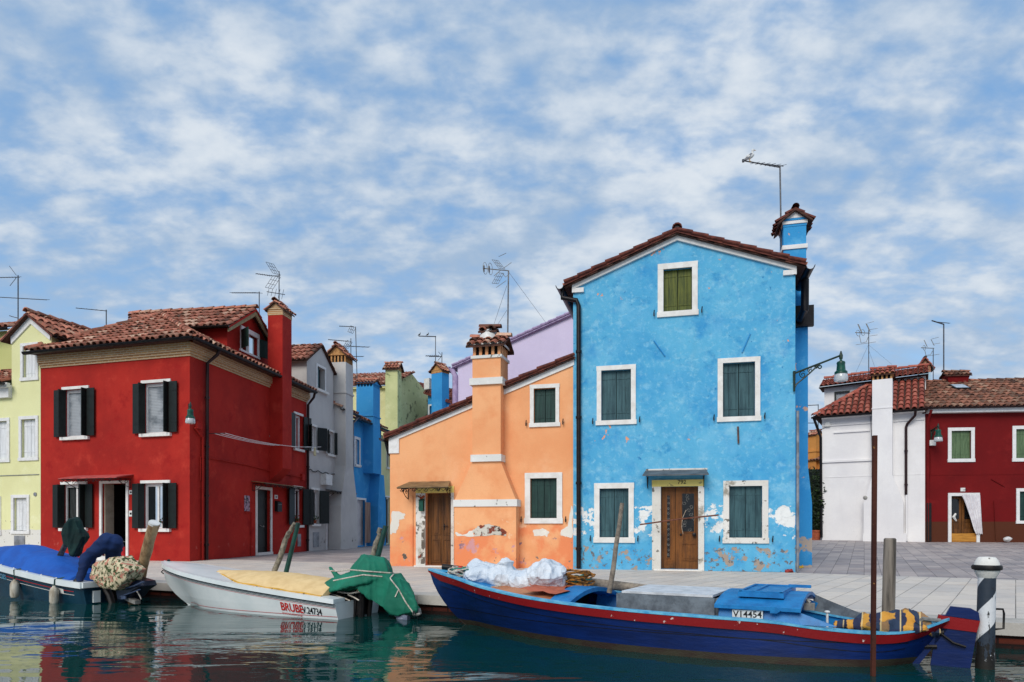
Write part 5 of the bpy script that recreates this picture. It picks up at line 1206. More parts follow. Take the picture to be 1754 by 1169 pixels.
q = MB(); FK2.box(q, 0, LK, zk, zk + .16, -.1, .3); q.build('fascia', M['white'], dk)
q = MB(); rdg = zk + .2 + 1.8; e0, e1 = FK2.P(-.1, zk + .2, .4), FK2.P(LK, zk + .2, .4)
tiles(q, [e0, e1, FK2.P(LK, rdg, -3.4), FK2.P(-.1, rdg, -3.4)], 0, 1, .26); ridge(q, FK2.P(-.1, rdg, -3.4), FK2.P(LK, rdg, -3.4)); q.poly([e0, FK2.P(-.1, rdg, -3.4), FK2.P(-.1, zk, -3.4), FK2.P(-.1, zk, .3)], 1); q.poly([FK2.P(-.1, rdg, -3.4), FK2.P(LK, rdg, -3.4), FK2.P(LK, zk, -7), FK2.P(-.1, zk, -7)], 1)
rf = q.build('roof', [M['tilegrey'], M['tileunder']], dk, 50)
guttering(FK2.P(-.3, zk + .2, .44), FK2.P(LK, zk + .2, .44), .055, dk, M['brownpipe'])
sk = MB(); s_ = math.atan2(1.8, 3.8); c = FK2.P(FK2.px(1643, 676, -2.2)[0], zk + .2 + 2.6 / 3.8 * 1.8 + .06, -2.2); sd = FK2.n * -math.cos(s_) + Vector((0, 0, math.sin(s_)))
sn = FK2.n * math.sin(s_) + Vector((0, 0, math.cos(s_)))
sk.obox(c - FK2.u * .33 - sd * .35, FK2.u * .66, sd * .7, sn * .1); so = sk.build('skylight', M['iron'], dk)
q = MB(); q.obox(c - FK2.u * .26 - sd * .28 + sn * .101, FK2.u * .52, sd * .56, sn * .01); q.build('pane', plain('pale_skylight_pane', S(190, 204, 216), None, 5, .15, 0), so)
pipe([FK2.P(.06, zk + .1, .4), FK2.P(.06, zk - .3, .1), FK2.P(.08, 2.2, .06), FK2.P(.08, GZ, .06)], .055, M['darkred'], dk, clips=False)
q = MB(); FK2.box(q, .03, .2, GZ, FK2.px(1588, 862)[1], .0, .11); q.build('pipe_guard', M['iron'], dk)
q = MB(); z_ = FK2.px(1660, 814)[1]; FK2.box(q, .2, LK, z_, z_ + .03, 0, .012); q.tube([FK2.PP(1594, 765, .03), FK2.PP(1594, 812, .03), FK2.PP(1591, 830, .03), FK2.PP(1591, 926, .03)], .018, 5); q.tube([FK2.PP(1703, 858, .03), FK2.PP(1706, 926, .03)], .02, 5); q.tube([FK2.PP(1698, 821, .02), FK2.PP(1721, 834, .02)], .02, 5); q.build('conduit', M['darkred'], dk)
a0, z0, a1, z1 = dr
q = MB(); t = .13; FK2.box(q, a0 - t, a0, GZ - .05, z1, -.02, .04); FK2.box(q, a1, a1 + t, GZ - .05, z1, -.02, .04); FK2.box(q, a0 - t, a1 + t, z1, z1 + t, -.02, .042); d = q.build('door_frame', M['white'], dk)
q = MB(); mid = (a0 + a1) / 2
for x0, x1 in ((a0, mid - .01), (mid + .01, a1)): panelled(q, FK2, x0, x1, z0, z1, -.16, [(.14, .86, .3, .44)])
q.build('door', M['doordark'], d)
q = MB()
for x0, x1 in ((a0, mid - .01), (mid + .01, a1)): FK2.box(q, x0 + .1, x1 - .1, z0 + .98, z1 - .12, -.158, -.148)
q.build('door_glass', M['blackglass'], d)
q = MB(); FK2.box(q, a0, a1, z0, z0 + .36, -.1, .0); q.build('flood_board', wood('yellow_flood_board', S(196, 138, 56), S(160, 106, 40), st=(.08, .08, 1)), d)
q = MB(); rows = []
for i in range(9):
    t_ = i / 8; x0 = a0 + (a1 - a0) * (.36 + .54 * t_ ** .8) if t_ < .95 else a1 - .07; z_ = z1 + .04 - (z1 - z0 - .3) * t_
    rows.append([FK2.P(x0 + (a1 + .12 + .1 * t_ - x0) * k / 22, z_ - .02 * math.sin(k), .1 + .03 * math.sin(k * 1.6 + t_)) for k in range(23)])
q.grid(rows); tag(q.build('door_curtain', plain('white_cotton', S(222, 220, 222), S(206, 202, 206), 6, .9, 0), None, 60), 'white door curtain swept aside at the door of the dark red house', 'curtain')
q = MB(); r = FK2.rect(1645, 836, 1653, 842); FK2.box(q, r[0], r[2], r[1], r[3], 0, .02); hp = q.build('house_plate', M['plate'], dk)
text('1093', FK2.P((r[0] + r[2]) / 2, r[1] + .035, .024), FK2.u, (0, 0, 1), .09, M['ink'], hp, 'plate_number', 0, 1, True)
q = MB(); r = FK2.rect(1589.5, 755, 1600, 764); FK2.box(q, r[0], r[2], r[1], r[3], 0, .16); q.build('junction_box', M['plate'], dk)
q = MB(); q.ell(FK2.PP(1726, 924, .35), FK2.u * .17, FK2.n * .12, (0, 0, .1)); bg = fuse(q, 'bag', plain('white_plastic_bag', S(222, 222, 220), None, 9, .5, .3), None, .02, 2, [(.03, (9, 9, 9))]); tag(bg, 'white plastic bag on the paving at the foot of the dark red house', 'bag')
q = MB(); q.tube([FK2.PP(1637, 880, -.13), FK2.PP(1633, 886, -.13), FK2.PP(1638, 893, -.13)], [.04, .07, .03], 6); q.build('door_ornament', M['plate'], d)
# red flared chimney on its ridge, brick-capped chimney behind
def flared(f, px0, px1, y0, y1, d, root, mat, tm):
    a0, zt = f.px(px0, y1, d); a1, zb = f.px(px1, y0, d); c = (a0 + a1) / 2; w = (a1 - a0) / 2
    q = MB(); q.loft([[f.P(c - w * k, z_, d - .3 * k), f.P(c + w * k, z_, d - .3 * k), f.P(c + w * k, z_, d + .3 * k), f.P(c - w * k, z_, d + .3 * k)] for k, z_ in ((.74, zb - 1.2), (.74, zb), (.98, zt - .14), (1, zt - .1))])
    o = q.build('chimney', mat, root); q = MB(); tilecap(q, f.P(c, zt - .1, d), f.u, f.n, w * 2, .6, .16, .06, 0, 1); q.build('tile_cap', [tm, M['tileunder']], o, 50)
flared(FK2, 1617, 1656, 664, 641, -3.4, dk, M['darkred'], M['tilegrey'])
FX = Fac(A0(1568, 40), A0(1610, 39.5)); bx = thing('far_blue_white_house', FX.P(1, 0), 'pale blue rear house with a small brick chimney, behind the white house roof', 'house')
m = MB(); z_ = FX.px(1585, 645)[1]; wall(m, FX, [(0, 0), (FX.len, 0), (FX.len, z_ - 1.2), (0, z_ - 1.2)]); shell(m, FX, 3, z_ - 1.2); m.build('wall', plaster('pale_blue_plaster', S(176, 204, 218), S(160, 190, 206)), bx)
chimney(bx, FX, FX.px(1575, 640)[0], FX.px(1594, 640)[0], -.7, 0, z_ - 1.3, FX.px(1585, 638)[1], (plaster('pale_blue_shaft', S(176, 204, 218)), M['white'], brick('orange_chimney_brick', S(186, 108, 72), S(160, 84, 56), S(200, 180, 150), (1, 0))), cap='n', rise=.42, vent=.36, over=.16, posts=False, tm=M['tilered'])
# ochre house and garden in the gap beside the blue house
FZ = Fac(A0(1372, 46), A0(1420, 44)); oc_ = thing('ochre_house', FZ.P(1, .3), 'ochre house with a banded chimney, glimpsed in the gap between the blue and white houses', 'house')
M['ochre'] = plaster('ochre_plaster', S(206, 142, 74), S(186, 122, 60))
z_ = FZ.px(1395, 790)[1]; m = MB(); wall(m, FZ, [(0, 0), (FZ.len, 0), (FZ.len, z_), (0, z_)]); shell(m, FZ, 4, z_); m.build('wall', M['ochre'], oc_)
q = MB(); tiles(q, [FZ.P(-.3, z_, .3), FZ.P(FZ.len, z_, .3), FZ.P(FZ.len, z_ + .9, -1.8), FZ.P(-.3, z_ + .9, -1.8)]); q.build('roof', [M['tilegrey'], M['tileunder']], oc_, 50)
chimney(oc_, FZ, FZ.px(1387, 760)[0], FZ.px(1401, 760)[0], -.5, .2, 2, FZ.px(1394, 750)[1], (M['ochre'], M['ochre'], M['ochre']), cap='u', rise=.24, vent=.14, posts=False, bands=[(FZ.px(1394, 775)[1], .1, .05)])
def leaves(name, ctr, rad, n, size, mats, label=None, cat=None, stems=(), squash=1.0, parent_label=None):
    t = thing(name, Vector((ctr[0], ctr[1], ctr[2] - rad[2])), label, cat)
    for mt, frac in mats:
        q = MB()
        for i in range(int(n * frac)):
            while 1:
                p = Vector((random.uniform(-1, 1), random.uniform(-1, 1), random.uniform(-1, 1)))
                if p.length < 1 and noise.noise(p * 2.6 + Vector(ctr)) > -.16 + .25 * (p.length - .6): break
            c = Vector(ctr) + Vector((p.x * rad[0], p.y * rad[1], p.z * rad[2])); s_ = size * random.uniform(.6, 1.3)
            v1 = Vector((random.gauss(0, 1), random.gauss(0, 1), random.gauss(0, .7))).normalized(); v2 = v1.orthogonal().normalized(); v2.rotate(Matrix.Rotation(random.uniform(0, 6), 3, v1))
            k = v1.cross(v2) * s_ * .15
            q.poly([c - v1 * s_, c + v2 * s_ * .5 + k, c + v1 * s_, c - v2 * s_ * .5 + k])
        q.build('leaves', M[mt], t)
    q = MB()
    for i in range(7):
        b = Vector((ctr[0] + random.uniform(-.15, .15) * rad[0], ctr[1] + random.uniform(-.15, .15) * rad[1], ctr[2] - rad[2])); e = Vector(ctr) + Vector((random.uniform(-.6, .6) * rad[0], random.uniform(-.6, .6) * rad[1], random.uniform(.2, .8) * rad[2]))
        q.tube([b, b.lerp(e, .5) + Vector((random.uniform(-.1, .1), 0, .05)), e], [.03, .022, .008], 5)
    q.build('stem', M['leafdark'], t)
    return t
c = A0(1397, 31.8); pt = thing('terracotta_planter', (c.x, c.y, GZ), 'large terracotta planter at the left corner of the white house', 'planter')
q = MB(); q.lathe([(.19, 0), (.26, .38), (.29, .39), (.29, .46), (.25, .46), (.22, .3)], (c.x, c.y, GZ), 18); q.build('pot', M['terracotta'], pt, 40)
c2 = A0(1399, 31.7); leaves('potted_shrub', (c2.x, c2.y, GZ + 1.75), (.52, .4, 1.45), 1500, .075, (('leafdark', .75), ('leaf', .25)), 'tall dark green shrub in the planter at the corner of the white house', 'shrub')
c3 = A0(1393, 36); leaves('climber', (c3.x, c3.y, GZ + 1.9), (1.1, .8, 1.9), 1500, .1, (('leafdark', .8), ('leaf', .2)), 'dark climbing greenery filling the gap behind the potted shrub', 'plant')
c4 = A0(1392, 38); q = MB(); q.cbox((c4.x, c4.y, GZ + 1.9), 2.6, .12, 3.8)
tag(q.build('garden_gate', M['blackgreen'], None), 'dark garden gate at the back of the gap between the blue and white houses', 'gate')
# ------------------------------------------------------------------ street lamps on brackets
def lamp(base, tip, label, scale=1.0, scroll=True, up=.0):
    """bracket arm from the wall to the tip, bell lamp hanging from it"""
    base, tip = Vector(base), Vector(tip); t = thing('wall_lamp', base, label, 'street lamp', 'bell lamps on iron wall brackets')
    d = (tip - base); h = Vector((d.x, d.y, 0)).normalized(); upv = Vector((0, 0, 1)); k = scale
    q = MB(); q.tube([base, tip], .028 * k, 7); L = d.length
    m1 = base + d * .55
    q.tube([base - upv * .42 * k, base - upv * .3 * k + h * .06 * k, base.lerp(m1, .6) - upv * .16 * k, m1], .022 * k, 6)
    q.tube([base + upv * .05, base - upv * .5 * k], [.04 * k, .03 * k], 7)
    for c, r in ((.18, .11), (.34, .08), (.47, .05)):
        if scroll: q.tube(spiral(base + d * c - upv * r * 1.15 * k, h, upv, r * k, .02 * k, 1.5, 1), .013 * k, 5)
    q.tube(spiral(m1 - upv * .09 * k, h, upv, .07 * k, .02, 1.2, 1.5), .018 * k, 5)
    q.lathe([(.045 * k, -.1 * k), (.05 * k, 0), (.03 * k, .06 * k), (.012, .12 * k)], tip, 10)
    q.build('bracket', plain('dark_green_iron', S(28, 52, 40), S(18, 34, 28), 9, .4, .1), t, 40)
    c = tip - upv * .1 * k
    q = MB(); q.lathe([(.03 * k, 0), (.035 * k, -.05 * k), (.1 * k, -.08 * k), (.115 * k, -.12 * k), (.105 * k, -.16 * k), (.12 * k, -.32 * k), (.165 * k, -.36 * k), (.17 * k, -.42 * k), (.15 * k, -.42 * k), (.02 * k, -.3 * k)], c, 20); q.build('lamp_hood', M['lampgreen'], t, 40)
    q = MB(); q.lathe([(.15 * k, -.42 * k), (.17 * k, -.46 * k), (.185 * k, -.58 * k), (.165 * k, -.62 * k), (.02 * k, -.6 * k)], c, 20)
    q.build('lamp_glass', M['lampglass'], t, 50); return t
gm = NT('milky_lamp_glass'); gm.b.inputs['Transmission Weight'].default_value = .35; M['lampglass'] = gm.done(S(214, 220, 222), .12, 0, .5)
lamp(FU.PP(1360.5, 640, .05), at(1440.5, 609, 15.25), 'green bell lamp on an ornate iron bracket at the right corner of the blue house', .8)
lamp(FR.P(FR.len, FR.px(325, 694)[1] - .02, .02), at(326, 694, D_ - .75), 'green bell lamp on the front corner of the bright red house', .72, True)
b_ = FK2.PP(1595, 738, .02); lamp(b_, b_ + FK2.n * .6 + Vector((0, 0, .12)), 'green bell lamp on the dark red house beside the white house', .92)
# ------------------------------------------------------------------ boats
def curve(tab, x):
    if x <= tab[0][0]: return tab[0][1]
    if x >= tab[-1][0]: return tab[-1][1]
    for i in range(len(tab) - 1):
        if tab[i][0] <= x <= tab[i + 1][0]:
            x0, y0 = tab[i]; x1, y1 = tab[i + 1]; h = x1 - x0
            m0 = (y1 - tab[i - 1][1]) / (x1 - tab[i - 1][0]) if i > 0 else (y1 - y0) / h
            m1 = (tab[i + 2][1] - y0) / (tab[i + 2][0] - x0) if i + 2 < len(tab) else (y1 - y0) / h
            t = (x - x0) / h
            return y0 * (1 + 2 * t) * (1 - t) ** 2 + m0 * h * t * (1 - t) ** 2 + y1 * t * t * (3 - 2 * t) + m1 * h * t * t * (t - 1)
class Boat:
    def __init__(s, bow, stern, hb, zg, hw, stem, keel=-.5, rake=0.0):
        s.O = Vector((bow[0], bow[1], 0)); d = Vector((stern[0], stern[1], 0)) - s.O; s.L = d.length; s.e = d.normalized()
        s.b = Vector((s.e.y, -s.e.x, 0)); s.hb, s.zg, s.hw, s.stem, s.keel = hb, zg, hw, stem, keel
        if s.b.y > 0: s.b = -s.b
        s.rake = rake
    def PS(s, a, b, z):
        w = max(0.0, (a - (s.L - 1.3)) / 1.3) ** 2 * s.rake; t = min(1.3, max(0.0, (s.ZG(min(a, s.L)) - z) / (s.ZG(min(a, s.L)) - WATER_Z)))
        return s.P(a - w * t, b, z)
    def P(s, a, b, z): return V3(s.O + s.e * a + s.b * b, z)
    def HB(s, a): return max(.012, curve(s.hb, a))
    def ZG(s, a): return curve(s.zg, a)
    def half(s, a, z):
        """half breadth of the hull skin at height z"""
        zg = s.ZG(a); t = min(1, max(0, (zg - z) / (zg - WATER_Z))); w = max(.006, curve(s.hw, a)); g = s.HB(a)
        return g + (w - g) * (t ** 1.25)
    def zk(s, a):
        return s.ZG(0) + (s.keel - s.ZG(0)) * min(1, (a / s.stem)) ** .8 if a < s.stem else s.keel
    def side(s, a, sg, fr, o=0.0):
        zg = s.ZG(a); out = []
        for f in fr:
            z = zg - f[1] if f[0] == 'd' else f[1]
            z = max(min(z, zg), s.zk(a)); out.append(s.PS(a, sg * (s.half(a, max(z, WATER_Z)) * (1 if z >= WATER_Z - .01 else .72) + o), z))
        return out
    def skin(s, m, fr, mats, n=48, o=0.0, a0=0.0, a1=None, both=True):
        a1 = s.L if a1 is None else a1
        for sg in ((1, -1) if both else (1,)):
            rows = [s.side(a0 + (a1 - a0) * i / n, sg, fr, o) for i in range(n + 1)]
            for j in range(len(fr) - 1):
                m.grid([[r[j], r[j + 1]] for r in rows], mats[j])
    def rim(s, m, o0, o1, z0, z1, a0=0.0, a1=None, n=48, mat=0):
        """moulding that follows the gunwale; o = offset outward from the skin, z relative to the gunwale"""
        a1 = s.L if a1 is None else a1
        for sg in (1, -1):
            R = []
            for i in range(n + 1):
                a = a0 + (a1 - a0) * i / n; g = s.HB(a); zg = s.ZG(a); lo = max(0.0, g + o0)
                R.append([s.P(a, sg * lo, zg + z0), s.P(a, sg * (g + o1), zg + z0), s.P(a, sg * (g + o1), zg + z1), s.P(a, sg * lo, zg + z1)])
            m.loft(R, mat)
    def a_at(s, px, b=0.0):
        o = s.O + s.b * b; k = (px - CX) / FPX; return (k * o.y - o.x) / (s.e.x - k * s.e.y)
    def PP(s, px, py, b=0.0):
        a = s.a_at(px, b); p = s.P(a, b, 0); return Vector((p.x, p.y, CAMZ + (HZ - py) * p.y / FPX))
def cloth_paint(name, c, c2): return plain(name, c, c2, 5, .85, .25, 60)
M['hullblue'] = plain('deep_blue_boat_paint', S(9, 38, 98), S(7, 25, 68), 3, .35, .25, 14, st=(.5, .5, 2.2), lo=.3, hi=.75)
M['hullred'] = plaster('worn_red_boat_paint', S(136, 22, 26), S(114, 16, 20), layers=[(S(206, 190, 184), 11, .66, .03, -1, 2, .3)], bump=.25, rough=.5)
M['boot'] = plain('algae_boot_top', S(52, 48, 34), S(46, 30, 24), 4, .7, .4, 30, st=(1, 1, 3))
M['skyblue'] = plain('sky_blue_boat_paint', S(28, 124, 186), S(18, 100, 160), 7, .45, .2, 40)
M['palerim'] = plain('pale_blue_rim_paint', S(112, 186, 214), S(60, 150, 196), 9, .5, .2, 40)
M['deckgrey'] = wood('weathered_grey_boards', S(116, 124, 130), S(84, 90, 96), st=(1, 1, 1), scale=8)
M['tan'] = plain('tan_deck_board', S(188, 128, 92), S(164, 104, 70), 4, .7, .3)
M['sail'] = cloth_paint('orange_canvas', S(184, 100, 74), S(158, 80, 58))
def crinkle(name, c, c2, rough, sc, st, dist=.03):
    t = NT(name); n = t.N.new('ShaderNodeTexVoronoi'); n.feature = 'F1'; n.inputs['Scale'].default_value = sc
    w = t.N.new('ShaderNodeVectorMath'); w.operation = 'ADD'; t.L.new(t.pos, w.inputs[0]); k = t.N.new('ShaderNodeTexNoise'); k.inputs['Scale'].default_value = 4; t.L.new(t.pos, k.inputs['Vector'])
    s2 = t.N.new('ShaderNodeVectorMath'); s2.operation = 'SCALE'; s2.inputs['Scale'].default_value = .35; t.L.new(k.outputs['Color'], s2.inputs[0]); t.L.new(s2.outputs[0], w.inputs[1]); t.L.new(w.outputs[0], n.inputs['Vector'])
    t.bump(t.math('ADD', n.outputs['Distance'], t.math('MULTIPLY', t.noise(7, 5, .6), .6)), st, dist)
    return t.done(t.mix(t.rng(t.noise(3), .35, .65), c, c2), rough, 0, .4)
M['bundle'] = crinkle('white_plastic_sheet', S(214, 220, 226), S(196, 206, 216), .4, 7, .8, .05)
M['rope'] = plain('pale_rope', S(206, 198, 186), S(160, 150, 136), 30, .9, .4, 90)
M['greenrope'] = plain('green_cord', S(64, 150, 134), S(40, 110, 100), 30, .8, .3)
M['log'] = wood('weathered_log', S(150, 138, 122), S(104, 94, 84), st=(1, 1, 1), scale=14, bump=.6)
# ---- the long blue wooden boat
BB = Boat((-1.14, 9.45), (4.13, 6.45), [(0, .015), (.3, .17), (.7, .36), (1.2, .55), (2, .75), (3, .83), (4, .79), (4.6, .70), (5.1, .56), (5.6, .37), (5.9, .2), (6.06, .06)],
          [(0, .44), (.3, .405), (.7, .36), (1.2, .285), (2, .21), (3, .16), (4, .135), (4.6, .115), (5.05, .065), (5.5, .04), (5.8, .07), (6.06, .17)],
          [(0, .006), (.7, .006), (1.2, .24), (2, .58), (3, .78), (4, .78), (4.6, .72), (5.1, .58), (5.6, .37), (5.9, .15), (6.06, .03)], .82, rake=.30)
boat = thing('wooden_work_boat', BB.P(3, 0, WATER_Z), 'long blue and red wooden work boat with a pale blue cuddy, moored nearest the camera', 'boat')
m = MB(); BB.skin(m, [('d', 0), ('d', .03), ('d', .12), ('d', .17), ('z', -.05), ('z', -.17), ('z', -.21), ('z', -.28), ('z', -.45)], [0, 0, 0, 0, 0, 0, 1, 1], 60); m.build('hull', [M['hullblue'], M['boot']], boat, 50)
m = MB()
for sg in (1, -1):
    R = []
    for i in range(61):
        a = BB.L * i / 60; zg = BB.ZG(a); k = BB.half(a, zg - .01); k2 = BB.half(a, zg - .09)
        h = min(.088, .02 + a * .25); R.append([BB.PS(a, sg * k, zg - .012), BB.PS(a, sg * (k + .022), zg - .014), BB.PS(a, sg * (k2 + .022), zg - .01 - h), BB.PS(a, sg * k2, zg - .012 - h)])
    m.loft(R)
m.build('rubbing_strake', M['hullred'], boat, 50)
m = MB()
for f0, f1 in ((('z', -.05), ('z', -.057)), (('d', .175), ('d', .182))): BB.skin(m, [f0, f1], [0], 60, .003, .3, 5.8)
m.build('plank_seam', M['iron'], boat)
m = MB(); BB.rim(m, -.08, .026, -.009, .012, n=60); m.build('gunwale', M['palerim'], boat, 50)
# inside: floor and inner sides
m = MB(); n = 40
for sg in (1, -1): m.grid([[BB.P(a, sg * max(.0, BB.HB(a) - .05), BB.ZG(a)), BB.P(a, sg * max(0, BB.half(a, -.1) - .07), -.1)] for a in [2.2 + 3.25 * i / n for i in range(n + 1)]])
m.grid([[BB.P(a, max(0, BB.half(a, -.1) - .06), -.1), BB.P(a, -max(0, BB.half(a, -.1) - .06), -.1)] for a in [2.2 + 3.25 * i / n for i in range(n + 1)]])
m.build('inner_hull', M['skyblue'], boat, 50)
def camber(m, a0, a1, hk, rise, dz, n=16, k=14, mat=0, zend=None):
    rows = []
    for i in range(n + 1):
        a = a0 + (a1 - a0) * i / n; w = max(.005, BB.HB(a) - .05); r = rise(a) if callable(rise) else rise
        rows.append([BB.P(a, w * hk * (2 * j / k - 1), BB.ZG(a) + dz + r * (1 - (2 * j / k - 1) ** 2)) for j in range(k + 1)])
    m.grid(rows, mat); return rows
m = MB(); camber(m, .05, 1.2, 1, lambda a: .01 + .02 * a, -.03); m.build('bow_deck', M['skyblue'], boat, 50)
m = MB(); camber(m, 1.2, 2.34, 1, lambda a: .035 + .06 * (a - 1.2), -.03); m.build('fore_deck', M['tan'], boat, 50)
m = MB(); r = camber(m, 2.2, 2.46, 1.0, .12, -.005)
e = r[-1]; m.grid([e, [p + Vector((0, 0, -.05)) for p in e]]); m.grid([r[0], [p + Vector((0, 0, -.06)) for p in r[0]]]); m.grid([[p + Vector((0, 0, -.05)) for p in e], [p + Vector((0, 0, -.06)) - BB.e * .25 for p in e]])
m.build('cuddy_arch', M['skyblue'], boat, 50)
m = MB(); m.poly([BB.P(2.1, .7, .16), BB.P(2.1, -.7, .16), BB.P(2.1, -.5, -.1), BB.P(2.1, .5, -.1)]); m.build('cuddy_bulkhead', M['dark'], boat)
cv = MB(); rows = []
for i in range(7):
    a = 1.72 + .5 * i / 6; rows.append([BB.P(a + .1 * math.sin(j), .58 - .1 * j, BB.ZG(a) + .055 + .04 * (1 - (abs(j - 5) / 6) ** 2) + .012 * math.sin(i * 2 + j * 1.7)) for j in range(9)])
cv.grid(rows); tag(cv.build('canvas', M['sail'], None, 60), 'folded orange canvas on the fore deck of the blue boat', 'canvas')
# hold: grey box with pale lid
x0, x1 = BB.a_at(1062, .5), BB.a_at(1226, .5)
m = MB(); zt0 = .30
for sg, bb_ in ((1, .52), (-1, -.4)):
    m.obox(BB.P(x0, bb_, .08), BB.e * (x1 - x0), BB.b * .035 * sg, (0, 0, zt0 - .08))
for aa in (x0 - .035, (x0 + x1) * .5 + .25, x1): m.obox(BB.P(aa, -.4, .085), BB.e * .033, BB.b * .92, (0, 0, zt0 - .09))
m.build('hold_coaming', M['deckgrey'], boat)
lid = MB(); lid.obox(BB.P(x0 + .02, -.44, zt0 + .002), BB.e * ((x1 - x0) * .95), BB.b * .94, (0, 0, .025)); lid.build('hold_lid', plain('pale_grey_lid_paint', S(206, 210, 214), S(176, 180, 184), 6, .6, .3), boat)
# cuddy amidships
c0, c1 = BB.a_at(1231, .62), BB.a_at(1350, .62)
m = MB(); zc0, zc1 = .1, BB.PP(1290, 1043, .62).z
for sg in (1, -1): m.prism([BB.P(c0, sg * .64, zc0), BB.P(c1 + .12, sg * .64, zc0), BB.P(c1 + .42, sg * .6, zc0), BB.P(c1 + .05, sg * .6, zc1), BB.P(c0, sg * .6, zc1)], BB.b * -.03 * sg)
m.poly([BB.P(c0, .62, zc0), BB.P(c0, -.62, zc0), BB.P(c0, -.62, zc1), BB.P(c0, .62, zc1)])
cab = m.build('cuddy', M['skyblue'], boat)
m = MB(); R = []
for a in (c0 - .03, c1 - .12, c1 + .12):
    R.append([BB.P(a, .68 * (2 * j / 12 - 1), zc1 - .005 + .10 * (1 - (2 * j / 12 - 1) ** 2)) for j in range(13)])
R2 = [[p + Vector((0, 0, .035)) for p in r] for r in R]
m.grid(R); m.grid(R2)
for a_, b_ in ((R[0], R2[0]), (R[-1], R2[-1]), ([r[0] for r in R], [r[0] for r in R2]), ([r[-1] for r in R], [r[-1] for r in R2])): m.grid([a_, b_])
m.build('cuddy_roof', M['skyblue'], cab, 40)
m = MB(); zh = zc1 + .13; m.obox(BB.P(c0 + .16, -.42, zh - .03), BB.e * (c1 - c0 - .22), BB.b * .9, (0, 0, .05)); m.obox(BB.P(c0 + .2, -.39, zh + .021), BB.e * (c1 - c0 - .3), BB.b * .02, (0, 0, .015)); 
for aa in (c0 + .17, (c0 + c1) / 2 - .03, c1 - .1): m.obox(BB.P(aa, -.41, zh + .021), BB.e * .03, BB.b * .88, (0, 0, .014))
for b_ in (-.41, .44): m.obox(BB.P(c0 + .17, b_, zh + .021), BB.e * (c1 - c0 - .24), BB.b * .03, (0, 0, .012))
m.obox(BB.P(c1 - .1, -.2, zh + .03), BB.e * .22, BB.b * .05, (0, 0, .03)); m.build('hatch', M['skyblue'], cab)
m = MB(); m.poly([BB.P(c1 - .2, .6, zc1 + .02), BB.P(c1 - .2, -.6, zc1 + .02), BB.P(c1 - .2, -.6, -.1), BB.P(c1 - .2, .6, -.1)]); m.build('cuddy_interior', M['dark'], cab)
pr = [BB.PP(1254.5, 1045, .645), BB.PP(1307, 1047, .645)]
m = MB(); u_ = (pr[1] - pr[0]); m.obox(pr[0] - Vector((0, 0, .075)), u_, BB.b * .008, (0, 0, .08)); pl = m.build('number_plate', M['plate'], boat)
text('V14454', pr[0] + BB.b * .011 + u_ * .03 + Vector((0, 0, -.066)), u_, (0, 0, 1), .088, M['ink'], pl, 'registration', .015, .86)
m = MB(); c = BB.PP(1320, 1050, .65); m.prism([c, c + BB.e * .06, c + BB.e * .1 + Vector((0, 0, .03)), c + BB.e * .06 + Vector((0, 0, .06)), c + Vector((0, 0, .06))], BB.b * .04); m.build('side_light', M['skyblue'], boat)
# after deck: side decks, controls
m = MB(); R = []
for i in range(13):
    a = c1 + .1 + i * .07; R.append([BB.P(a, -(BB.HB(a) - .06), BB.ZG(a)), BB.P(a, -(BB.HB(a) - .06), BB.ZG(a) + max(.005, .2 * (1 - i / 11)))])
m.grid(R); m.build('far_coaming', M['deckgrey'], boat, 40)
m = MB(); c = BB.PP(1417, 1062, .1); m.tube([c - Vector((0, 0, .12)), c + Vector((0, 0, .07))], .012, 7); m.ell(c + Vector((0, 0, .08)), (.03, 0, 0), (0, .03, 0), (0, 0, .015), 10, 5); m.build('control_lever', M['plate'], boat, 40)
m = MB(); c = BB.PP(1378, 1044, .1); m.obox(c, BB.e * .1, BB.b * .07, (0, 0, .07)); m.tube([c + BB.e * .05 + Vector((0, 0, .07)), c + BB.e * .02 + Vector((0, 0, .1))], .02, 6); m.build('engine_control', M['galv'], boat)
m = MB(); camber(m, 5.3, 6.0, 1, .01, -.02); m.build('stern_deck', M['skyblue'], boat, 50)
m = MB(); sa = BB.L
m.prism([BB.P(sa - .46, .03, WATER_Z - .2), BB.P(sa - .37, .03, WATER_Z - .2), BB.P(sa + .07, .03, .2), BB.P(sa - .06, .03, .2)], BB.b * -.06); m.build('sternpost', M['hullblue'], boat)
rd = MB(); q0 = BB.PP(1629, 1062, 0); sa = BB.L - .17
rd.prism([BB.P(sa - .02, .03, WATER_Z - .25), BB.P(sa + .30, .03, WATER_Z - .25), BB.P(sa + .40, .03, .155), BB.P(sa + .09, .03, .185)], BB.b * -.05)
rr = rd.build('rudder', M['hullblue'], boat)
m = MB(); m.prism([BB.P(sa + .055, .045, .085), BB.P(sa + .385, .045, .06), BB.P(sa + .41, .045, .165), BB.P(sa + .085, .045, .2)], BB.b * -.08); m.build('rudder_band', M['hullred'], rr)
m = MB(); m.prism([BB.P(sa + .14, .035, .2), BB.P(sa + .41, .035, .168), BB.P(sa + .40, .035, .24), BB.P(sa + .34, .035, .275), BB.P(sa + .18, .035, .285)], BB.b * -.06); m.build('rudder_head', M['hullblue'], rr)
m = MB()
for z_ in (-.12, .02): m.tube([BB.P(sa - .1 + z_ * .4, .04, z_), BB.P(sa + .12 + z_ * .4, .04, z_ + .02)], .02, 6)
m.tube([BB.P(sa + .1, .05, .03), BB.P(sa + .2, .06, -.05), BB.P(sa + .3, .06, -.08)], .012, 5); m.build('rudder_iron', M['iron'], rr, 40)
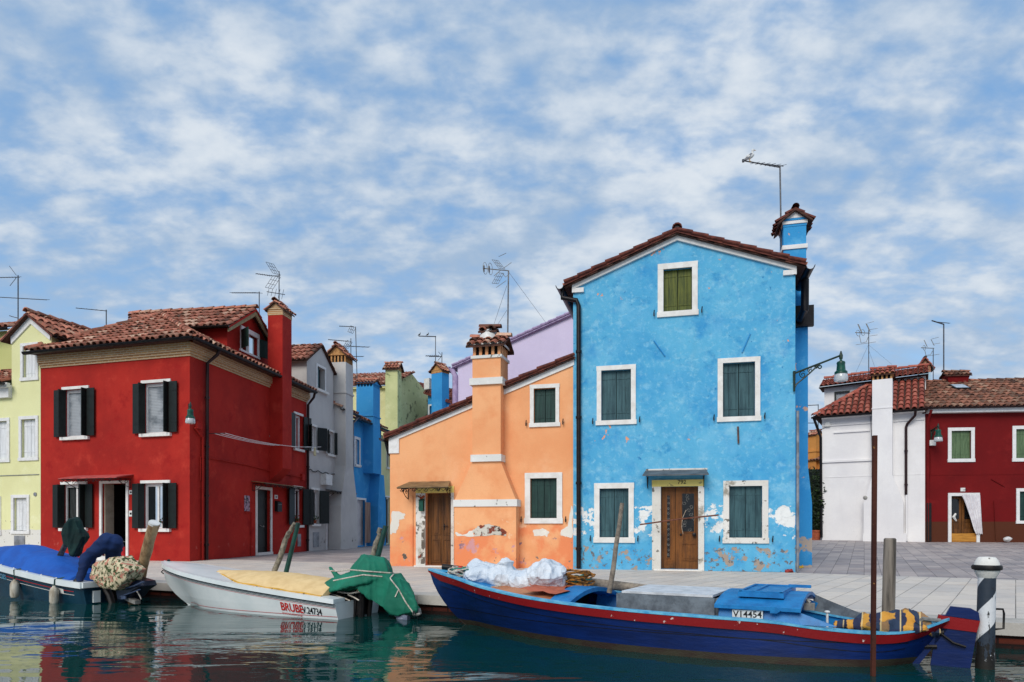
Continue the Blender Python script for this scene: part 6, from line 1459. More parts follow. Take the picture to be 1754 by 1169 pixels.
m = MB(); m.tube([BB.P(5.75, .12, BB.ZG(5.75)), BB.P(5.85, .18, BB.ZG(5.85) + .09), BB.P(5.99, .1, BB.ZG(5.95) + .03)], .02, 6); m.build('fairlead', M['galv'], boat, 40)
# things lying in the blue boat
q = MB(); 
def bpt(px, py, b): return BB.PP(px, py, b)
for (x, y, b, rx, ry, rz) in ((828, 985, .0, .24, .26, .15), (862, 990, .0, .3, .26, .145), (900, 995, 0, .3, .26, .15), (936, 990, .0, .25, .26, .18), (815, 972, .0, .12, .16, .09)):
    q.ell(bpt(x, y, b), BB.e * rx, BB.b * ry, (0, 0, rz))
for (x, y, dx, dz) in ((866, 968, .02, .13), (838, 972, -.05, .12), (930, 972, .02, .1), (953, 975, .06, .05)):
    c = bpt(x, y, .02); q.loft([[c + BB.e * (math.cos(k) * r_ + dx * t_) + BB.b * math.sin(k) * r_ * .6 + Vector((0, 0, dz * (t_ - .5) * 1.2)) for k in [i * math.pi / 4 for i in range(8)]] for r_, t_ in ((.16, -.3), (.10, .3), (.05, .8), (.015, 1.1))])
tag(fuse(q, 'plastic_bundle', M['bundle'], None, .018, 3, [(.065, (3.4, 3.4, 5)), (.026, (9, 9, 8))], 3, dec=.5), 'crumpled white plastic sheet bundled on the fore deck of the blue boat', 'bundle')
lg = MB(); lg.tube([bpt(960, 993, -.45), bpt(1050, 1003, -.5), bpt(1143, 1014, -.5)], [.06, .062, .055], 12); tag(lg.build('spar', M['log'], None, 50), 'weathered round spar lying along the far side of the blue boat', 'spar')
def coil(name, c, r, mat, label, n=5, jit=.02, tilt=None):
    q = MB(); c = Vector(c)
    for k in range(n):
        rr_ = r * random.uniform(.7, 1.1); o = Vector((random.gauss(0, jit), random.gauss(0, jit), k * .014))
        q.tube([c + o + BB.e * math.cos(t) * rr_ + BB.b * math.sin(t) * rr_ * .8 + Vector((0, 0, .02 * math.sin(t * 2 + k))) for t in [i * math.pi / 9 for i in range(18)]], .010, 5)
    return tag(q.build(name, mat, None, 60), label, 'rope')
coil('rope_coil', bpt(985, 1004, -.2), .19, plain('amber_and_black_rope', S(176, 116, 40), S(40, 36, 34), 30, .9, .4), 'heap of amber and black rope beside the white bundle in the blue boat', 14, .05)
coil('cord_coil', bpt(996, 996, -.42), .12, M['greenrope'], 'coil of thin green cord on the far side of the blue boat', 5)
coil('cord_coil', bpt(808, 984, .05), .15, M['greenrope'], 'loose green cord by the bow of the blue boat', 6, .04)
coil('rope_coil', bpt(790, 988, .05), .17, M['rope'], 'pale rope heaped on the bow of the blue boat', 9, .05)
q = MB(); q.tube([bpt(758, 971, -.12), bpt(792, 975, -.2)], .04, 10); q.tube([bpt(772, 971, -.2), bpt(803, 974, -.3)], .018, 7); tag(q.build('dark_pole', M['iron'], None, 40), 'short dark pole lying across the bow of the blue boat', 'pole')
q = MB(); c = bpt(788, 982, .1); q.lathe([(.001, -.05), (.035, -.04), (.04, 0), (.03, .03), (.012, .045)], c + Vector((0, 0, .05)), 12); tag(q.build('float', M['redink'], None, 40), 'small red float on the bow ropes of the blue boat', 'float')
q = MB(); c = bpt(843, 1009, .2); q.obox(c, BB.e * .14, BB.b * .09, (0, 0, .045)); q.tube([c + BB.e * .01 + Vector((0, 0, .046)), c + BB.e * .07 + Vector((0, 0, .06)), c + BB.e * .13 + Vector((0, 0, .046))], .008, 5); tag(q.build('net_float', M['rope'], None), 'small pale block float on the fore deck of the blue boat', 'float')
q = MB(); rows = []
pla = [BB.PP(1432, 1070, .22), BB.PP(1465, 1069, .2), BB.PP(1505, 1069, .16), BB.PP(1550, 1066, .1), BB.PP(1590, 1071, .05)]
q2 = []
for i, (p, r) in enumerate(zip(pla, (.03, .075, .095, .10, .05))): q2.append([p + BB.b * math.cos(t) * r * 1.5 + Vector((0, 0, math.sin(t) * r - .01)) for t in [k * math.pi / 8 for k in range(16)]])
q.loft(q2); q.ell(BB.PP(1583, 1077, .04), BB.e * .12, BB.b * .1, (0, 0, .03)); q.ell(BB.PP(1520, 1074, .25), BB.e * .3, BB.b * .1, (0, 0, .05))
def plaidmat():
    t = NT('plaid_blanket'); p, r = t.dot(tuple(BB.e)), t.dot((BB.b.x, BB.b.y, .9))
    a = t.rng(t.math('PINGPONG', t.math('ADD', t.math('MULTIPLY', p, 6.2), t.math('MULTIPLY', t.noise(4), 1.3)), .5), .20, .24); b = t.rng(t.math('PINGPONG', t.math('MULTIPLY', r, 5.5), .5), .2, .24)
    c = t.mix(a, S(204, 148, 62), S(44, 50, 76)); c = t.mix(t.math('MULTIPLY', b, .55), c, S(44, 66, 88)); s_ = t.rng(t.math('PINGPONG', t.math('MULTIPLY', p, 6.2), .5), .02, .05, 1, 0)
    return t.done(t.mix(t.math('MULTIPLY', s_, .8), c, S(222, 196, 140)), .9)
tag(fuse(q, 'plaid_blanket', plaidmat(), None, .014, 2, [(.05, (6, 6, 9)), (.025, (15, 15, 14))], 5, dec=.3), 'crumpled ochre and navy plaid blanket on the stern of the blue boat', 'blanket')
# ---- the white motor boat
WB = Boat((-5.97, 11.7), (-2.25, 10.02), [(0, .015), (.25, .2), (.6, .36), (1.2, .5), (2, .57), (3, .58), (4.09, .54)],
          [(0, .385), (.5, .33), (1, .265), (2, .155), (3, .06), (4.09, -.035)], [(0, .006), (.75, .01), (1.2, .26), (2, .44), (3, .49), (4.09, .47)], .8, -.45)
wb = thing('motor_boat', WB.P(2, 0, WATER_Z), 'white open motor boat under a beige cover with red name lettering', 'boat')
M['gel'] = plain('white_gelcoat', S(226, 231, 230), S(212, 220, 220), 2.5, .22, .05, 20)
M['black'] = plain('black_rubber', S(22, 22, 24), S(14, 14, 15), 9, .5, .05)
m = MB(); WB.skin(m, [('d', 0), ('d', .05), ('d', .1), ('z', -.12), ('z', -.2), ('z', -.28), ('z', -.42)], [0] * 6, 50)
m.poly(WB.side(WB.L, 1, [('d', 0), ('z', -.12), ('z', -.28), ('z', -.42)]) + WB.side(WB.L, -1, [('d', 0), ('z', -.12), ('z', -.28), ('z', -.42)])[::-1]); m.build('hull', M['gel'], wb, 50)
m = MB(); WB.rim(m, -.22, .035, -.015, .05, n=50); m.build('gunwale', M['gel'], wb, 35)
def hline(b, f0, f1, o=.004, a0=0.05, a1=None, n=50):
    m = MB(); b.skin(m, [f0, f1], [0], n, o, a0, a1); return m
hline(WB, ('d', .018), ('d', .032), .03).build('rub_line', M['black'], wb); hline(WB, ('d', .05), ('d', .056), .005).build('black_stripe', M['black'], wb); hline(WB, ('d', .066), ('d', .074), .005).build('black_stripe', M['black'], wb); hline(WB, ('d', .085), ('d', .09), .005).build('red_stripe', M['redink'], wb)
hline(WB, ('z', -.235), ('z', -.242), .005, .7).build('red_stripe', M['redink'], wb)
m = MB(); n = 20; m.grid([[WB.P(a, WB.HB(a) * k, WB.ZG(a) + .045 + .02 * (1 - k * k)) for k in (-.9, -.5, 0, .5, .9)] for a in [.02 + 3.3 * i / n for i in range(n + 1)]]); m.build('bow_deck', M['gel'], wb, 50)
m = MB(); m.ell(WB.P(.12, 0, .45), (.03, 0, 0), (0, .03, 0), (0, 0, .02), 8, 5); m.build('bow_cleat', M['iron'], wb, 40); m = MB(); m.tube([WB.P(.02, .03, .28), WB.P(-.02, .03, .25), WB.P(.03, .03, .22)], .01, 5); m.build('bow_ring', M['iron'], wb, 40)
# beige cover
m = MB(); ca, cb = WB.a_at(350, .3), WB.a_at(566, .3); rows = []; n = 26
for i in range(n + 1):
    a = ca + (cb - ca) * i / n; w = (WB.HB(a) - .06) * min(1, .12 + 2.4 * i / n); h = (.03 + .15 * math.sin(min(1, i / n * 1.25) * math.pi * .55)) * (1 if i < n else 1)
    rows.append([WB.P(a, w * (2 * j / 16 - 1), WB.ZG(a) + .055 + h * (1 - abs(2 * j / 16 - 1) ** 2.2) + .006 * math.sin(i * 1.3 + j)) for j in range(17)])
m.grid(rows); m.grid([rows[-1], [p + Vector((0, 0, -.1)) for p in rows[-1]]])
cvb = m.build('cover', cloth_paint('beige_canvas_cover', S(224, 194, 142), S(208, 176, 124)), wb, 60)
m = MB(); m.tube([r[16] + WB.b * .005 for r in rows], .014, 6); m.tube([r[0] - WB.b * .005 for r in rows], .014, 6); m.build('cover_hem', plain('yellow_webbing', S(214, 160, 50), None, 9), cvb, 50)
m = MB()
for i in range(2, n, 3): m.tube([rows[i][16] + WB.b * .01, rows[i][16] + WB.b * .05 - Vector((0, 0, .02))], .006, 5)
m.build('cover_tie', M['iron'], cvb)
# lettering on the near side
def on_hull(b, px, dz, o=.008):
    a = b.a_at(px, b.HB(b.a_at(px, .55))); z = b.ZG(a) - dz; return a, z
def hull_text(b, s_, px, dz, size, mat, parent, bold=.01, sx=1.0, name='lettering', o=.010):
    a, z = on_hull(b, px, dz); h = lambda a_, z_: b.P(a_, b.half(a_, z_) + o, z_)
    p = h(a, z); q = h(a + .3, z + (b.ZG(a + .3) - b.ZG(a)) * .85); r = h(a, z + .1); return text(s_, p, q - p, r - p, size, mat, parent, name, bold, .002, sx)
hull_text(WB, 'BRUBE', 477.5, .232, .175, M['redink'], wb, .02, .80, 'boat_name')
hull_text(WB, 'EVOLUZIONE', 478.5, .290, .042, M['redink'], wb, .0, 1.42, 'boat_model')
hull_text(WB, 'V.24734', 515, .222, .145, M['ink'], wb, .012, .70, 'registration')
# outboard under its green cover
ob = thing('outboard_motor', WB.P(WB.L + .1, 0, WATER_Z), 'outboard motor wrapped in a green cover tied with white rope on the white boat', 'outboard motor')
def wp(px, py, b): return WB.PP(px, py, b)
m = MB(); c = WB.P(WB.L + .02, .05, -.2)
m.obox(WB.P(WB.L, -.1, -.25), WB.e * .14, WB.b * .22, (0, 0, .3)); m.tube([WB.P(WB.L + .1, .08, -.38), WB.P(WB.L + .12, .08, .12)], .05, 8); m.tube([WB.P(WB.L + .15, -.04, -.3), WB.P(WB.L + .2, -.04, .1)], .035, 8); m.tube([WB.P(WB.L + .02, .13, -.35), WB.P(WB.L + .05, .13, .05)], .018, 6)
m.build('clamp_bracket', M['iron'], ob, 40)
q = MB()
q.ell(wp(637, 981, .02), WB.e * .31, WB.b * .27, (0, 0, .25), 20, 14)
hp_ = lambda L_: hullpts(q, [wp(x, y, 0) + WB.b * b for x, y, b in L_])
hp_([(600, 985, .22), (600, 985, -.2), (640, 975, .3), (672, 985, .16), (672, 985, -.16), (568, 1012, .30), (576, 1013, -.2), (610, 1003, .36), (600, 1010, .34), (648, 996, .33), (655, 1000, -.2), (566, 998, .22)])
hp_([(622, 990, .26), (622, 990, -.22), (672, 984, .2), (672, 984, -.2), (628, 1003, .30), (665, 1036, .24), (665, 1036, -.14), (690, 1054, .15), (692, 1054, -.12), (700, 1010, .14), (716, 1030, .10), (720, 1046, .1), (718, 1050, -.1), (690, 1006, -.15)])
for i in range(10):
    t = i / 9; x = 590 + (565 - 590) * t; y = 1000 - 29 * max(0, t - .05); r = .07 - .05 * t; q.ell(wp(x, y, .12), WB.e * r, WB.b * r, (0, 0, r * 1.1))
gcv = fuse(q, 'cover', crinkle('green_tarpaulin', S(14, 118, 92), S(10, 100, 78), .75, 3.2, .35, .05), ob, .014, 6, [(.045, (5.5, 5.5, 1.2)), (.014, (13, 13, 3))], 11)
q = MB(); q.loft([[wp(x, y, .06) + WB.b * .04 * s1 + Vector((0, 0, .035 * s2)) for s1, s2 in ((1, 1), (1, -1), (-1, -1), (-1, 1))] for x, y in ((664, 1040), (680, 1052), (700, 1059))]); q.ell(wp(688, 1060, .06), WB.e * .09, WB.b * .05, (0, 0, .035)); q.build('lower_unit', plain('grey_outboard_leg', S(126, 132, 150), S(92, 98, 116), 6, .4, .1), ob, 40)
q = MB(); c = wp(714, 1052, .06)
for k in range(3):
    a_ = k * 2.1 + .4; d_ = WB.b * math.cos(a_) + Vector((0, 0, math.sin(a_))); s_ = d_.cross(WB.e).normalized(); q.mesh([c - s_ * .015 - WB.e * .02, c + s_ * .015 + WB.e * .02, c + d_ * .06 + s_ * .05 + WB.e * .03, c + d_ * .12, c + d_ * .06 - s_ * .04 - WB.e * .02], [(0, 1, 2, 3, 4)])
q.lathe([(.035, -.05), (.03, .03), (.01, .06)], c, 10, 0, tuple(WB.e)); q.build('propeller', M['galv'], ob, 40)
def wrapline(pts, r, mat, name, parent, b=.24): 
    q = MB(); P = [wp(x, y, bb) for x, y, bb in pts]; q.tube(P, r, 6); return q.build(name, mat, parent, 60)
from mathutils.bvhtree import BVHTree
def surf_line(obj, pts, r, mat, name, parent, n=26):
    """a rope laid on the side of obj that faces the canal"""
    off = Vector(parent.location); me = obj.data; bv = BVHTree.FromPolygons([v.co + off for v in me.vertices], [tuple(p.vertices) for p in me.polygons]); P = []
    for i in range(n + 1):
        t = i / n * (len(pts) - 1); k = min(int(t), len(pts) - 2); f = t - k; x = pts[k][0] + (pts[k + 1][0] - pts[k][0]) * f; y = pts[k][1] + (pts[k + 1][1] - pts[k][1]) * f
        o = Vector((0, 0, CAMZ)); d_ = (wp(x, y, .1) - o).normalized(); h = bv.ray_cast(o, d_)
        if h[0] is not None: P.append(h[0] - d_ * r * .6)
        elif P: P.append(Vector((wp(x, y, (P[-1] - WB.O).dot(WB.b)))))
    q = MB(); q.tube(P, r, 6); return q.build(name, mat, parent, 60)
for L_ in ([(566, 978), (580, 979), (597, 976), (630, 979), (658, 981), (674, 982)], [(571, 995), (590, 991), (622, 985), (655, 988)], [(674, 984), (668, 991), (683, 1010), (695, 1032), (710, 1053)], [(683, 1010), (677, 1023)]):
    surf_line(gcv, L_, .010, M['rope'], 'tie_rope', ob)
q = MB()
for (pts) in ([(563, 1016), (577, 1021), (592, 1026), (600, 1030)], [(596, 1019), (607, 1024), (615, 1029)], [(578, 1014), (600, 1017), (622, 1013)]): q.tube([wp(x, y, .2) for x, y in pts], .012, 6)
tag(q.build('mooring_rope', M['rope'], None, 60), 'loose pale ropes lying on the stern of the white boat', 'rope')
# ---- the boat with the blue cover at the left
LB = Boat((-11.05, 13.95), (-6.95, 11.83), [(0, .02), (.5, .28), (1.2, .45), (2.2, .52), (3.4, .52), (4.615, .48)], [(0, .48), (1, .38), (2, .29), (3, .18), (4, .08), (4.615, .04)], [(0, .006), (.8, .02), (1.4, .25), (2.4, .42), (3.5, .46), (4.615, .42)], .9, -.45)
lb = thing('covered_motor_boat', LB.P(2.3, 0, WATER_Z), 'dark teal motor boat with a white gunwale and bright blue cover, at the left', 'boat')
M['hullteal'] = plain('dark_teal_gelcoat', S(20, 58, 76), S(14, 44, 60), 3, .25, .05)
m = MB(); LB.skin(m, [('d', 0), ('d', .06), ('d', .12), ('z', -.12), ('z', -.2), ('z', -.28), ('z', -.42)], [0] * 6, 40)
m.poly(LB.side(LB.L, 1, [('d', 0), ('z', -.12), ('z', -.28), ('z', -.42)]) + LB.side(LB.L, -1, [('d', 0), ('z', -.12), ('z', -.28), ('z', -.42)])[::-1]); m.build('hull', M['hullteal'], lb, 50)
m = MB(); LB.rim(m, -.2, .05, -.05, .05, n=40); m.obox(LB.P(LB.L - .1, -.5, .0), LB.e * .14, LB.b * 1.0, (0, 0, .09)); m.build('gunwale', M['gel'], lb, 35)
m = MB(); m.obox(LB.P(LB.L - .02, .2, -.26), LB.e * .05, LB.b * .12, (0, 0, .2)); m.build('transom_pad', M['gel'], lb)
hline(LB, ('d', .125), ('d', .135), .006, 1.2, 4.35).build('red_stripe', M['redink'], lb); hline(LB, ('d', .185), ('d', .195), .006, 1.2, 4.35).build('white_stripe', M['plate'], lb)
hull_text(LB, 'DES', -1, .20, .13, plain('pale_blue_lettering', S(84, 158, 190), None, 9), lb, .02, .95, 'boat_name', .012)
a_, z_ = on_hull(LB, 88, .2); a2, z2_ = on_hull(LB, 108, .2)
m = MB(); h = lambda a, z: LB.P(a, LB.half(a, z) + .008, z)
m.poly([h(a_ + .12, z_ - .0), h(a2, z2_ - .0), h(a2, z2_ + .085), h(a_ + .12, z_ + .085)]); pl = m.build('number_plate', M['plate'], lb)
hull_text(LB, 'V14713', 90, .19, .085, M['ink'], pl, .008, .62, 'registration', .014)
# cover
m = MB(); rows = []; n = 30; a0, a1 = 1.0, LB.a_at(146, .2)
for i in range(n + 1):
    a = a0 + (a1 - a0) * i / n; w = LB.HB(a) - .02; t = i / n; c_ = LB.P(a, 0, 0); h = curve([(-80, .06), (-30, .08), (0, .17), (25, .28), (47, .33), (75, .33), (105, .28), (128, .22), (150, .10)], CX + FPX * c_.x / c_.y) + .012 * math.sin(t * 22)
    rows.append([LB.P(a, w * (2 * j / 20 - 1), LB.ZG(a) + .055 + h * (1 - abs(2 * j / 20 - 1) ** 2.6) ** .8 + .004 * math.sin(j * 1.9 + i * .8)) for j in range(21)])
m.grid(rows); m.grid([rows[-1], [V3(p, LB.ZG(a1) - .02) + LB.e * .1 for p in rows[-1]]])
bc_ = m.build('cover', crinkle('bright_blue_canvas', S(10, 86, 176), S(8, 72, 156), .7, 2.6, .35, .05), lb, 60)
m = MB()
for i in range(3, n, 4): m.ell(rows[i][20] + LB.b * .012, (.015, 0, 0), (0, .015, 0), (0, 0, .012), 6, 4)
m.build('cover_stud', M['plate'], bc_, 40)
def fender(px, y0, y1, label, tilt):
    a = LB.a_at(px, .6); p = LB.P(a, LB.half(a, -.1) + .09, 0); zt = CAMZ + (HZ - y0) * p.y / FPX; zb = CAMZ + (HZ - y1) * p.y / FPX; h = zt - zb
    t = thing('fender', V3(p, zb), label, 'fender', 'fenders hanging from the covered boat')
    q = MB(); q.lathe([(.02, 0), (.055, .015), (.072, .06), (.072, h - .09), (.055, h - .04), (.028, h - .015), (.026, h), (.01, h + .005)], V3(p, zb), 16); q.build('body', plain('grubby_white_vinyl', S(206, 200, 184), S(150, 138, 118), 5, .5, .1, st=(2, 2, .6)), t, 40)
    q = MB(); g = LB.P(a, LB.HB(a) + .06, LB.ZG(a) + .04); q.tube([V3(p, zt), g, LB.P(a + .1, LB.HB(a) - .1, LB.ZG(a) + .08)], .012, 6); q.build('lanyard', plain('dark_green_lanyard', S(24, 70, 62), None, 9), t, 50); return t
fender(22, 993, 1025, 'grubby white fender under the lettering of the covered boat, left of the other', 0); fender(89.5, 1004, 1036, 'grubby white fender hanging in front of the number plate of the covered boat', 0)
# its outboard, tilted, half under a floral cover
om = thing('outboard_motor', LB.P(LB.L + .1, 0, WATER_Z), 'dark navy tilted outboard motor on the stern of the covered boat', 'outboard motor')
def lp(px, py, b): return LB.PP(px, py, b)
q = MB(); P_ = [(208, 996), (222, 990), (243, 996), (246, 1004), (232, 1013), (222, 1026), (212, 1033), (202, 1030), (198, 1012)]
f_ = [lp(x, y, .12) for x, y in P_]; b2 = [lp(x, y, .12) - LB.b * .24 for x, y in P_]; n = len(P_)
cf, cb_ = sum(f_, Vector()) / n, sum(b2, Vector()) / n
q.loft([[cf.lerp(p, .75) + LB.b * .05 for p in f_], f_, b2, [cb_.lerp(p, .75) - LB.b * .05 for p in b2]])
q.build('cowling', plain('dark_navy_cowling', S(20, 30, 52), S(14, 20, 36), 6, .3, .1), om, 30)
q = MB(); q.tube([lp(208, 1010, .2), lp(230, 1004, .2), lp(246, 997, .2)], .014, 6); q.tube([lp(206, 1022, .2), lp(224, 1016, .2), lp(240, 1010, .2)], .01, 6); q.obox(lp(209, 1026, .19), LB.e * .12, LB.b * .02, (0, 0, .05)); q.build('cowling_trim', plain('blue_grey_trim', S(70, 84, 112), None, 9, .4), om, 40)
q = MB(); q.tube([lp(234, 1012, .14), lp(240, 1022, .14), lp(242, 1027, .14)], .012, 6); q.loft([[lp(x, y, .1) + LB.b * .05 * s1 + Vector((0, 0, .03 * s2)) for s1, s2 in ((1, 1), (1, -1), (-1, -1), (-1, 1))] for x, y in ((218, 1024), (228, 1029), (236, 1032))]); q.build('lower_unit', M['galv'], om, 40)
q = MB(); q.tube([lp(178, 1002, .1), lp(188, 1020, .1), lp(194, 1042, .1)], [.07, .06, .05], 9); q.obox(lp(172, 1028, .1), LB.e * .2, LB.b * -.2, (0, 0, .26)); q.build('clamp_bracket', M['iron'], om, 40)
q = MB()
C4 = [(153, 990), (160, 966), (196, 953), (221, 977), (214, 994), (197, 1012), (170, 1006)]
fr = [lp(x, y, .34) for x, y in C4]; n = len(C4); cf = sum(fr, Vector()) / n
q.loft([[cf.lerp(p, .7) + LB.b * .05 for p in fr], fr, [p - LB.b * .3 for p in fr], [cf.lerp(p, .7) - LB.b * .36 for p in fr]])
def floral():
    t = NT('floral_fabric'); n = t.N.new('ShaderNodeTexVoronoi'); n.inputs['Scale'].default_value = 12; t.L.new(t.pos, n.inputs['Vector'])
    d = n.outputs['Distance']; c = t.mix(t.rng(t.noise(17, 3), .48, .56), S(206, 192, 158), S(58, 72, 38)); c = t.mix(t.rng(t.noise(11, 3, .5, t.map((1, 1, 1), (7, 7, 7))), .54, .58), c, S(188, 128, 108))
    c = t.mix(t.rng(d, .26, .30, 1, 0), c, S(200, 188, 158)); c = t.mix(t.rng(d, .17, .2, 1, 0), c, S(84, 92, 60)); c = t.mix(t.rng(d, .08, .11, 1, 0), c, S(190, 160, 138)); return t.done(c, .85)
fc = fuse(q, 'motor_cover', floral(), None, .016, 5, [(.02, (8, 8, 8))], 2); tag(fc, 'quilted floral cover lying over the outboard motor of the covered boat', 'cover')
# ------------------------------------------------------------------ person bent over the stern
pe = thing('person', LB.PP(136, 999, .05), 'person in a navy tracksuit bending over at the stern of the covered boat', 'person')
def pp(px, py, b): return LB.PP(px, py, b)
sk = MB()
def limb(pts, rs, n=12):
    P = [Vector(p) for p in pts]
    for i in range(len(P) - 1):
        k = 6
        for j in range(k + 1): 
            t = j / k; c = P[i].lerp(P[i + 1], t); r = rs[i] + (rs[i + 1] - rs[i]) * t; sk.ell(c, (r, 0, 0), (0, r, 0), (0, 0, r), n, 7)
# legs, hips and torso in one suit
limb([pp(137, 994, .44), pp(147, 957, .32), pp(183, 927, .1)], [.062, .088, .135])
limb([pp(150, 990, -.14), pp(158, 953, -.12), pp(186, 927, -.08)], [.062, .088, .135])
limb([pp(187, 928, .02), pp(196, 930, .0), pp(194, 950, -.08), pp(192, 970, -.18)], [.15, .145, .125, .14])
for s_ in (.14, -.14):
    b0_ = pp(193, 968, -.18 + s_); limb([b0_, pp(200, 990, -.1 + s_ * .9), pp(206, 1003, .0 + s_ * .7)], [.065, .052, .04], 10)
bd = fuse(sk, 'tracksuit', cloth_paint('navy_tracksuit', S(16, 44, 92), S(12, 32, 70)), pe, .02, 5, [(.022, (7, 7, 11))], 4)
M['skin'] = plain('skin', S(206, 150, 122), S(190, 132, 106), 9, .6, .05)
sk = MB(); limb([pp(192, 972, -.2), pp(194, 979, -.22)], [.06, .055]); hc = pp(196, 990, -.24); sk.ell(hc, LB.e * .08, LB.b * .075, (0, 0, .115), 14, 10); sk.ell(hc + LB.e * .085 + Vector((0, 0, -.01)), (.015, 0, 0), (0, .015, 0), (0, 0, .025)); sk.ell(hc + LB.b * .075, (.012, 0, 0), (0, .012, 0), (0, 0, .03))
for s_ in (.14, -.14):
    c = pp(207, 1006, s_ * .7); sk.ell(c, LB.e * .045, LB.b * .02, (0, 0, .05), 10, 7)
    for k in range(4):
        f0 = c + LB.e * (-.03 + .02 * k) + Vector((0, 0, -.04)); limb([f0, f0 + Vector((0, 0, -.035)) + LB.b * .008, f0 + Vector((0, 0, -.055 + .006 * abs(k - 1.5))) - LB.b * .012], [.009, .0085, .007], 6)
    f0 = c - LB.e * .045; limb([f0, f0 - LB.e * .02 + Vector((0, 0, -.03)), f0 - LB.e * .01 + Vector((0, 0, -.055))], [.011, .009, .008], 6)
fuse(sk, 'head_and_hands', M['skin'], pe, .007, 2)
sk = MB(); sk.ell(hc - LB.e * .02 + Vector((0, 0, -.02)), LB.e * .08, LB.b * .082, (0, 0, .105), 14, 10); fuse(sk, 'hair', plain('grey_hair', S(110, 104, 98), S(70, 66, 62), 30, .8, .4), pe, .012, 2, [(.01, (30, 30, 30))])
for (x, y, b) in ((134, 1000, .46), (147, 997, -.14)):
    sk = MB(); c = pp(x, y, b); sk.ell(c + LB.e * .0, LB.e * .12, LB.b * .05, (0, 0, .045)); sk.ell(c - LB.e * .05 + Vector((0, 0, .03)), LB.e * .06, LB.b * .05, (0, 0, .06)); fuse(sk, 'shoe', M['black'], pe, .012, 3)
# ------------------------------------------------------------------ mooring poles
def pole(name, pts, rs, mat, label, cat='mooring post', extra=None, wob=0.0, n=12):
    P = [Vector(p) for p in pts]; Q = []; R = []
    k = 8
    for i in range(len(P) - 1):
        for j in range(k + (i == len(P) - 2)):
            t = j / k; Q.append(P[i].lerp(P[i + 1], t) + Vector((random.uniform(-wob, wob), random.uniform(-wob, wob), 0))); R.append((rs[i] + (rs[i + 1] - rs[i]) * t) * (1 + random.uniform(-1, 1) * wob * 4))
    m = MB(); m.tube(Q, R, n)
    return tag(m.build(name, mat, None, 50), label, cat)
def below(top, bot, z=-1.0):
    d = bot - top; return bot + d * ((z - bot.z) / d.z) if abs(d.z) > .01 else bot
M['barkpole'] = wood('bark_stripped_log', S(176, 148, 112), S(116, 90, 64), st=(1, 1, .5), scale=9, bump=.8)
M['lichenpole'] = wood('lichened_branch', S(140, 132, 116), S(70, 64, 56), st=(1, 1, .6), scale=22, bump=.8)
M['greenpole'] = plain('dark_green_pole_paint', S(14, 66, 56), S(10, 48, 42), 9, .45, .2)
M['rust'] = plaster('rusty_steel', S(84, 46, 34), S(56, 30, 26), layers=[(S(150, 104, 60), 9, .64, .03, -1, 9, .1)], bump=.6, rough=.8)
M['greypost'] = wood('silvered_post_wood', S(138, 128, 116), S(66, 60, 54), st=(1, 1, .07), scale=18, bump=.8)
Y1 = 10.9
lt, lbm = at(264, 896, Y1 + .35), at(236, 996, Y1 + .75)
lt, lbm = at(264, 897, 11.35), at(237, 998, 11.75)
root = thing('mooring_log', below(lt, lbm, -1), 'thick leaning log with peeled bark and a white cap, between the left boats', 'mooring post')
m = MB(); Q = [below(lt, lbm, -1).lerp(lt, k / 14) + Vector((random.uniform(-.012, .012), 0, 0)) for k in range(15)]; m.tube(Q, [.085 * (1 + random.uniform(-.07, .07)) for k in range(15)], 12); m.build('trunk', M['barkpole'], root, 50)
d = (lt - lbm).normalized(); m = MB(); m.tube([lt - d * .02, lt + d * .02], .088, 14); m.build('cap', M['plate'], root, 40)
def edgeY(px): # distance to the quay edge along a picture column
    k = (px - CX) / FPX; return (QA.y - QA.x * qd.y / qd.x) / (1 - k * qd.y / qd.x)
for (tx, ty, bx, by, r, mat, lab, nm) in (
    (511, 896, 491, 977, .042, 'greenpole', 'dark green pole leaning beside the lichened branch, behind the white boat', 'mooring_pole'),
    (505, 896, 477, 976, .040, 'lichenpole', 'crooked lichened branch pole leaning behind the white boat', 'mooring_pole'),
    (661, 901, 645, 962, .048, 'greenpole', 'dark green pole behind the green outboard cover', 'mooring_pole'),
    (652, 905, 637, 962, .040, 'lichenpole', 'thin lichened branch pole behind the green outboard cover', 'mooring_pole')):
    Yb = edgeY(bx) - .12; T, B = at(tx, ty, Yb), at(bx, by, Yb - .02); P = [below(T, B, -1), T]
    if mat == 'lichenpole': P = [P[0], T.lerp(B, .45) + Vector((-.06, 0, 0)) if tx < 600 else T.lerp(B, .5), T]
    pole(nm, P, [r * 1.1] * (len(P) - 1) + [r * .85], M[mat], lab, 'mooring pole', wob=.012 if mat == 'lichenpole' else 0)
T, B = at(1066, 862, 8.35), at(1046, 1002, 8.35); pole('boat_pole', [B.lerp(T, -.1), T], [.032, .026], M['log'], 'thin weathered pole leaning at the quay behind the blue boat', 'pole', wob=.004)
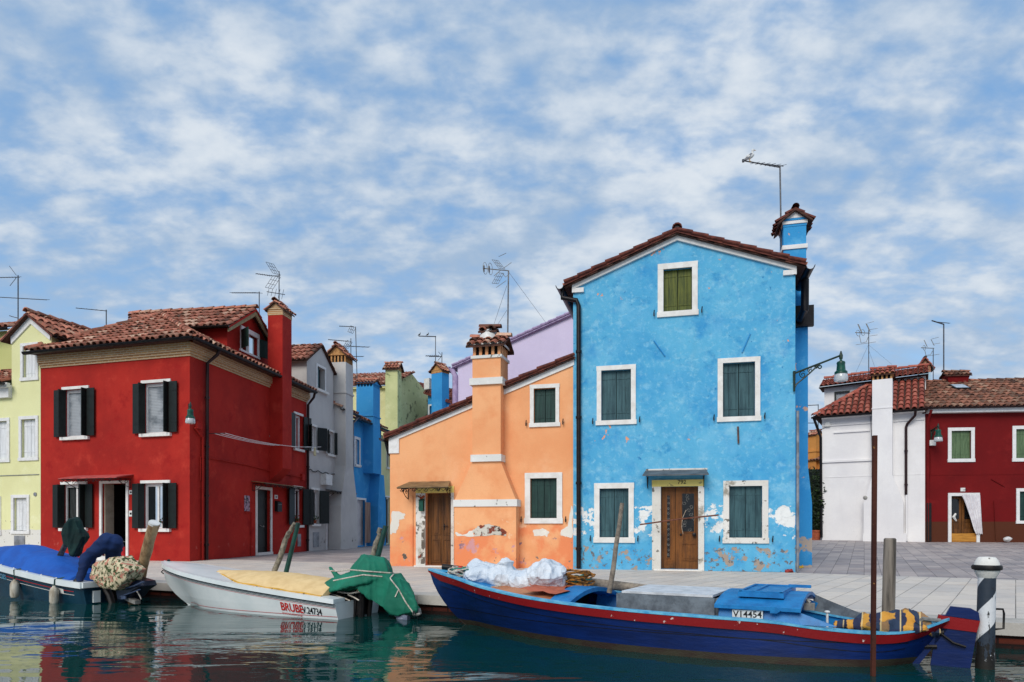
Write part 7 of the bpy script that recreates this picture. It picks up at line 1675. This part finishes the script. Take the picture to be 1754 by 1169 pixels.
# rusty steel section
c0, c1 = at(1497, 1157, 6.0), at(1500, 746, 6.0); m = MB(); d = (c1 - c0); B = c0 - d * .35; w, t = .034, .010
x = Vector((1, 0, 0)); y = Vector((0, 1, 0)); d2 = c1 - B
m.obox(B - x * w / 2, x * w, y * t, d2); m.obox(B - x * w / 2 + y * t, x * t, y * .022, d2); m.obox(B + x * (w / 2 - t) + y * t, x * t, y * .022, d2)
tag(m.build('steel_post', M['rust'], None), 'tall thin rusty steel post standing in the water before the blue boat', 'post')
Yp = edgeY(1523) - .25; T, B = at(1524.5, 924, Yp), at(1521.5, 1056, Yp); w_ = 10 * Yp / FPX
m = MB(); P = [below(T, B, -1), B, T.lerp(B, .3), T, T + Vector((0, 0, .012))]; m.tube(P, [w_ * 1.02, w_ * 1.02, w_, w_ * .97, w_ * .8], 16); tag(m.build('wooden_post', M['greypost'], None, 40), 'silvery weathered wooden post behind the stern of the blue boat', 'mooring post')
# striped post with white cap
Yb = 6.35; T, B = at(1690.5, 988, Yb), at(1687, 1140, Yb); root = thing('striped_post', below(T, B, -1.2), 'black and white spiral striped mooring post with a white domed cap', 'mooring post'); r_ = 13.6 * Yb / FPX
def stripes():
    t = NT('spiral_stripe_paint'); o = t.xyz(); cx, cy = (T.x + B.x) / 2, Yb
    ang = t.math('ARCTAN2', t.math('SUBTRACT', o[0], cx), t.math('MULTIPLY', t.math('SUBTRACT', o[1], cy), -1.0))
    v = t.math('PINGPONG', t.math('ADD', t.math('ADD', t.math('MULTIPLY', o[2], 1.95), t.math('MULTIPLY', ang, -.1592)), .02), .5)
    k = t.rng(v, .235, .25); c = t.mix(k, S(44, 54, 66), S(212, 214, 216))
    p = t.rng(t.math('SUBTRACT', t.noise(16, 7, .7, t.map((1, 1, .3))), t.math('MULTIPLY', t.rng(o[2], -.3, .35), .17)), .44, .47)
    c = t.mix(p, c, S(30, 28, 26)); c = t.mix(t.rng(o[2], -.28, -.2, .8, 0), c, S(34, 32, 26)); t.bump(t.math('SUBTRACT', t.noise(30, 4), p), .4, .01); return t.done(c, .6)
m = MB(); m.tube([below(T, B, -1.2), B, T], [r_ * 1.06, r_ * 1.05, r_ * .97], 24); m.build('shaft', stripes(), root, 50)
m = MB(); s = r_; m.lathe([(s * .9, -.02), (s * 1.05, 0), (s * 1.35, .045), (s * 1.4, .06), (s * 1.0, .062)], T, 24, 1); m.lathe([(s * 1.2, .058), (s * 1.62, .066), (s * 1.68, .085), (s * 1.6, .105), (s * 1.3, .112)], T, 24, 0); m.lathe([(s * 1.4, .108), (s * 1.3, .135), (s * 1.05, .17), (s * .86, .182), (.001, .186)], T, 24, 1); m.build('cap', [M['iron'], M['wornwhite']], root, 40)
c = at(1707, 1060, Yb); m = MB(); m.tube([c + Vector((-.02, 0, .09)), c + Vector((.045, -.02, .09)), c + Vector((.055, -.02, .05)), c + Vector((.05, -.02, -.09)), c + Vector((-.02, 0, -.1))], .010, 7); m.build('handle', M['iron'], root, 50)
# grey plank pole with a green jacket over it
T, B = at(127, 903, 12.25), at(104, 950, 12.45); root = None
m = MB(); P = [below(T, B, -1), T + (T - B) * .15]; m.tube(P, [.07, .055], 8, flat=.5); tag(m.build('plank_pole', M['greypost'], None, 40), 'grey plank pole leaning under the green jacket at the left', 'mooring pole')
q = MB()
jp = lambda L_: hullpts(q, [at(x, y, 12.22) + Vector((0, d, 0)) for x, y in L_ for d in (-.1, .08)])
jp([(126, 890), (131, 888), (136, 893), (139, 905), (112, 905), (116, 898)]); jp([(112, 903), (110, 915), (112, 930), (117, 937), (123, 936), (124, 905)]); jp([(122, 900), (137, 900), (147, 920), (140, 934), (131, 952), (127, 950), (118, 925)])
tag(fuse(q, 'jacket', cloth_paint('dark_green_jacket_cloth', S(14, 50, 48), S(8, 30, 30)), None, .016, 3, [(.04, (8, 8, 2)), (.015, (16, 16, 4))], 8), 'dark green jacket hung over the grey plank pole', 'jacket')
# ------------------------------------------------------------------ television aerials
def aerial(label, mast, parts, r=.02, guys=(), galv=False):
    px, y0, y1, Y = mast[:4]; b = at(px, y1, Y); t = thing('tv_aerial', b, label, 'tv aerial', 'television aerials on the roofs')
    k = Y / FPX; m = MB(); m.tube([b, at(px + (mast[4] if len(mast) > 4 else 0), y0, Y)], max(r, .7 * k), 7); m.build('mast', M['steel'], t, 50)
    mt = M['galv'] if galv else M['steel']; er = max(.006, .36 * k)
    for p in parts:
        q = MB()
        if p[0] == 'yagi':
            _, x0, ya, x1, yb, n, h, dv = p; A, B = at(x0, ya, Y), at(x1, yb, Y); q.tube([A, B], er * 1.8, 6); dv = Vector(dv).normalized() * h
            for i in range(n): c = A.lerp(B, (i + .4) / n); f = .7 + .3 * i / n; q.tube([c - dv * f, c + dv * f], er, 5)
        elif p[0] == 'refl':
            _, x0, ya, x1, yb, n, h, dv = p; A, B = at(x0, ya, Y), at(x1, yb, Y); dv = Vector(dv).normalized() * h
            for i in range(n + 1): c = A.lerp(B, i / n); q.tube([c - dv, c + dv], er, 5)
            for s_ in (-1, -.3, .3, 1): q.tube([A + dv * s_, B + dv * s_], er, 5)
        elif p[0] == 'loop':
            _, x, y, w, h = p; c = at(x, y, Y); q.tube([c + Vector((math.cos(a) * w * k, math.cos(a) * .1, math.sin(a) * h * k)) for a in [i * math.pi / 10 for i in range(21)]], er, 5)
        elif p[0] == 'line': q.tube([at(x, y, Y + d) for x, y, d in p[1]], er * p[2], 6)
        q.build('antenna_element', mt, t, 50)
    for (x0, ya, x1, yb, d) in guys:
        q = MB(); q.tube([at(x0, ya, Y), at(x1, yb, Y + d)], .005, 4); q.build('guy_wire', M['steel'], t)
    return t
D1 = (.25, 1, .1); D2 = (.5, 1, .3)
aerial('two-boom aerial at the far left above the yellow-green house end', (31, 472, 566, 25), [('yagi', -10, 476, 34, 475, 9, .16, (.1, 1, .5)), ('line', [(16, 456, 0), (28, 472, 0)], 1.2), ('line', [(28, 476, 0), (17, 490, 0)], 1.2), ('yagi', -8, 509, 80, 514, 5, .35, D2), ('line', [(16, 541, 0), (22, 543, 0), (30, 545, 0)], 2)])
aerial('single-boom aerial above the pale yellow dormer roof', (182, 531, 585, 26), [('yagi', 130, 528, 183, 533, 6, .12, (.2, 1, .1))])
aerial('single-boom aerial just behind the red dormer', (444, 500, 575, 27), [('yagi', 397, 502, 445, 502, 12, .22, (.5, 1, .25))])
aerial('tall aerial with a corner reflector above the red chimney', (478, 465, 560, 27.5), [('yagi', 438, 469, 466, 473, 7, .13, (.1, 1, .6)), ('refl', 462, 451, 474, 470, 3, .25, (.3, 1, .2)), ('refl', 474, 474, 461, 494, 3, .25, (.3, 1, .2)), ('yagi', 457, 500, 488, 505, 5, .24, (.1, .3, 1)), ('line', [(466, 473, 0), (480, 473, 0)], 2)])
aerial('left of the twin aerials beside the grey chimney', (601, 580, 698, 38), [('yagi', 562, 582, 596, 585, 9, .18, (.1, 1, .4)), ('refl', 599, 585, 592, 596, 2, .3, D1), ('yagi', 598, 611, 622, 611, 4, .3, D2)])
aerial('right and taller of the twin aerials beside the grey chimney', (613, 560, 697, 38.5, -4), [('yagi', 581, 559, 606, 560, 8, .18, (.1, 1, .4)), ('refl', 605, 560, 600, 570, 2, .3, D1), ('yagi', 589, 593, 632, 595, 5, .4, D2)])
aerial('aerial with two small birds beside the rear blue chimney', (746, 576, 645, 43), [('line', [(717, 576, 0), (747, 577, 0)], 2.4), ('yagi', 729, 610, 752, 610, 7, .25, (.1, 1, .5))])
aerial('short aerial just right of the rear blue chimney', (757, 604, 650, 43.5), [('yagi', 735, 611, 757, 611, 6, .2, (.1, 1, .5)), ('line', [(751, 603, 0), (757, 610, 0), (750, 618, 0)], 1.3), ('line', [(756, 629, 0), (772, 629, 0)], 1.5)])
aerial('large loop and reflector aerial above the orange chimney', (869.5, 464, 592, 18.5, 1.5), [
    ('line', [(827, 460, 0), (858, 463, 0), (872, 464, 0)], 2.2), ('loop', 831, 460, 3.5, 10), ('loop', 840, 461, 3.5, 10), ('line', [(829, 455, -.1), (829, 466, .1)], 3), ('line', [(838, 456, -.1), (838, 467, .1)], 3),
    ('refl', 848, 446, 860, 461, 3, .16, (.6, 1, .3)), ('refl', 858, 468, 848, 486, 3, .16, (.6, 1, .3)), ('line', [(854, 440, 0), (867, 434, 0)], 1.2), ('line', [(862, 460, 0), (876, 450, 0)], 1.2), ('line', [(850, 493, 0), (867, 481, 0)], 1.2), ('line', [(846, 473, 0), (858, 463, 0)], 1.4), ('line', [(860, 468, 0), (866, 475, 0), (872, 470, 0)], 1.4)],
    guys=[(871, 466, 935, 553, 4), (868, 490, 846, 556, 4), (868, 532, 852, 557, 3)], galv=True)
gA = aerial('tall aerial beside the blue chimney, a gull perched on its boom', (1338.5, 285, 445, 16.9, -2.5), [('line', [(1273, 275.5, 0), (1336, 287, 0)], 2.6), ('yagi', 1290, 279, 1342, 285, 6, .28, (.75, .5, .38)), ('line', [(1273, 273.5, 0), (1273, 278, 0)], 5)])
aerial('bent reflector aerial above the white chimney', (1488, 565, 640, 33), [('refl', 1470, 556, 1476, 570, 3, .18, (.7, 1, .2)), ('refl', 1484, 555, 1490, 568, 3, .18, (.7, 1, .2)), ('loop', 1470, 571, 5, 5), ('loop', 1478, 570, 5, 5), ('line', [(1465, 570, 0), (1490, 571, 0)], 2), ('line', [(1472, 575, 0), (1475, 588, 0), (1484, 586, 0), (1487, 578, 0)], 1.5), ('line', [(1486, 554, 0), (1497, 551, 0)], 1), ('line', [(1490, 565, 0), (1503, 563, 0)], 1), ('line', [(1490, 576, 0), (1503, 574, 0)], 1), ('line', [(1466, 591, 0), (1500, 586, 0)], 1)], guys=[(1487, 592, 1463, 645, 2), (1489, 592, 1528, 625, 2), (1488, 600, 1498, 628, 1)], galv=True)
aerial('bent reflector aerial beside the small brick chimney', (1598.5, 598, 665, 38), [('refl', 1583, 583, 1588, 594, 3, .2, (.7, 1, .2)), ('refl', 1595, 582, 1600, 592, 3, .2, (.7, 1, .2)), ('loop', 1583, 596, 4, 4), ('line', [(1578, 596, 0), (1600, 597, 0)], 2), ('line', [(1584, 600, 0), (1586, 609, 0), (1594, 608, 0), (1597, 602, 0)], 1.5), ('line', [(1596, 581, 0), (1608, 578, 0)], 1), ('line', [(1598, 590, 0), (1610, 588, 0)], 1), ('line', [(1585, 611, 0), (1609, 607, 0)], 1)], galv=True)
aerial('tall single-boom aerial above the red flared chimney', (1616.5, 556, 665, 33), [('line', [(1596, 549.5, 0), (1617, 556, 0)], 3), ('yagi', 1606, 552, 1626, 554, 3, .3, (1, .5, .1))], r=.03)
aerial('low aerial glimpsed between the blue house and the white house', (1401.5, 693, 745, 44), [('line', [(1380, 695, 0), (1402, 694, 0)], 2), ('line', [(1376, 725, 0), (1396, 725, 0)], 2)])
# litter at the foot of the blue house
for x, y, cn, nm, lab in ((1369, 975, S(206, 160, 40), 'rag', 'small yellow rag on the paving at the right corner of the blue house'), (1350, 981, S(150, 50, 44), 'paper_scrap', 'small red paper scrap at the foot of the blue house front')):
    g = G(x, y); q = MB(); q.ell(g + Vector((0, -.02, .03)), (.09, 0, 0), (0, .06, 0), (0, 0, .03)); q.ell(g + Vector((.06, .02, .03)), (.05, 0, 0), (0, .05, 0), (0, 0, .04))
    tag(fuse(q, nm, plain(nm + '_cloth', cn, None, 9), None, .012, 1, [(.03, (20, 20, 20))]), lab, 'litter')
# birds
M['gullwhite'] = plain('gull_white', S(222, 222, 220), S(196, 196, 194), 12, .7, .1); M['gullgrey'] = plain('gull_grey', S(128, 132, 140), S(104, 108, 116), 12, .7, .1); M['beak'] = plain('beak_yellow', S(206, 160, 60), None, 9)
def bird(px, py, Y, s_, label, cols, name='gull'):
    b = at(px, py, Y); t = thing(name, b, label, 'bird'); P = lambda x, z, y=0: b + Vector((x * s_, y * s_, z * s_))
    m = MB()
    for k in range(9):
        u = k / 8; m.ell(P(-.17 + .27 * u, .10 + .16 * u), (.05 * s_ + .06 * s_ * math.sin(u * 2.6), 0, 0), (0, (.035 + .055 * math.sin(u * 2.6)) * s_, 0), (0, 0, (.03 + .065 * math.sin(u * 2.5)) * s_), 10, 7)
    for k in range(4): m.ell(P(.10 + .005 * k, .29 + .04 * k), (.045 * s_, 0, 0), (0, .045 * s_, 0), (0, 0, .05 * s_), 10, 7)
    m.ell(P(.125, .435), (.055 * s_, 0, 0), (0, .046 * s_, 0), (0, 0, .048 * s_), 10, 7)
    fuse(m, 'body', cols[0], t, .014 * s_, 3)
    for y in (-.075, .075):
        m = MB(); m.loft([[P(x + a_, z + c_, y * w) for a_, c_ in ((0, -h), (.01, 0), (0, h))] + [P(x, z, y * w * .7)] for x, z, h, w in ((.07, .27, .02, 1), (.0, .22, .06, 1.15), (-.12, .12, .045, .9), (-.27, .03, .008, .35))]); m.build('wing', cols[1], t, 60)
    m = MB(); m.loft([[P(.17 + x, .43 + z, y) for y, z in ((-r, 0), (0, r), (r, 0), (0, -r))] for x, z, r in ((0, 0, .018), (.04, -.004, .012), (.07, -.014, .003))]); m.build('beak', M['beak'], t)
    m = MB()
    for y in (-.03, .03): m.tube([P(.0, .13, y), P(.005, .0, y)], .009 * s_, 5); m.tube([P(-.02, .002, y), P(.05, .002, y)], .008 * s_, 5)
    m.build('legs', M['beak'], t)
    m = MB(); m.ell(P(.15, .447, -.042), (.008 * s_, 0, 0), (0, .006 * s_, 0), (0, 0, .008 * s_), 6, 4); m.build('eye', M['ink'], t); return t
bird(1284, 277.5, 16.9, .66, 'grey-winged white gull perched on the aerial boom above the blue house', (M['gullwhite'], M['gullgrey']))
for px in (718.5, 732.5): bird(px, 575.5, 43, .42, 'small dark bird on the aerial beside the rear blue chimney, %s' % ('at the boom end' if px < 725 else 'nearer the mast'), (M['iron'], M['iron']), 'pigeon')
